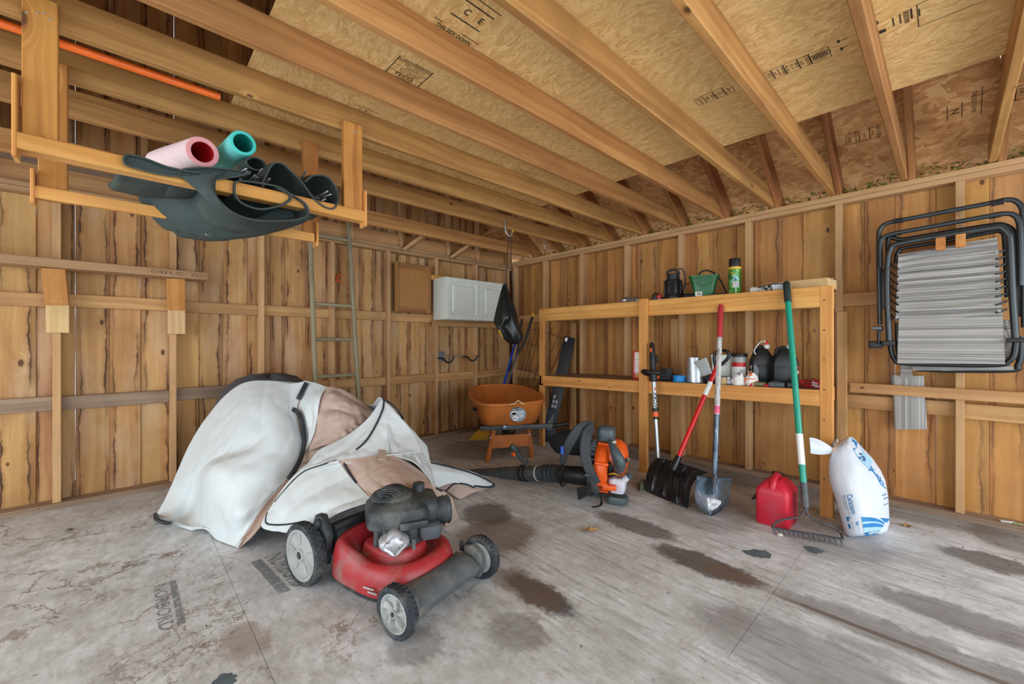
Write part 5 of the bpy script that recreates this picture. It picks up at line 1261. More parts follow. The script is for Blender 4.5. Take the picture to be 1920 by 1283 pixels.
# fan housing: a volute wheel turned partly away
hc_ = AD(1131, 872, 3.08); axis = (RGT * 0.95 - VIEW * 0.34 + Vector((0, 0, -0.06))).normalized()
Mh = frame(hc_, axis.cross(UPV), axis)
Mh = Matrix((axis.cross(UPV).normalized(), axis.cross(axis.cross(UPV)).normalized() * -1, axis)).transposed().to_4x4(); Mh.translation = hc_
b = MB(); b.lathe([(0.10, -0.055), (0.165, -0.05), (0.178, -0.03), (0.180, 0.0), (0.175, 0.028), (0.158, 0.042), (0.10, 0.045)], Mh, 40); b.build('fan_housing', M_OR2, bw)
b = MB()
for k in range(26):
    a = k / 26 * 2 * math.pi; b.box(Mh @ Vector((math.cos(a) * .150, math.sin(a) * .150, -0.070)), (0.055, 0.006, 0.035), (Mh @ Matrix.Rotation(a, 4, 'Z')).to_3x3())
b.lathe([(0.118, -0.088), (0.12, -0.092), (0.172, -0.092), (0.174, -0.086)], Mh, 36)
b.build('intake_grille', M_MGREY, bw)
MB().lathe([(0.02, -0.06), (0.118, -0.06), (0.118, -0.085), (0.02, -0.086)], Mh, 28).build('intake_core', M_BLACK, bw)
for a in (20, 75, -30, -75, 130, 180, 235):
    c = Mh @ Vector((math.cos(R_(a)) * .180, math.sin(R_(a)) * .180, 0.0)); MB().lathe([(0.013, -0.04), (0.013, 0.05), (0.008, 0.055)], Matrix.Translation(c) @ Mh.to_3x3().to_4x4(), 10).build('screw_boss', M_OR2, bw)
# engine shroud on the outer side
c = AD(1156, 858, 3.06); Mc = Mh.copy(); Mc.translation = c
b = MB(); b.lathe([(0.115, -0.06), (0.128, -0.02), (0.122, 0.03), (0.095, 0.065), (0.05, 0.082), (0, 0.086)], Mc, 28, 1.0, 1.12); b.build('engine_shroud', M_OR2, bw)
c = AD(1146, 868, 3.04); b = MB(); b.lathe([(0.09, -0.02), (0.1, 0.0), (0.09, 0.03)], Matrix.Translation(c) @ Mh.to_3x3().to_4x4(), 20); b.build('engine_block', M_BLACK, bw)
# air filter box, filter neck, lower cover
def blob(pts, wpx, n=26, dep=0.7):
    """rounded body through (px, py, depth, half-width px)"""
    P = seq([p[:3] for p in pts], n); W = spline([Vector((p[3], 0, 0)) for p in pts], n)
    return P, [w.x / FPX * D0 for w in W]
b = MB(); c = AD(1137, 812, 3.06); Mb = up_frame(c, R_(-12))
b.loft(rings_of(Mb, [(0.085, 0.07, 0.03, -0.055), (0.125, 0.11, 0.04, -0.045), (0.135, 0.12, 0.045, 0.0), (0.13, 0.115, 0.045, 0.035), (0.10, 0.09, 0.04, 0.055), (0.05, 0.05, 0.02, 0.062)])); b.build('air_filter_box', M_TEAL, bw)
P, W = blob([(1143, 824, 2.99, 5), (1150, 840, 2.93, 9), (1157, 855, 2.90, 12), (1161, 868, 2.90, 13.5), (1160, 878, 2.92, 10), (1159, 884, 2.95, 3)], 0)
b = MB(); b.tube(P, W, 14, flat=(1.0, 0.75)); b.build('muffler_cover', M_TEAL, bw, smooth=60)
P, W = blob([(1157, 858, 2.862, 1.2), (1153, 872, 2.862, 1.2), (1159, 874, 2.862, 1.2), (1164, 872, 2.862, 1.2), (1157, 858, 2.862, 1.2)], 0)
MB().tube(P, 0.0035, 5).build('cover_groove', M_BLACK, bw)
MB().tube([AD(1148, 829, 2.94), AD(1155, 827, 2.94)], 0.012, 8).build('clamp', M_ZINC, bw)
for (x0, y0, x1, y1, r, m, nm) in ((1170, 866, 1177, 860, 0.014, M_DGREY, 'primer_knob'), (1176, 862, 1178, 860, 0.012, M_STEEL, 'knob_tip')):
    MB().tube([AD(x0, y0, 2.97), AD(x1, y1, 2.95)], r, 10).build(nm, m, bw)
# fuel tank
M_TANK = plain('milky_tank', (206, 204, 214), 0.35, var=0.06)
c = AD(1158, 908, 2.98); Mt = up_frame(c, R_(-10))
b = MB(); b.loft(rings_of(Mt, [(0.095, 0.09, 0.025, -0.05), (0.11, 0.10, 0.028, -0.035), (0.122, 0.105, 0.03, 0.02), (0.115, 0.10, 0.03, 0.045), (0.08, 0.08, 0.025, 0.055)])); b.build('fuel_tank', M_TANK, bw)
b = MB(); b.tube([AD(1170, 899, 2.95), AD(1178, 893, 2.93)], [0.025, 0.019], 12); b.build('filler_neck', M_TANK, bw)
b = MB(); b.tube([AD(1177, 894, 2.935), AD(1184, 888, 2.92)], 0.020, 12); b.build('filler_cap', M_TEAL, bw)
for k, m in ((0, M_BLACK), (1, M_YELLOW), (2, M_BLACK)):
    MB().tube(seq([(1142, 886 + k * 2, 2.96), (1152, 884 + k * 3, 2.93), (1162, 891, 2.92), (1164 - k * 3, 897, 2.95)], 12), 0.005, 6).build('fuel_line', m, bw)
# frame, base, back pad, harness
b = MB(); b.add([AD(1098, 800, 3.20), AD(1112, 800, 3.16), AD(1112, 926, 3.10), AD(1096, 918, 3.20), AD(1098, 800, 3.26), AD(1112, 800, 3.22), AD(1112, 926, 3.16), AD(1096, 918, 3.26)], [(0, 1, 2, 3), (7, 6, 5, 4), (0, 4, 5, 1), (1, 5, 6, 2), (2, 6, 7, 3), (3, 7, 4, 0)]); b.build('back_frame', M_BLACK, bw, bevel=0.01)
bp = []
for (px, py, d, w) in ((1034, 836, 3.42, 4), (1040, 832, 3.40, 18), (1060, 828, 3.36, 24), (1085, 828, 3.30, 26), (1100, 826, 3.26, 26), (1108, 826, 3.24, 22)): bp.append((px, py, d, w))
P, W = blob(bp, 0); b = MB(); b.tube(P, W, 14, flat=(1.0, 0.6)); b.build('back_pad', plain('pad_black', (20, 22, 26), 0.8, var=0.2), bw, smooth=60)
def strap(pts, w, name='harness_strap', th=0.012, mat=None):
    P = seq(pts, 30); b = MB(); rows = []
    for i, p in enumerate(P):
        t_ = (P[min(i + 1, 30)] - P[max(i - 1, 0)]).normalized(); side = t_.cross(VIEW).normalized(); f = t_.cross(side).normalized()
        u = i / 30; ww = (w[0] + (w[1] - w[0]) * u) / FPX * D0
        if len(w) > 2: ww = (w[0] * (1 - u) ** 2 + 2 * w[1] * u * (1 - u) + w[2] * u * u) / FPX * D0
        rows.append([p + side * ww + f * th * .4, p + side * ww * .8 + f * th, p - side * ww * .8 + f * th, p - side * ww + f * th * .4, p - side * ww - f * th * .4, p - side * ww * .8 - f * th, p + side * ww * .8 - f * th, p + side * ww - f * th * .4])
    b.loft(rows); return b.build(name, mat or M_STRAP, bw, smooth=35)
strap([(1110, 797, 3.08), (1098, 797, 3.02), (1084, 806, 2.98), (1070, 826, 2.98), (1060, 848, 3.02), (1054, 866, 3.08)], (7, 12, 5))
strap([(1110, 799, 3.04), (1101, 812, 2.96), (1097, 836, 2.92), (1099, 862, 2.90), (1108, 886, 2.90), (1119, 904, 2.93)], (9, 10, 7))
strap([(1054, 862, 3.06), (1055, 876, 3.10), (1052, 890, 3.16), (1050, 904, 3.2)], (3, 3), 'webbing', 0.004, M_BLACK)
strap([(1050, 904, 3.2), (1054, 909, 3.18), (1062, 905, 3.18)], (2.5, 2.5), 'webbing', 0.004, M_BLACK)
q = AD(1054, 843, 2.965); b = MB(); b.box(q, (0.02, 0.006, 0.055), (face_frame(q).to_3x3() @ Matrix(((1, 0, 0), (0, 0, 1), (0, 1, 0))))); b.build('blue_tag', M_BLUE, bw)
b = MB(); G = patch(ad_rows([[(1082, 913, 3.10), (1096, 910, 3.00), (1110, 903, 2.93), (1122, 912, 2.92)], [(1082, 924, 3.04), (1096, 920, 2.96), (1108, 914, 2.90), (1124, 921, 2.90)], [(1084, 936, 2.98), (1096, 930, 2.92), (1110, 922, 2.87), (1126, 927, 2.88)]]), 14, 8, 0.004, 14); b.grid(G); b.build('waist_flap', M_STRAP, bw, solid=0.006, smooth=60)
strap([(1100, 889, 2.88), (1106, 898, 2.86), (1114, 910, 2.84), (1122, 922, 2.83)], (3, 3), 'webbing', 0.003, M_BLACK)
b = MB(); q = AD(1101, 889, 2.875); b.box(q, (0.035, 0.012, 0.035), face_frame(q).to_3x3()); b.build('buckle', M_TEAL, bw, bevel=0.003)
g0 = AZ(1124, 948, 0.006); g1 = AZ(1113, 948, 0.006); g2 = AZ(1128, 940, 0.02)
P = spline([AD(1122, 923, 2.83), AD(1127, 932, 2.80), g2, AZ(1126, 946, 0.012), AZ(1118, 949, 0.006), AZ(1111, 949, 0.006)], 22)
b = MB(); b.tube(P, 0.008, 6, flat=(1.0, 0.4)); b.build('loose_webbing', M_BLACK, bw)
b = MB(); pts = [AZ(x, y, 0.0) for x, y in ((1108, 932), (1120, 928), (1145, 932), (1172, 928), (1172, 915), (1140, 912), (1110, 912))]
b.loft([[Vector((q.x, q.y, z)) for q in pts] for z in (0.003, 0.018)]); b.build('base_plate', M_TEAL, bw, bevel=0.005)
b = MB(); c = AD(1158, 920, 2.98); c.z = 0.035; Mk = up_frame(c, R_(-10)); b.loft(rings_of(Mk, [(0.14, 0.11, 0.03, -0.03), (0.15, 0.12, 0.03, 0.0), (0.13, 0.10, 0.03, 0.02)])); b.build('foot', M_TEAL, bw)
c = AD(1142, 912, 2.93); b = MB(); b.box(c, (0.10, 0.06, 0.035), (face_frame(c).to_3x3() @ Matrix(((1, 0, 0), (0, 0, 1), (0, 1, 0))))); b.build('mount_bracket', M_OR2, bw, bevel=0.008)
# blower tube: elbow, bellows, clamps, straight pipes, handle
E0 = [(1112, 892, 3.18), (1090, 891, 3.18), (1070, 889, 3.22), (1052, 887, 3.26)]
MB().tube(seq(E0, 16), [0.074 - 0.0006 * k for k in range(17)], 20).build('elbow', M_BLACK, bw)
P = seq([(1052, 887, 3.26), (1036, 886, 3.31), (1020, 886, 3.36)], 44)
MB().tube(P, [0.062 + 0.009 * math.sin(k * 1.9) for k in range(45)], 20).build('bellows', M_DGREY, bw)
TB = [AD(1022, 886, 3.355), AD(1004, 886, 3.41), AD(988, 886, 3.46), AD(950, 887, 3.55), AD(915, 888, 3.63), AD(870, 889, 3.70)]
MB().tube([TB[0], TB[1], TB[2]], 0.060, 22).build('tube_section', M_DGREY, bw)
MB().tube([TB[2], TB[3]], [0.063, 0.056], 22).build('tube_section', M_MGREY if False else M_DGREY, bw)
MB().tube([TB[3], TB[4], TB[5]], [0.057, 0.050, 0.044], 22).build('tube_section', M_DGREY, bw)
d_ = (TB[0] - TB[2]).normalized()
MB().tube([AD(1009, 886, 3.395) - d_ * .004, AD(1009, 886, 3.395) + d_ * .004], 0.0635, 22).build('pale_ring', M_WHITE, bw)
for px, dd in ((988, 3.46), (980, 3.475)): MB().tube([AD(px, 886, dd) - d_ * .006, AD(px, 886, dd) + d_ * .006], 0.0685, 22).build('clamp_band', M_BLACK, bw)
MB().tube([AD(948, 887, 3.555) - d_ * .006, AD(948, 887, 3.555) + d_ * .006], 0.0625, 22).build('collar', M_DGREY, bw)
MB().tube(seq([(988, 872, 3.44), (985, 867, 3.43), (990, 863, 3.42)], 8), 0.016, 8).build('handle_mount', M_DGREY, bw)
P, W = blob([(986, 868, 3.42, 4.0), (976, 856, 3.40, 5.0), (968, 846, 3.38, 5.5), (962, 838, 3.37, 6.5), (958, 834, 3.365, 5)], 0)
MB().tube(P, W, 12).build('throttle_handle', M_DGREY, bw, smooth=60)
MB().tube([AD(961, 848, 3.36), AD(966, 853, 3.37)], [0.016, 0.010], 8).build('trigger', M_ORANGE, bw)

# ------------------------------------------------------------------ long tools along the shelf
M_ALU = plain('aluminium_pole', (190, 196, 200), 0.3, 0.7, var=0.08)
ps = thing('pole_trimmer', 'silver pole trimmer with black loop handle leaning on the shelf post', 'trimmer', (3.27, 1.66, 0))
f = AZ(1236, 905, 0.0); tp = AX(1222, 640, 3.36)
def onp(py):   # point on the pole at image height py
    best = None
    for k in range(601):
        q = f.lerp(tp, k / 600); r_ = q.x * .6845 + q.y * .729; e = abs(CY - FPX * (q.z - HC) / r_ - py)
        if best is None or e < best[0]: best = (e, q)
    return best[1]
MB().tube([f + Vector((0, 0, 0.03)), onp(778)], 0.0165, 16).build('lower_pole', M_ALU, ps)
MB().tube([onp(778), onp(712)], 0.019, 16).build('upper_pole', M_ALU, ps)
MB().tube([onp(780), onp(771)], 0.026, 14).build('orange_collar', M_ORANGE, ps)
MB().tube([onp(771), onp(764)], 0.025, 14).build('lock_collar', M_BLACK, ps)
MB().tube([onp(785), onp(780)], 0.022, 14).build('lock_collar', M_BLACK, ps)
pd = (tp - f).normalized()
MB().tube([onp(715), onp(706), onp(700), onp(690)], [0.022, 0.030, 0.034, 0.030], 14).build('handle_mount', M_BLACK, ps)
Mr = frame(onp(697), RGT, pd)
P = [Mr @ Vector((0.092 * math.cos(k / 20 * 6.283), 0.085 * math.sin(k / 20 * 6.283) * (1.0), 0.012 * math.cos(k / 20 * 6.283 * 2))) for k in range(20)]
MB().tube(P, 0.014, 10, closed=True, flat=(1.1, 0.9)).build('loop_handle', M_BLACK, ps)
MB().tube([onp(700), onp(676), onp(660), onp(646), onp(641)], [0.026, 0.028, 0.024, 0.020, 0.010], 12).build('rear_grip', M_BLACK, ps)
MB().box(onp(655) + RGT * -0.014 - VIEW * 0.018, (0.02, 0.012, 0.035)).build('orange_switch', M_ORANGE, ps, bevel=0.003)
MB().box(onp(672) + RGT * 0.03, (0.022, 0.025, 0.07)).build('trigger_guard', M_BLACK, ps, bevel=0.005)
MB().box(onp(706) + RGT * 0.036 - VIEW * 0.01, (0.02, 0.014, 0.022)).build('orange_dot', M_ORANGE, ps, bevel=0.004)
b = MB(); q = onp(750); Mt_ = face_frame(q); zz = pd; xx = -pd
xr = pd.cross(-VIEW); nx = (-VIEW + pd * VIEW.dot(pd)).normalized(); Mt_ = Matrix((-pd, -pd.cross(nx) * -1, nx)).transposed().to_4x4(); Mt_ = Matrix((pd * -1, nx.cross(pd * -1), nx)).transposed().to_4x4(); Mt_.translation = q
Mt_ = Mt_ @ Matrix.Rotation(R_(180), 4, 'Z')
text_mb('WORX', 0.036, Mt_ @ TM(0, 0, 0.0194), b, 1.25, bold=0.03); b.build('name_lettering', M_BLACKPRINT, ps)
b = MB(); b.box(onp(728) - VIEW * 0.017, (0.016, 0.008, 0.028)); b.build('orange_mark', M_ORANGE, ps, bevel=0.002)
b = MB(); b.lathe([(0.05, 0.0), (0.06, 0.006), (0.05, 0.03), (0.02, 0.04)], Matrix.Translation(f), 18); b.build('cutting_head', M_BLACK, ps)

# snow shovel
M_GLOSS = plain('glossy_black_plastic', (24, 26, 30), 0.28, var=0.15, dirt=(90, 92, 96), dirt_amt=0.25)
ss = thing('snow_shovel', 'black-bladed snow shovel with red handle leaning on the shelf', 'snow shovel', AZ(1250, 938, 0))
rows = [[(1210, 920, 3.21), (1232, 930, 3.10), (1258, 941, 2.99), (1280, 950, 2.91), (1289, 953, 2.88)],
        [(1210, 905, 3.22), (1234, 912, 3.12), (1260, 922, 3.01), (1282, 930, 2.93), (1292, 933, 2.90)],
        [(1213, 885, 3.25), (1238, 893, 3.16), (1262, 899, 3.06), (1284, 907, 2.97), (1297, 910, 2.93)],
        [(1220, 868, 3.29), (1245, 874, 3.22), (1266, 880, 3.13), (1288, 889, 3.03), (1308, 894, 2.96)],
        [(1231, 857, 3.30), (1252, 861, 3.24), (1272, 866, 3.15), (1298, 874, 3.06), (1326, 884, 2.97)]]
R_rows = ad_rows(rows)
for q in R_rows[0]: q.z = 0.004
G = patch(R_rows, 44, 24)
for j, r in enumerate(G):
    for i, q in enumerate(r):
        u, v = i / 44, j / 24
        w = math.sin((u - .5) * (26 + 10 * v) + (v * 2.2 if u < .5 else -v * 2.2)) * 0.012 * min(1, v * 6) * min(1, (1 - v) * 6) * min(1, u * 8) * min(1, (1 - u) * 8)
        r[i] = q - VIEW * w * 1.4
MB().grid(G).build('blade', M_GLOSS, ss, solid=0.006, smooth=60)
b = MB(); G2 = patch(ad_rows([[(1289, 953, 2.879), (1292, 933, 2.899), (1297, 910, 2.929), (1308, 894, 2.959), (1326, 884, 2.969)], [(1284, 949, 2.87), (1285, 928, 2.87), (1286, 908, 2.88), (1293, 891, 2.90), (1310, 880, 2.93)]]), 20, 3); b.grid(G2); b.build('side_wing', M_GLOSS, ss, solid=0.005, smooth=60)
sk0, sk1 = AD(1267, 868, 3.09), AX(1349, 676, 3.37)
MB().tube([sk0 + (sk0 - sk1) * 0.06, sk0, sk0.lerp(sk1, .07)], [0.03, 0.028, 0.024], 14).build('socket', M_GLOSS, ss)
P = [sk0.lerp(sk1, .02), sk0.lerp(sk1, 1.0)]
MB().tube(P, 0.017, 16).build('red_handle', plain('red_enamel', (208, 24, 30), 0.3, var=0.06), ss)
hd = (sk1 - sk0).normalized()
b = MB(); b.tube([sk0.lerp(sk1, .66), sk0.lerp(sk1, .79)], 0.0176, 16); b.build('white_label', M_WHITEPRINT, ss)
Mg = Matrix((RGT, hd.cross(RGT), hd)).transposed().to_4x4(); Mg.translation = sk1
P = [Mg @ Vector(q) for q in ((0, 0, -0.02), (-0.052, 0, 0.055), (-0.045, 0, 0.075), (0.075, 0, 0.055), (0.082, 0, 0.03), (0.03, 0, -0.02))]
P = [AX(px, py, 3.37) for px, py in ((1343, 690), (1339, 672), (1342, 660), (1352, 656), (1364, 658), (1367, 664), (1362, 674), (1350, 684))]
MB().tube(spline(P, 28, True), 0.013, 10, closed=True).build('grip', M_BLACK, ss)

# round point shovel
rs_ = thing('round_shovel', 'round-point steel shovel with worn white handle and red grip leaning on the shelf', 'shovel', AZ(1330, 965, 0))
def worn_steel():
    t = NT('worn_blued_steel'); v = t.coord(); n = t.noise(v, 9, 5); m = t.noise(t.vmath('MULTIPLY', v, (30, 30, 3)), 1.0, 5, .7)
    c = t.ramp(n, [(0.35, srgb(54, 62, 72)), (0.55, srgb(96, 112, 128)), (0.72, srgb(120, 108, 100))])
    c = t.mix(t.rangef(m, .56, .72, 0, .7), c, srgb(170, 180, 188)); return t.done(c, 0.42, 0.7)
M_BLSTEEL = worn_steel()
tip = AZ(1331, 966, 0.002)
hp0, hp1 = AD(1340, 893, 2.90), AX(1351.5, 570, 3.385)
rows = []
for v in [i / 16 for i in range(17)]:
    # half-width in px and row height, tip to shoulder
    y = 966 + (895 - 966) * v
    hw = [0.5, 9, 16, 21, 25, 28, 30, 31.5, 32.5, 33, 33.3, 33.5, 33.6, 33.6, 33.5, 33.4, 33.2][int(v * 16)]
    cx_ = 1331 + 8 * v
    d = 2.745 + 0.15 * v
    row = []
    for k in range(17):
        u = -1 + k / 8
        ridge_ = 0.012 * math.exp(-(u * 5) ** 2) * max(0, v - .25) * 1.6
        dish = 0.040 * (u * u) * (0.4 + 0.6 * v)
        sh_y = (2.5 * u) + (5 * abs(u) ** 3 if v > .9 else 0) * 0
        row.append(AD(cx_ + hw * u, y + sh_y, d - dish - ridge_ + 0.02))
    rows.append(row)
MB().grid(rows).build('blade', M_BLSTEEL, rs_, solid=0.003, smooth=60)
b = MB()
for sg in (-1, 1):
    a = rows[16][8 + sg * 2]; c = rows[16][8 + sg * 8]; b.tube([a, c], 0.006, 6)
b.build('step_edge', M_BLSTEEL, rs_)
hd = hp1 - hp0
def onh(py):
    best = None
    for k in range(801):
        q = hp0.lerp(hp1, -0.05 + 1.05 * k / 800); r_ = q.x * .6845 + q.y * .729; e = abs(CY - FPX * (q.z - HC) / r_ - py)
        if best is None or e < best[0]: best = (e, q)
    return best[1]
MB().tube([AD(1336, 925, 2.81), AD(1338, 905, 2.84), onh(890), onh(876), onh(776)], [0.006, 0.016, 0.021, 0.0195, 0.019], 14).build('socket', M_BLSTEEL, rs_)
def worn_white():
    t = NT('worn_white_handle'); v = t.coord(); n = t.noise(t.vmath('MULTIPLY', v, (40, 40, 5)), 1.0, 5, .65)
    return t.done(t.ramp(n, [(0.35, srgb(140, 132, 122)), (0.52, srgb(196, 194, 192)), (0.7, srgb(214, 214, 218))]), 0.5)
MB().tube([onh(776), onh(630)], 0.0185, 16).build('handle', worn_white(), rs_)
MB().tube([onh(774), onh(760)], 0.0192, 16).build('pink_band', plain('pink_paint', (226, 96, 128), 0.5, var=0.15), rs_)
MB().tube([onh(632), onh(575), onh(570)], [0.0205, 0.0205, 0.012], 16).build('red_grip', plain('red_grip', (178, 46, 50), 0.6, var=0.08), rs_)
b = MB(); G = []
q0 = AD(1336, 945, 2.69)
def bladept(px, py):
    v = (966 - py) / 71; d = 2.745 + 0.15 * v; hw = 30; u = (px - (1331 + 8 * v)) / hw
    return AD(px, py, d - 0.040 * u * u * (0.4 + 0.6 * v) + 0.02 - 0.004)
lab = [(1314, 929), (1319, 927), (1325, 932), (1333, 930), (1342, 935), (1352, 938), (1352, 943), (1347, 949), (1338, 955), (1328, 956), (1320, 951), (1313, 944)]
b.add([bladept(*q) for q in lab], [tuple(range(12))]); b.build('torn_label', plain('torn_paper', (206, 210, 216), 0.7, var=0.4, scale=60), rs_)
b = MB(); b.add([bladept(*q) - VIEW * .001 for q in ((1325, 932), (1333, 931), (1344, 937), (1336, 939))], [(0, 1, 2, 3)]); b.build('label_red_mark', plain('faded_red', (196, 120, 118), 0.6), rs_)
b = MB(); b.add([bladept(*q) - VIEW * .001 for q in ((1326, 940), (1338, 941), (1347, 942), (1342, 947), (1330, 944))], [(0, 1, 2, 3, 4)]); b.build('label_dark_mark', M_DGREY, rs_)

# bow rake
br_ = thing('bow_rake', 'green-handled steel bow rake leaning on the top shelf, tines on the floor', 'rake', AZ(1514, 1001, 0))
M_GRN = plain('green_fiberglass', (18, 148, 122), 0.3, var=0.06)
fp, tp_ = AD(1510.5, 950, 2.53), AX(1476, 548, 3.375)
def onr(py):
    best = None
    for k in range(801):
        q = fp.lerp(tp_, k / 800); r_ = q.x * .6845 + q.y * .729; e = abs(CY - FPX * (q.z - HC) / r_ - py)
        if best is None or e < best[0]: best = (e, q)
    return best[1]
MB().tube([onr(905), onr(562)], 0.0185, 16).build('handle', M_GRN, br_)
MB().tube([onr(950), onr(903)], [0.0205, 0.0205], 16).build('ferrule', M_DGREY, br_)
MB().tube([onr(870), onr(812)], 0.0190, 16).build('white_label', M_WHITEPRINT, br_)
rd = (tp_ - fp).normalized()
MB().tube([onr(565), tp_, tp_ + rd * .075, tp_ + rd * .085], [0.0215, 0.0215, 0.0215, 0.014], 14).build('grip', plain('dark_green_grip', (24, 44, 40), 0.6), br_)
eL, eR = AZ(1449, 989, 0.035), AZ(1580, 1010, 0.035)
M_WIRE = plain('grey_steel_wire', (84, 84, 88), 0.45, 0.6, var=0.15)
L_ = spline([onr(948), AD(1506, 960, 2.51), AD(1497, 968, 2.50), AD(1475, 972, 2.50), AD(1459, 976, 2.50), AD(1450, 984, 2.51), eL], 22)
Rr = spline([onr(948), AD(1514, 962, 2.51), AD(1524, 972, 2.49), AD(1545, 980, 2.46), AD(1566, 989, 2.44), AD(1577, 1000, 2.43), eR], 22)
MB().tube(L_, 0.0062, 8).build('bow_arm', M_WIRE, br_); MB().tube(Rr, 0.0062, 8).build('bow_arm', M_WIRE, br_)
MB().tube([eL, eL.lerp(eR, .5), eR], 0.008, 4).build('head_bar', M_WIRE, br_)
for k in range(14):
    q = eL.lerp(eR, (k + .3) / 13.6); MB().tube([q, q + Vector((-0.004, -0.004, -0.018)), q + Vector((-0.01, -0.01, -0.034))], [0.007, 0.005, 0.002], 6).build('tine', M_WIRE, br_)

# ------------------------------------------------------------------ red fuel can
gc = thing('gas_can', 'red plastic gas can with black cap on the floor beside the green rake', 'gas can', (3.09, 0.77, 0))
M_GAS = plain('dusty_red_plastic', (196, 22, 50), 0.42, var=0.08, dirt=(150, 84, 92), dirt_amt=0.35)
X0, X1, Y0, Y1 = 2.972, 3.212, 0.676, 0.862
Mg = Matrix.Translation(((X0 + X1) / 2, (Y0 + Y1) / 2, 0)); lx, ly = X1 - X0, Y1 - Y0
b = MB(); b.loft(rings_of(Mg, [(lx * .94, ly * .94, 0.02, 0.0), (lx, ly, 0.024, 0.010), (lx, ly, 0.024, 0.205), (lx * .97, ly * .97, 0.03, 0.225), (lx * .82, ly * .66, 0.03, 0.262), (lx * .70, ly * .46, 0.025, 0.280), (lx * .5, ly * .3, 0.02, 0.286)])); b.build('body', M_GAS, gc)
b = MB(); b.tube(spline([Mg @ Vector(q) for q in ((-0.10, 0, 0.235), (-0.085, 0, 0.275), (-0.04, 0, 0.300), (0.02, 0, 0.298), (0.06, 0, 0.262))], 16), 0.017, 10, flat=(1, 1.2)); b.build('handle', M_GAS, gc)
b = MB(); b.lathe([(0.028, 0), (0.03, 0.012), (0.03, 0.034), (0.024, 0.038), (0, 0.038)], Mg @ Matrix.Translation((0.085, 0.02, 0.262)) @ Matrix.Rotation(R_(15), 4, 'Y'), 18); b.build('cap', M_BLACK, gc)
b = MB(); b.tube(spline([Mg @ Vector(q) for q in ((0.08, 0.0, 0.29), (0.09, -0.03, 0.28), (0.09, -0.06, 0.25), (0.095, -0.075, 0.235))], 12), 0.003, 6); b.build('cap_strap', M_BLACK, gc)
b = MB(); b.box(Mg @ Vector((0.02, -ly / 2 + 0.002, 0.11)), (0.05, 0.012, 0.20)); b.build('side_groove', plain('dull_red', (120, 24, 40), 0.5), gc, bevel=0.004)
# dark triangular scrap leaning behind the can
a, c, d_ = AZ(1410, 936, 0.002), AZ(1446, 928, 0.002), AD(1437, 895, 2.98)
b = MB(); b.add([a, c, d_, a + VIEW * .008, c + VIEW * .008, d_ + VIEW * .008], [(0, 1, 2), (5, 4, 3), (0, 3, 4, 1), (1, 4, 5, 2), (2, 5, 3, 0)])
o = b.build('dark_scrap', M_BLACK); tag(o, 'dark triangular sheet scrap standing behind the red gas can', 'scrap')
# knee pad scrap beside the middle post
P = [AZ(1194, 915, 0), AZ(1210, 905, 0), AZ(1214, 914, 0), AZ(1200, 922, 0)]
b = MB(); b.loft([[p + Vector((0, 0, 0.002)) for p in P], [p.lerp(sum(P, Vector()) / 4, .2) + Vector((0, 0, 0.05)) for p in P], [p.lerp(sum(P, Vector()) / 4, .75) + Vector((0, 0, 0.062)) for p in P]])
o = b.build('olive_scrap', plain('olive_cloth', (104, 106, 84), 0.85), subd=0, bevel=0.008); tag(o, 'small olive cloth scrap on the floor left of the snow shovel', 'cloth')

# ------------------------------------------------------------------ white sack with blue print
M_SACK = plain('white_sack_paper', (214, 220, 228), 0.6, var=0.05, scale=9, bump=0.25)
M_SBLUE = plain('sack_blue', (30, 124, 186), 0.55, var=0.08)
M_SLBLUE = plain('sack_pale_blue', (164, 206, 230), 0.55, var=0.08)
M_SNAVY = plain('sack_navy', (40, 84, 140), 0.55, var=0.08)
sk = thing('white_sack', 'white paper sack with blue print tied at the neck beside the shelf post', 'sack', AZ(1628, 1000, 0))
SR = [(1003, 1622, 30, 2.50, .10), (998, 1624, 40, 2.51, .13), (985, 1624.5, 43, 2.52, .145), (960, 1621, 47, 2.54, .155), (930, 1615.5, 49.5, 2.57, .155), (900, 1607.5, 51.5, 2.61, .15), (880, 1602, 49, 2.64, .14), (860, 1596, 41, 2.67, .12), (845, 1592, 32, 2.69, .10), (833, 1590, 22, 2.71, .085), (822, 1592, 10, 2.73, .05), (818, 1593, 4, 2.73, .03)]
def sack_pt(u, v):
    """u -1..1 across the visible front (|u|>1 wraps behind), v 0 bottom .. 1 top"""
    f = v * (len(SR) - 1); k = min(int(f), len(SR) - 2); w = f - k
    py, px, hw, d, dep = [SR[k][i] * (1 - w) + SR[k + 1][i] * w for i in range(5)]
    a = math.pi * (1.5 + u * 0.5)
    tilt = 3 * math.cos(a) * (1 - v)           # the sack stands turned a little
    c = AD(px + hw * math.cos(a), py - (tilt if v < .5 else tilt * .3), d + dep * math.sin(a) * (1 - 0.15 * abs(math.cos(a))))
    wr = 0.006 * mnoise.noise((u * 3.2, v * 6, 1.0)) + 0.004 * mnoise.noise((u * 7, v * 13, 4.0))
    c = c + VIEW * wr
    if c.z < 0.003: c.z = 0.003
    return c
b = MB(); b.loft([[sack_pt(-2 + 4 * k / 64, j / 40) for k in range(64)] for j in range(41)]); b.build('sack', M_SACK, sk, smooth=60)
def sack_patch(poly_uv, name, mat, off=0.0025, n=8):
    """strip between two polylines given as rows of (u, v)"""
    b = MB(); rows = []
    for r in poly_uv:
        rr = spline([Vector((q[0], q[1], 0)) for q in r], n); rows.append([sack_pt(q.x, q.y) - VIEW * off for q in rr])
    b.grid(rows); return b.build(name, mat, sk, smooth=60)
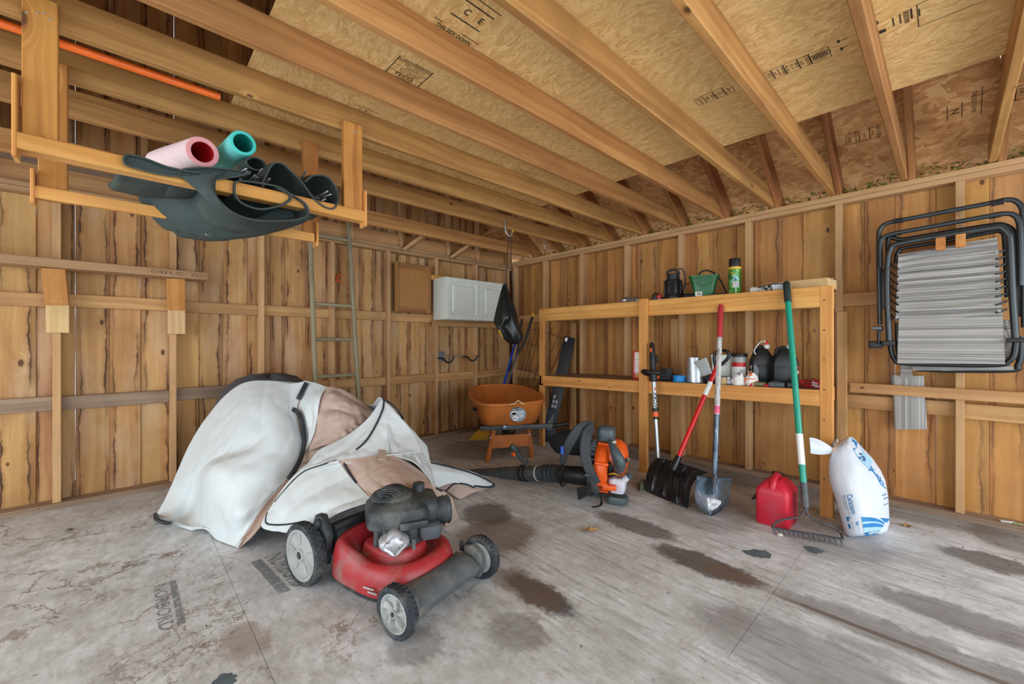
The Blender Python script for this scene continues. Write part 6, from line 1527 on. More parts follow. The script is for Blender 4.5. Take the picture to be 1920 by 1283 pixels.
def uvp(px, py):
    v = min(range(401), key=lambda k: abs((lambda f: SR[min(int(f), 10)][0] * (1 - (f - min(int(f), 10))) + SR[min(int(f), 10) + 1][0] * (f - min(int(f), 10)))(k / 400 * 11) - py)) / 400
    f = v * 11; k = min(int(f), 10); w = f - k
    cx_ = SR[k][1] * (1 - w) + SR[k + 1][1] * w; hw = SR[k][2] * (1 - w) + SR[k + 1][2] * w
    s = max(-1, min(1, (px - cx_) / hw)); return (math.asin(s) / (math.pi / 2), v)
def zpt(X, Y): return (1500 + X / 5.345, 780 + Y / 5.345)
def zuv(L): return [uvp(*zpt(*q)) for q in L]
sack_patch([zuv([(610, 1002), (700, 1010), (790, 1035), (850, 1080)]), zuv([(620, 1050), (700, 1050), (780, 1060), (845, 1090)])], 'blue_swoosh', M_SBLUE)
sack_patch([zuv([(625, 1075), (700, 1070), (780, 1078), (840, 1100)]), zuv([(630, 1110), (700, 1106), (770, 1108), (830, 1116)])], 'blue_swoosh', M_SBLUE)
sack_patch([zuv([(640, 1165), (700, 1155), (760, 1150), (800, 1145)]), zuv([(655, 1195), (700, 1200), (740, 1200), (780, 1180)])], 'blue_swoosh', M_SBLUE)
sack_patch([zuv([(800, 1020), (850, 1030), (895, 1035)]), zuv([(850, 1070), (870, 1070), (888, 1050)])], 'blue_swoosh', M_SBLUE)
sack_patch([zuv([(620, 1052), (700, 1052), (780, 1062), (845, 1092)]), zuv([(625, 1073), (700, 1068), (780, 1076), (840, 1098)])], 'pale_swoosh', M_SLBLUE)
sack_patch([zuv([(632, 1112), (700, 1108), (770, 1110), (830, 1118)]), zuv([(640, 1160), (700, 1150), (760, 1146), (800, 1140)])], 'pale_swoosh', M_SLBLUE)
sack_patch([zuv([(432, 995), (485, 992)]), zuv([(446, 1045), (490, 1040)])], 'blue_block', M_SBLUE, n=3)
sack_patch([zuv([(446, 1065), (495, 1060)]), zuv([(462, 1108), (505, 1112)])], 'blue_block', M_SBLUE, n=3)
sack_patch([zuv([(300, 590), (338, 720), (380, 880), (416, 1000), (440, 1090)]), zuv([(322, 590), (356, 720), (398, 880), (432, 1000), (454, 1090)])], 'edge_stripe', M_SNAVY, n=14)
sack_patch([zuv([(375, 312), (420, 270), (450, 215), (500, 200)]), zuv([(390, 318), (450, 270), (520, 240), (575, 262)])], 'top_blue', M_SBLUE)
sack_patch([zuv([(520, 230), (560, 250), (585, 270)]), zuv([(530, 340), (545, 330), (572, 300)])], 'top_blue', M_SBLUE, n=4)
sack_patch([zuv([(585, 275), (640, 350), (720, 440)]), zuv([(540, 350), (610, 450), (700, 530)])], 'pale_panel', M_SLBLUE)
for (X, Y) in ((610, 370), (635, 400), (600, 410), (650, 420), (640, 435)):
    sack_patch([zuv([(X - 14, Y - 9), (X + 14, Y + 3)]), zuv([(X - 20, Y + 4), (X + 8, Y + 16)])], 'side_lettering', M_SNAVY, n=2, off=0.004)
for L in ([(690, 520), (730, 550), (760, 600), (800, 620), (790, 660), (820, 700), (850, 725)], [(715, 500), (720, 545), (740, 560)], [(770, 580), (780, 640), (810, 650), (830, 690)], [(690, 540), (740, 530)]):
    q = [sack_pt(*w) - VIEW * .002 for w in zuv(L)]; MB().tube(spline(q, 16), 0.0035, 5).build('line_drawing', M_SBLUE, sk)
for (X, Y) in ((820, 795), (835, 830), (840, 890)):
    q = [sack_pt(*w) - VIEW * .002 for w in zuv([(X, Y), (X + 40, Y - 12)])]; MB().tube(q, 0.002, 4).build('side_mark', M_SNAVY, sk)
def sack_text(s, X, Y, size, rot, name, mat, sx=1.0, bold=0.0):
    """lettering wrapped on the sack; (X, Y) its centre and size in the survey pixels"""
    b = MB(); text_mb(s, size, Matrix.Rotation(rot, 4, 'Z'), b, sx, bold=bold)
    b.v = [sack_pt(*uvp(*zpt(X + q.x, Y - q.y))) - VIEW * 0.004 for q in b.v]
    b.build(name, mat, sk)
sack_text('Celatom', 510, 870, 74, R_(-76), 'name_lettering', M_SBLUE, 0.80, 0.015)
sack_text('Diatomaceous Filter Aid', 470, 895, 30, R_(-76), 'small_lettering', M_SNAVY, 0.85)
sack_text('for swimming pools', 435, 850, 17, R_(-76), 'small_lettering', M_SNAVY, 0.9)
sack_text('Ep', 572, 1065, 36, R_(-80), 'logo_lettering', M_SBLUE, 1.0, 0.03)
sack_text('MINERALS', 588, 1125, 24, R_(-80), 'logo_lettering', M_SLBLUE, 0.9)
sack_text('NET WT 25 LB', 520, 1085, 15, R_(-80), 'small_lettering', M_SNAVY, 0.9)
# tied neck and flap
M_SACKIN = plain('sack_inside', (196, 170, 146), 0.7, var=0.12)
nk = AD(1564, 845, 2.68)
MB().tube(seq([(1582, 838, 2.70), (1572, 842, 2.68), (1564, 844, 2.67), (1558, 844, 2.67)], 12), [0.05 - 0.0025 * k for k in range(13)], 12).build('gathered_neck', M_SACKIN, sk)
G = patch(ad_rows([[(1518, 819, 2.62), (1530, 821, 2.64), (1545, 828, 2.66), (1562, 839, 2.67)], [(1520, 835, 2.58), (1532, 836, 2.60), (1546, 839, 2.64), (1562, 844, 2.66)], [(1520, 849, 2.62), (1534, 851, 2.64), (1548, 851, 2.66), (1562, 849, 2.67)]]), 18, 10, 0.004, 16)
MB().grid(G).build('open_flap', M_SACK, sk, solid=0.003, smooth=60)
MB().tube([nk + Vector((0.02 * math.cos(k * .6), 0.02 * math.sin(k * .6), 0.022 * math.sin(k * .6 + 1))) for k in range(10)], 0.004, 6, closed=True).build('wire_tie', M_DGREY, sk)
MB().tube([nk, AD(1560, 832, 2.66), AD(1569, 821, 2.66)], 0.004, 6).build('wire_tie', M_DGREY, sk)
G = patch(ad_rows([[(1562, 832, 2.68), (1568, 822, 2.68), (1571, 822, 2.68)], [(1566, 836, 2.67), (1570, 830, 2.66), (1573, 826, 2.67)]]), 6, 3); MB().grid(G).build('neck_pleat', M_SACKIN, sk, solid=0.002, smooth=60)
# ------------------------------------------------------------------ lawn mower (built in its own frame: +y is its nose, +x its camera-left side)
M_DECK = plain('worn_red_deck', (172, 46, 52), 0.44, var=0.14, scale=6, dirt=(146, 112, 106), dirt_amt=0.85, bump=0.08)
M_DUSTB = plain('dusty_black_plastic', (48, 55, 59), 0.55, var=0.3, scale=14, dirt=(118, 120, 114), dirt_amt=0.5)
M_DUSTG = plain('dusty_grey_plastic', (84, 90, 94), 0.55, var=0.2, scale=9, dirt=(136, 130, 118), dirt_amt=0.5)
M_HUB = plain('pale_grey_hub', (172, 176, 174), 0.55, var=0.15, scale=10, dirt=(124, 116, 100), dirt_amt=0.5)
M_TYRE = plain('dusty_tyre', (46, 52, 58), 0.8, var=0.3, scale=30, dirt=(140, 138, 130), dirt_amt=0.4)
mw = thing('lawn_mower', 'red push lawn mower with black engine and grey wheels in front of the tarp', 'lawn mower', (0.96, 1.85, 0), R_(-166.8))
def L(mb, name, mat, parent=None, **k):
    if parent is not None:
        Mw_ = wm(mw); mb.v = [Mw_ @ q for q in mb.v]; return mb.build(name, mat, parent, **k)
    return mb.build(name, mat, mw, world=False, **k)
# deck
b = MB(); rings = []; NN = 64
def deck_ring(f, z, rear=0.0):
    out = []
    for k in range(NN):
        a = 2 * math.pi * k / NN
        c, s = math.cos(a), math.sin(a)
        n_ = 2.6 if s > 0 else 4.5
        r = 1 / (abs(c) ** n_ + abs(s) ** n_) ** (1 / n_)
        hx, hy = 0.232, (0.275 if s > 0 else 0.26)
        rise = max(0.0, -s) ** 0.7 * rear
        out.append(Vector((c * r * hx * f, s * r * hy * f + 0.0, z + rise)))
    return out
b.loft([deck_ring(0.97, 0.07), deck_ring(1.0, 0.065), deck_ring(1.0, 0.105, .01), deck_ring(0.985, 0.14, .03), deck_ring(0.94, 0.172, .05), deck_ring(0.87, 0.190, .055), deck_ring(0.79, 0.192, .05), deck_ring(0.71, 0.178, .035), deck_ring(0.64, 0.158, .015), deck_ring(0.58, 0.152, .0), deck_ring(0.545, 0.156), deck_ring(0.52, 0.185), deck_ring(0.49, 0.204), deck_ring(0.44, 0.208), deck_ring(0.2, 0.209)])
L(b, 'deck', M_DECK, smooth=60)
b = MB(); b.tube([q + Vector((0, 0, -0.004)) for q in deck_ring(0.995, 0.068)], 0.008, 6, closed=True); L(b, 'deck_skirt', M_DUSTB)
b = MB(); b.add([Vector((0.234, 0.12, 0.118)), Vector((0.229, 0.19, 0.118)), Vector((0.228, 0.19, 0.140)), Vector((0.232, 0.12, 0.142))], [(0, 1, 2, 3)])
b = MB()
for (y0, y1, z0) in ((0.06, 0.13, 0.112), (0.09, 0.15, 0.100)):
    b.box((0.2325, (y0 + y1) / 2, z0), (0.003, y1 - y0, 0.007), Matrix.Rotation(R_(8), 3, 'X'))
L(b, 'worn_decal', M_HUB)
def wheel(x, y, r, w, spokes, side, name):
    M = Matrix.Translation((x, y, r)) @ Matrix.Rotation(R_(90 * side), 4, 'Y')
    b = MB(); rings = []
    for (rr, z, t) in ((0.70, -.42, 0), (0.86, -.5, 0), (0.955, -.46, 0), (0.985, -.36, 1), (1.0, -.12, 2), (1.0, .12, 3), (0.985, .36, 1), (0.955, .46, 0), (0.86, .5, 0), (0.72, .46, 0)):
        ring = []
        for k in range(120):
            a = 2 * math.pi * k / 120; m_ = 1.0
            if t: m_ = 1.0 + (0.0 if (k + (2 if t == 3 else 0)) % 4 < 2 else -0.05)
            ring.append(M @ Vector((math.cos(a) * r * rr * m_, math.sin(a) * r * rr * m_, z * w)))
        rings.append(ring)
    b.loft(rings, cap=False)
    wh = L(b, name, M_TYRE, smooth=30)
    b = MB()
    if not spokes:
        b.lathe([(r * .72, -w * .4), (r * .80, w * .40), (r * .80, w * .50), (r * .72, w * .50), (r * .68, w * .34), (r * .40, w * .30), (r * .22, w * .40), (r * .2, w * .56), (r * .13, w * .58), (r * .12, w * .4), (0, w * .4)], M, 48)
    else:
        b.lathe([(r * .70, -w * .35), (r * .74, w * .46), (r * .68, w * .48), (r * .65, w * .2), (r * .62, w * .06), (r * .15, w * .05), (r * .15, w * .5), (r * .10, w * .52), (r * .09, w * .35), (0, w * .35)], M, 48)
    L(b, 'hub', M_HUB, wh, smooth=35)
    if spokes:
        for k in range(5):
            a = 2 * math.pi * k / 5 + .4; b = MB()
            rows = []
            for q in range(6):
                u = q / 5; rr = r * (.13 + .52 * u); tw = a + .35 * u; hw = r * (.07 + .11 * u)
                c = Vector((math.cos(tw) * rr, math.sin(tw) * rr, 0)); tn = Vector((-math.sin(tw), math.cos(tw), 0))
                rows.append([M @ (c + tn * hw + Vector((0, 0, w * .08))), M @ (c + tn * hw * .6 + Vector((0, 0, w * .40))), M @ (c - tn * hw * .8 + Vector((0, 0, w * .28))), M @ (c - tn * hw + Vector((0, 0, w * .06)))])
            b.loft(rows); L(b, 'spoke', M_HUB, wh, smooth=50)
    else:
        for k in range(5):
            a = 2 * math.pi * k / 5 + .7; b = MB()
            b.box(M @ Vector((math.cos(a) * r * .43, math.sin(a) * r * .43, w * .33)), (r * .44, 0.006, 0.008), (M @ Matrix.Rotation(a, 4, 'Z')).to_3x3()); L(b, 'hub_rib', M_HUB, wh)
    b = MB(); b.lathe([(r * .10, w * .36), (r * .085, w * .60), (r * .05, w * .62), (0, w * .56)], M, 16); L(b, 'axle_bolt', M_DUSTB, wh)
wheel(0.262, -0.346, 0.150, 0.052, 0, 1, 'wheel'); wheel(-0.262, -0.346, 0.150, 0.052, 0, -1, 'wheel')
wheel(0.255, 0.305, 0.103, 0.048, 1, 1, 'wheel'); wheel(-0.258, 0.325, 0.103, 0.048, 1, -1, 'wheel')
# front axle cover
rows = []
for k in range(13):
    u = -1 + k / 6; x = u * 0.208
    e = 1 - abs(u) ** 6 * .25
    rows.append([Vector((x, 0.262 - .07 * abs(u) ** 4, 0.150 * e)), Vector((x, 0.285, 0.156 * e)), Vector((x, 0.318, 0.150 * e)), Vector((x, 0.350, 0.128 * e)), Vector((x, 0.370, 0.098)), Vector((x, 0.366, 0.064)), Vector((x, 0.33, 0.058)), Vector((x, 0.25, 0.07))])
b = MB(); b.loft(rows); L(b, 'front_cover', M_DUSTG, bevel=0.006, smooth=50)
for sg in (1, -1):
    b = MB(); b.loft([[Vector((sg * x, y, z)) for (y, z) in ((0.255, 0.05), (0.265, 0.165), (0.31, 0.178), (0.36, 0.150), (0.375, 0.09), (0.36, 0.035), (0.30, 0.03))] for x in (0.196, 0.222)]); L(b, 'axle_bracket', M_DUSTG, bevel=0.005)
    b = MB(); b.tube([(sg * 0.2, 0.31, 0.103), (sg * 0.262, 0.31, 0.103)], 0.011, 10); L(b, 'front_axle', M_STEEL)
    b = MB(); b.box((sg * 0.214, 0.235, 0.15), (0.012, 0.02, 0.05)); L(b, 'height_lever', M_DUSTB, bevel=0.003)
# rear: discharge door, brackets, handle stubs
b = MB(); b.loft([[Vector((x, y, z)) for (y, z) in ((-0.22, 0.235), (-0.26, 0.262), (-0.40, 0.22), (-0.46, 0.13), (-0.44, 0.12), (-0.25, 0.12))] for x in (-0.165, 0.165)]); L(b, 'discharge_door', M_DUSTB, bevel=0.006)
b = MB(); b.tube([(0.175, -0.235, 0.27), (-0.175, -0.235, 0.27)], 0.013, 10); L(b, 'hinge_rod', M_DUSTB)
for k in range(5):
    b = MB(); b.box((0.13 - k * .065, -0.245, 0.266), (0.035, 0.03, 0.028)); L(b, 'hinge_tab', M_DUSTB, bevel=0.003)
for sg in (1, -1):
    b = MB(); b.loft([[Vector((sg * x, y, z)) for (y, z) in ((-0.24, 0.10), (-0.22, 0.25), (-0.27, 0.335), (-0.32, 0.33), (-0.38, 0.20), (-0.40, 0.10))] for x in (0.19, 0.226)]); L(b, 'handle_bracket', M_DUSTB, bevel=0.006)
    b = MB(); b.tube([(sg * 0.2, -0.27, 0.25), (sg * 0.203, -0.30, 0.31)], 0.012, 10); L(b, 'lower_handle', M_BLACK)
    b = MB(); b.lathe([(0.018, -0.01), (0.02, 0.01), (0.012, 0.02)], Matrix.Translation((sg * 0.228, -0.28, 0.30)) @ Matrix.Rotation(R_(90 * sg), 4, 'Y'), 12); L(b, 'handle_knob', M_DUSTB)
    b = MB(); b.tube([(sg * 0.17, -0.346, 0.15), (sg * 0.262, -0.346, 0.15)], 0.012, 10); L(b, 'rear_axle', M_STEEL)
# engine
ex, ey = -0.02, 0.0
E_ = Matrix.Translation((ex, ey, 0)) @ Matrix.Rotation(R_(-34), 4, 'Z')
b = MB(); b.lathe([(0.118, 0.203), (0.122, 0.208), (0.118, 0.222), (0.085, 0.226), (0.0, 0.226)], E_, 36); L(b, 'engine_base', M_DUSTB)
b = MB(); b.loft(rings_of(E_, [(0.19, 0.20, 0.03, 0.222), (0.19, 0.20, 0.03, 0.31)])); L(b, 'crankcase', M_DUSTB)
for k in range(8):
    b = MB(); b.box(E_ @ Vector((0.02, 0.105, 0.232 + k * .010)), (0.11, 0.05, 0.004), E_.to_3x3()); L(b, 'cooling_fin', M_DGREY)
b = MB(); b.loft(rings_of(E_ @ Matrix.Translation((0.01, -0.01, 0)), [(0.27, 0.25, 0.05, 0.300), (0.292, 0.272, 0.06, 0.306), (0.296, 0.276, 0.065, 0.35), (0.285, 0.265, 0.075, 0.378), (0.24, 0.225, 0.085, 0.398), (0.19, 0.185, 0.08, 0.408)])); L(b, 'engine_shroud', M_DUSTB, bevel=0.004, smooth=50)
b = MB(); b.box(E_ @ Vector((-0.05, 0.132, 0.315)), (0.13, 0.03, 0.035), E_.to_3x3()); L(b, 'shroud_lip', M_DUSTB, bevel=0.008)
S_ = E_ @ Matrix.Translation((0.03, -0.03, 0.40))
b = MB(); b.lathe([(0.100, -0.01), (0.102, 0.012), (0.094, 0.022), (0.088, 0.024), (0.07, 0.030), (0.04, 0.037), (0, 0.040)], S_, 40); L(b, 'starter_ring', M_DUSTB)
for k in range(-5, 6):
    y = k * 0.0155; hw = math.sqrt(max(0, 0.088 ** 2 - y * y)); dome = 0.026 * (1 - (y / .09) ** 2) + .022
    P = [S_ @ (Matrix.Rotation(R_(-30), 4, 'Z') @ Vector((-hw + 2 * hw * i / 8, y, 0.010 + (dome - .004) * (1 - abs(-1 + i / 4) ** 2.2)))) for i in range(9)]
    b = MB(); b.tube(P, 0.0052, 6, flat=(.7, 1.15)); L(b, 'starter_slat', M_DUSTB)
b = MB(); P = [S_ @ Vector((0.0 + 0.088 * math.cos(a), 0.088 * math.sin(a), 0.012 + .035 * (1 - (abs(math.cos(a * 1))) ** 2) * 0)) for a in (0.5, 0.5 + math.pi)]; b.tube([P[0], S_ @ Vector((0, 0, .044)), P[1]], 0.012, 6, flat=(.5, 1.2)); L(b, 'starter_bridge', M_DUSTB)
# metal muffler guard on the near side
b = MB(); Mm = E_ @ Matrix.Translation((0.040, 0.152, 0.252))
out = []
for k in range(40):
    a = 2 * math.pi * k / 40; r = 0.057 * (1 + 0.12 * math.cos(4 * a)); out.append((r * math.cos(a) * 1.05, r * math.sin(a) * .92))
def mring(s, y): return [Mm @ Vector((p[0] * s, y, p[1] * s)) for p in out]
b.loft([mring(1.0, -0.05), mring(1.02, -0.005), mring(0.96, 0.012), mring(0.80, 0.020), mring(0.62, 0.016), mring(0.5, 0.022), mring(.2, 0.024)]); L(b, 'muffler_guard', plain('dull_aluminium', (196, 198, 202), 0.45, 0.45, var=0.12, dirt=(120, 110, 96), dirt_amt=.4), smooth=40)
for (x, z) in ((-.03, .028), (.034, .02), (.0, -.036), (-.02, -.01)):
    b = MB(); b.lathe([(0.006, 0), (0.006, 0.004), (0, 0.005)], Mm @ Matrix.Translation((x, 0.021, z)) @ Matrix.Rotation(R_(-90), 4, 'X'), 8); L(b, 'guard_bolt', M_STEEL)
b = MB(); b.tube([E_ @ Vector((-0.045, 0.16, 0.215)), E_ @ Vector((-0.045, 0.165, 0.265))], 0.009, 8); L(b, 'spark_lead', M_DUSTG)
b = MB(); b.tube([E_ @ Vector((0.115, 0.09, 0.225)), E_ @ Vector((0.115, 0.09, 0.30))], 0.012, 8); L(b, 'oil_tube', M_DUSTB)
# fuel tank side with cap, carburettor and air cleaner on the far side
b = MB(); b.loft(rings_of(E_ @ Matrix.Translation((-0.12, -0.02, 0)), [(0.13, 0.20, 0.04, 0.27), (0.15, 0.22, 0.045, 0.31), (0.15, 0.22, 0.05, 0.365), (0.12, 0.19, 0.045, 0.392), (0.07, 0.13, 0.03, 0.400)])); L(b, 'fuel_tank', M_DUSTB, smooth=50)
b = MB(); b.lathe([(0.024, 0.38), (0.024, 0.41), (0.030, 0.412), (0.031, 0.436), (0.026, 0.440), (0, 0.440)], E_ @ Matrix.Translation((-0.105, -0.07, 0)), 20); L(b, 'fuel_cap', M_DUSTB)
Ma = E_ @ Matrix.Translation((-0.205, 0.035, 0.325)) @ Matrix.Rotation(R_(-90), 4, 'Y')
b = MB(); b.lathe([(0.05, -0.05), (0.062, -0.03), (0.066, 0.0), (0.070, 0.006), (0.066, 0.012), (0.066, 0.022), (0.070, 0.028), (0.064, 0.036), (0.03, 0.042), (0, 0.042)], Ma, 30); L(b, 'air_cleaner', M_DUSTB)
b = MB(); b.loft(rings_of(E_ @ Matrix.Translation((-0.13, 0.11, 0)), [(0.08, 0.06, 0.015, 0.235), (0.10, 0.075, 0.02, 0.25), (0.10, 0.075, 0.02, 0.295), (0.07, 0.05, 0.02, 0.305)])); L(b, 'carburettor_cover', M_DUSTG, smooth=45)

# ------------------------------------------------------------------ dark grey cover behind, and the white and tan tarp heaped over the handle
gcov = thing('grey_cover', 'dark grey rounded fabric cover showing behind the top of the white tarp', 'cover', (0.87, 3.92, 0))
rows = []
for (f, z) in ((1.0, 0.0), (1.02, 0.2), (1.0, 0.45), (0.92, 0.63), (0.78, 0.77), (0.55, 0.855), (0.3, 0.885), (0.1, 0.89)):
    rows.append([Vector((0.87 + 0.42 * f * math.cos(k * .1745), 3.92 + 0.27 * f * math.sin(k * .1745), z * (1 + 0.02 * math.sin(k * .9)))) for k in range(36)])
MB().loft(rows).build('cover', plain('dark_grey_fabric', (84, 82, 86), 0.85, var=0.1, bump=.2, scale=50), gcov, smooth=60)
MB().tube([Vector((0.87 + 0.425 * math.cos(k * .1745), 3.92 + 0.275 * math.sin(k * .1745), 0.015)) for k in range(36)], 0.008, 6, closed=True).build('hem', M_BLACK, gcov)

M_TARP = plain('white_tarp', (214, 221, 222), 0.55, var=0.025, scale=5, bump=0.08)
M_TARPTAN = plain('tan_tarp', (188, 164, 150), 0.7, var=0.05, scale=6, bump=0.08)
M_TRIM = plain('dark_trim', (38, 44, 50), 0.6, var=0.15)
tp = thing('tarp', 'white and tan waterproof tarp with dark trim heaped over the mower handle', 'tarp', (0.9, 2.9, 0))
BV_v, BV_f = [], []
def tarp_patch(name, mat, rows, nu, nv, fold, fs, seed, thick=0.004, sharp=0.75, dom=None):
    G = patch(ad_rows(rows), nu, nv, fold, fs, seed, sharp, dom)
    for r in G:
        for q in r:
            if q.z < 0.004: q.z = 0.004
    b = MB(); b.grid(G)
    n0 = len(BV_v); BV_v.extend(b.v); BV_f.extend([[i + n0 for i in f] for f in b.f])
    return b.build(name, mat, tp, solid=thick, smooth=38)
tarp_patch('white_lobe', M_TARP, [
    [(398, 768, 3.06), (425, 738, 3.08), (458, 717, 3.08), (500, 713, 3.06), (545, 718, 3.02), (572, 714, 3.02)],
    [(374, 800, 3.02), (418, 776, 2.92), (460, 762, 2.84), (500, 760, 2.80), (538, 766, 2.82), (556, 770, 2.88)],
    [(352, 840, 2.96), (403, 838, 2.76), (450, 832, 2.64), (500, 828, 2.59), (545, 828, 2.66), (565, 822, 2.76)],
    [(330, 890, 2.90), (358, 886, 2.80), (382, 876, 2.76), (394, 872, 2.54), (440, 884, 2.44), (500, 880, 2.47), (562, 862, 2.66)],
    [(310, 935, 2.82), (336, 932, 2.78), (368, 925, 2.78), (384, 926, 2.50), (440, 934, 2.36), (500, 915, 2.44), (548, 890, 2.56)],
    [(293, 965, 2.75), (318, 972, 2.66), (350, 965, 2.72), (388, 962, 2.48), (440, 968, 2.31), (486, 945, 2.37), (524, 912, 2.48)],
    [(298, 974, 2.72), (345, 986, 2.56), (384, 990, 2.46), (430, 1004, 2.35), (462, 984, 2.33), (502, 942, 2.40)],
    [(320, 981, 2.67), (354, 993, 2.54), (383, 991, 2.52), (405, 1010, 2.42), (438, 1029, 2.34), (456, 1010, 2.32), (488, 962, 2.36)]], 110, 110, 0.017, 3.6, 3.0, sharp=0.85, dom=(3.6, 1.3))
tarp_patch('tan_strip', M_TARPTAN, [
    [(560, 860, 2.66), (532, 903, 2.48), (494, 948, 2.37), (462, 996, 2.31), (438, 1029, 2.335)],
    [(566, 866, 2.64), (540, 906, 2.49), (506, 950, 2.39), (478, 990, 2.33), (446, 1026, 2.335)],
    [(574, 868, 2.60), (552, 905, 2.44), (520, 945, 2.33), (496, 975, 2.27), (470, 1008, 2.27), (442, 1030, 2.335)]], 40, 14, 0.010, 6, 7.0)
tarp_patch('white_gusset', M_TARP, [
    [(570, 712, 3.03), (590, 716, 3.03), (612, 724, 2.99)],
    [(557, 768, 2.90), (578, 752, 2.86), (600, 745, 2.87)],
    [(566, 800, 2.80), (582, 790, 2.78), (594, 786, 2.80)],
    [(566, 835, 2.74), (577, 822, 2.72), (588, 812, 2.74)],
    [(558, 866, 2.67), (565, 856, 2.67), (576, 840, 2.70)]], 16, 36, 0.010, 7, 2.0, dom=(2, 4))
tarp_patch('tan_crown', M_TARPTAN, [
    [(596, 726, 2.98), (625, 724, 2.98), (655, 735, 2.98), (690, 760, 2.98)],
    [(594, 760, 2.86), (630, 758, 2.80), (668, 766, 2.82), (712, 780, 2.86)],
    [(588, 800, 2.78), (620, 800, 2.70), (655, 795, 2.69), (700, 800, 2.76)],
    [(572, 846, 2.70), (610, 832, 2.62), (650, 826, 2.60), (690, 828, 2.66)]], 44, 40, 0.030, 6.5, 5.0, sharp=0.8, dom=(1.8, 3.0))
tarp_patch('white_fold', M_TARP, [
    [(572, 872, 2.60), (600, 842, 2.58), (650, 816, 2.60), (690, 782, 2.66), (716, 745, 2.77)],
    [(560, 880, 2.46), (608, 856, 2.46), (660, 836, 2.48), (708, 808, 2.56), (742, 772, 2.68)],
    [(560, 892, 2.40), (612, 870, 2.38), (672, 852, 2.40), (728, 836, 2.48), (772, 808, 2.64)],
    [(548, 905, 2.36), (606, 876, 2.34), (672, 862, 2.35), (736, 850, 2.40), (790, 846, 2.54)]], 70, 40, 0.015, 5, 11.0, dom=(1.3, 2.6))
tarp_patch('white_corner', M_TARP, [
    [(497, 966, 2.25), (533, 912, 2.32), (570, 878, 2.38), (634, 862, 2.37)],
    [(490, 985, 2.20), (533, 945, 2.22), (588, 912, 2.25), (654, 890, 2.28)],
    [(503, 993, 2.17), (560, 972, 2.13), (616, 940, 2.13), (676, 915, 2.19)],
    [(536, 997, 2.14), (588, 987, 2.08), (642, 958, 2.05), (700, 938, 2.08)]], 60, 46, 0.013, 5, 15.0, dom=(1.2, 2.4))
tarp_patch('white_wing', M_TARP, [
    [(716, 745, 2.775), (745, 775, 2.80), (776, 808, 2.83), (800, 836, 2.86)],
    [(724, 775, 2.67), (757, 808, 2.66), (787, 845, 2.70), (808, 872, 2.76)],
    [(730, 815, 2.54), (767, 846, 2.52), (797, 882, 2.55), (815, 908, 2.62)],
    [(735, 852, 2.42), (772, 864, 2.40), (800, 890, 2.42), (820, 922, 2.50)]], 50, 50, 0.018, 5, 21.0, dom=(4.0, 2.0))
tarp_patch('tan_apron', M_TARPTAN, [
    [(632, 862, 2.37), (685, 856, 2.36), (735, 850, 2.42), (795, 884, 2.44)],
    [(654, 890, 2.28), (700, 884, 2.23), (752, 884, 2.26), (808, 906, 2.36)],
    [(676, 915, 2.19), (716, 912, 2.12), (762, 910, 2.14), (815, 926, 2.28)],
    [(698, 938, 2.08), (732, 940, 2.05), (772, 936, 2.08), (818, 946, 2.24)]], 56, 44, 0.013, 6, 26.0, dom=(2.6, 1.4))
tarp_patch('tan_hem', M_TARPTAN, [
    [(808, 905, 2.42), (830, 918, 2.48), (848, 932, 2.55)],
    [(824, 945, 2.42), (842, 952, 2.50), (856, 958, 2.62)],
    [(836, 986, 2.58), (850, 978, 2.65), (862, 969, 2.73)]], 12, 14, 0.006, 9, 31.0)
tarp_patch('white_tail', M_TARP, [
    [(804, 862, 2.90), (848, 874, 3.02), (890, 885, 3.16), (926, 905, 3.37)],
    [(808, 884, 2.84), (850, 886, 2.96), (892, 897, 3.12), (927, 908, 3.35)],
    [(818, 914, 2.86), (852, 904, 2.96), (888, 913, 3.10), (922, 912, 3.30)]], 36, 14, 0.008, 7, 35.0)
tarp_patch('tan_underside', M_TARPTAN, [
    [(816, 914, 2.87), (852, 905, 2.97), (888, 914, 3.11), (922, 913, 3.31)],
    [(820, 930, 2.98), (838, 920, 2.99), (862, 934, 3.04), (884, 924, 3.10), (908, 918, 3.24)]], 34, 8, 0.006, 12, 39.0)
# far side of the heap, closing it down to the floor behind
tarp_patch('back_fall', M_TARP, [
    [(398, 768, 3.06), (460, 717, 3.10), (545, 716, 3.06), (612, 724, 3.02), (690, 758, 3.0), (716, 746, 2.80), (776, 808, 2.86)],
    [(380, 800, 3.2), (460, 760, 3.28), (545, 760, 3.26), (612, 765, 3.2), (690, 790, 3.15), (740, 790, 3.02), (790, 830, 2.98)],
    [(340, 905, 3.02), (440, 890, 3.28), (545, 870, 3.42), (612, 868, 3.42), (690, 868, 3.36), (750, 872, 3.25), (806, 884, 3.08)]], 40, 20, 0.02, 4, 44.0)
BVf0 = len(BV_f)
tarp_patch('inner_layer', M_TARPTAN, [
    [(500, 740, 2.98), (575, 740, 2.95), (640, 760, 2.92), (700, 790, 2.90), (780, 850, 2.86)],
    [(480, 850, 2.70), (560, 840, 2.72), (640, 835, 2.70), (720, 838, 2.66), (800, 870, 2.70)],
    [(490, 940, 2.44), (560, 925, 2.44), (640, 905, 2.46), (720, 900, 2.46), (800, 910, 2.56)]], 40, 30, 0.015, 5, 50.0)
del BV_f[BVf0:]
from mathutils.bvhtree import BVHTree
BV = BVHTree.FromPolygons(BV_v, BV_f)
EYE = Vector((0, 0, HC))
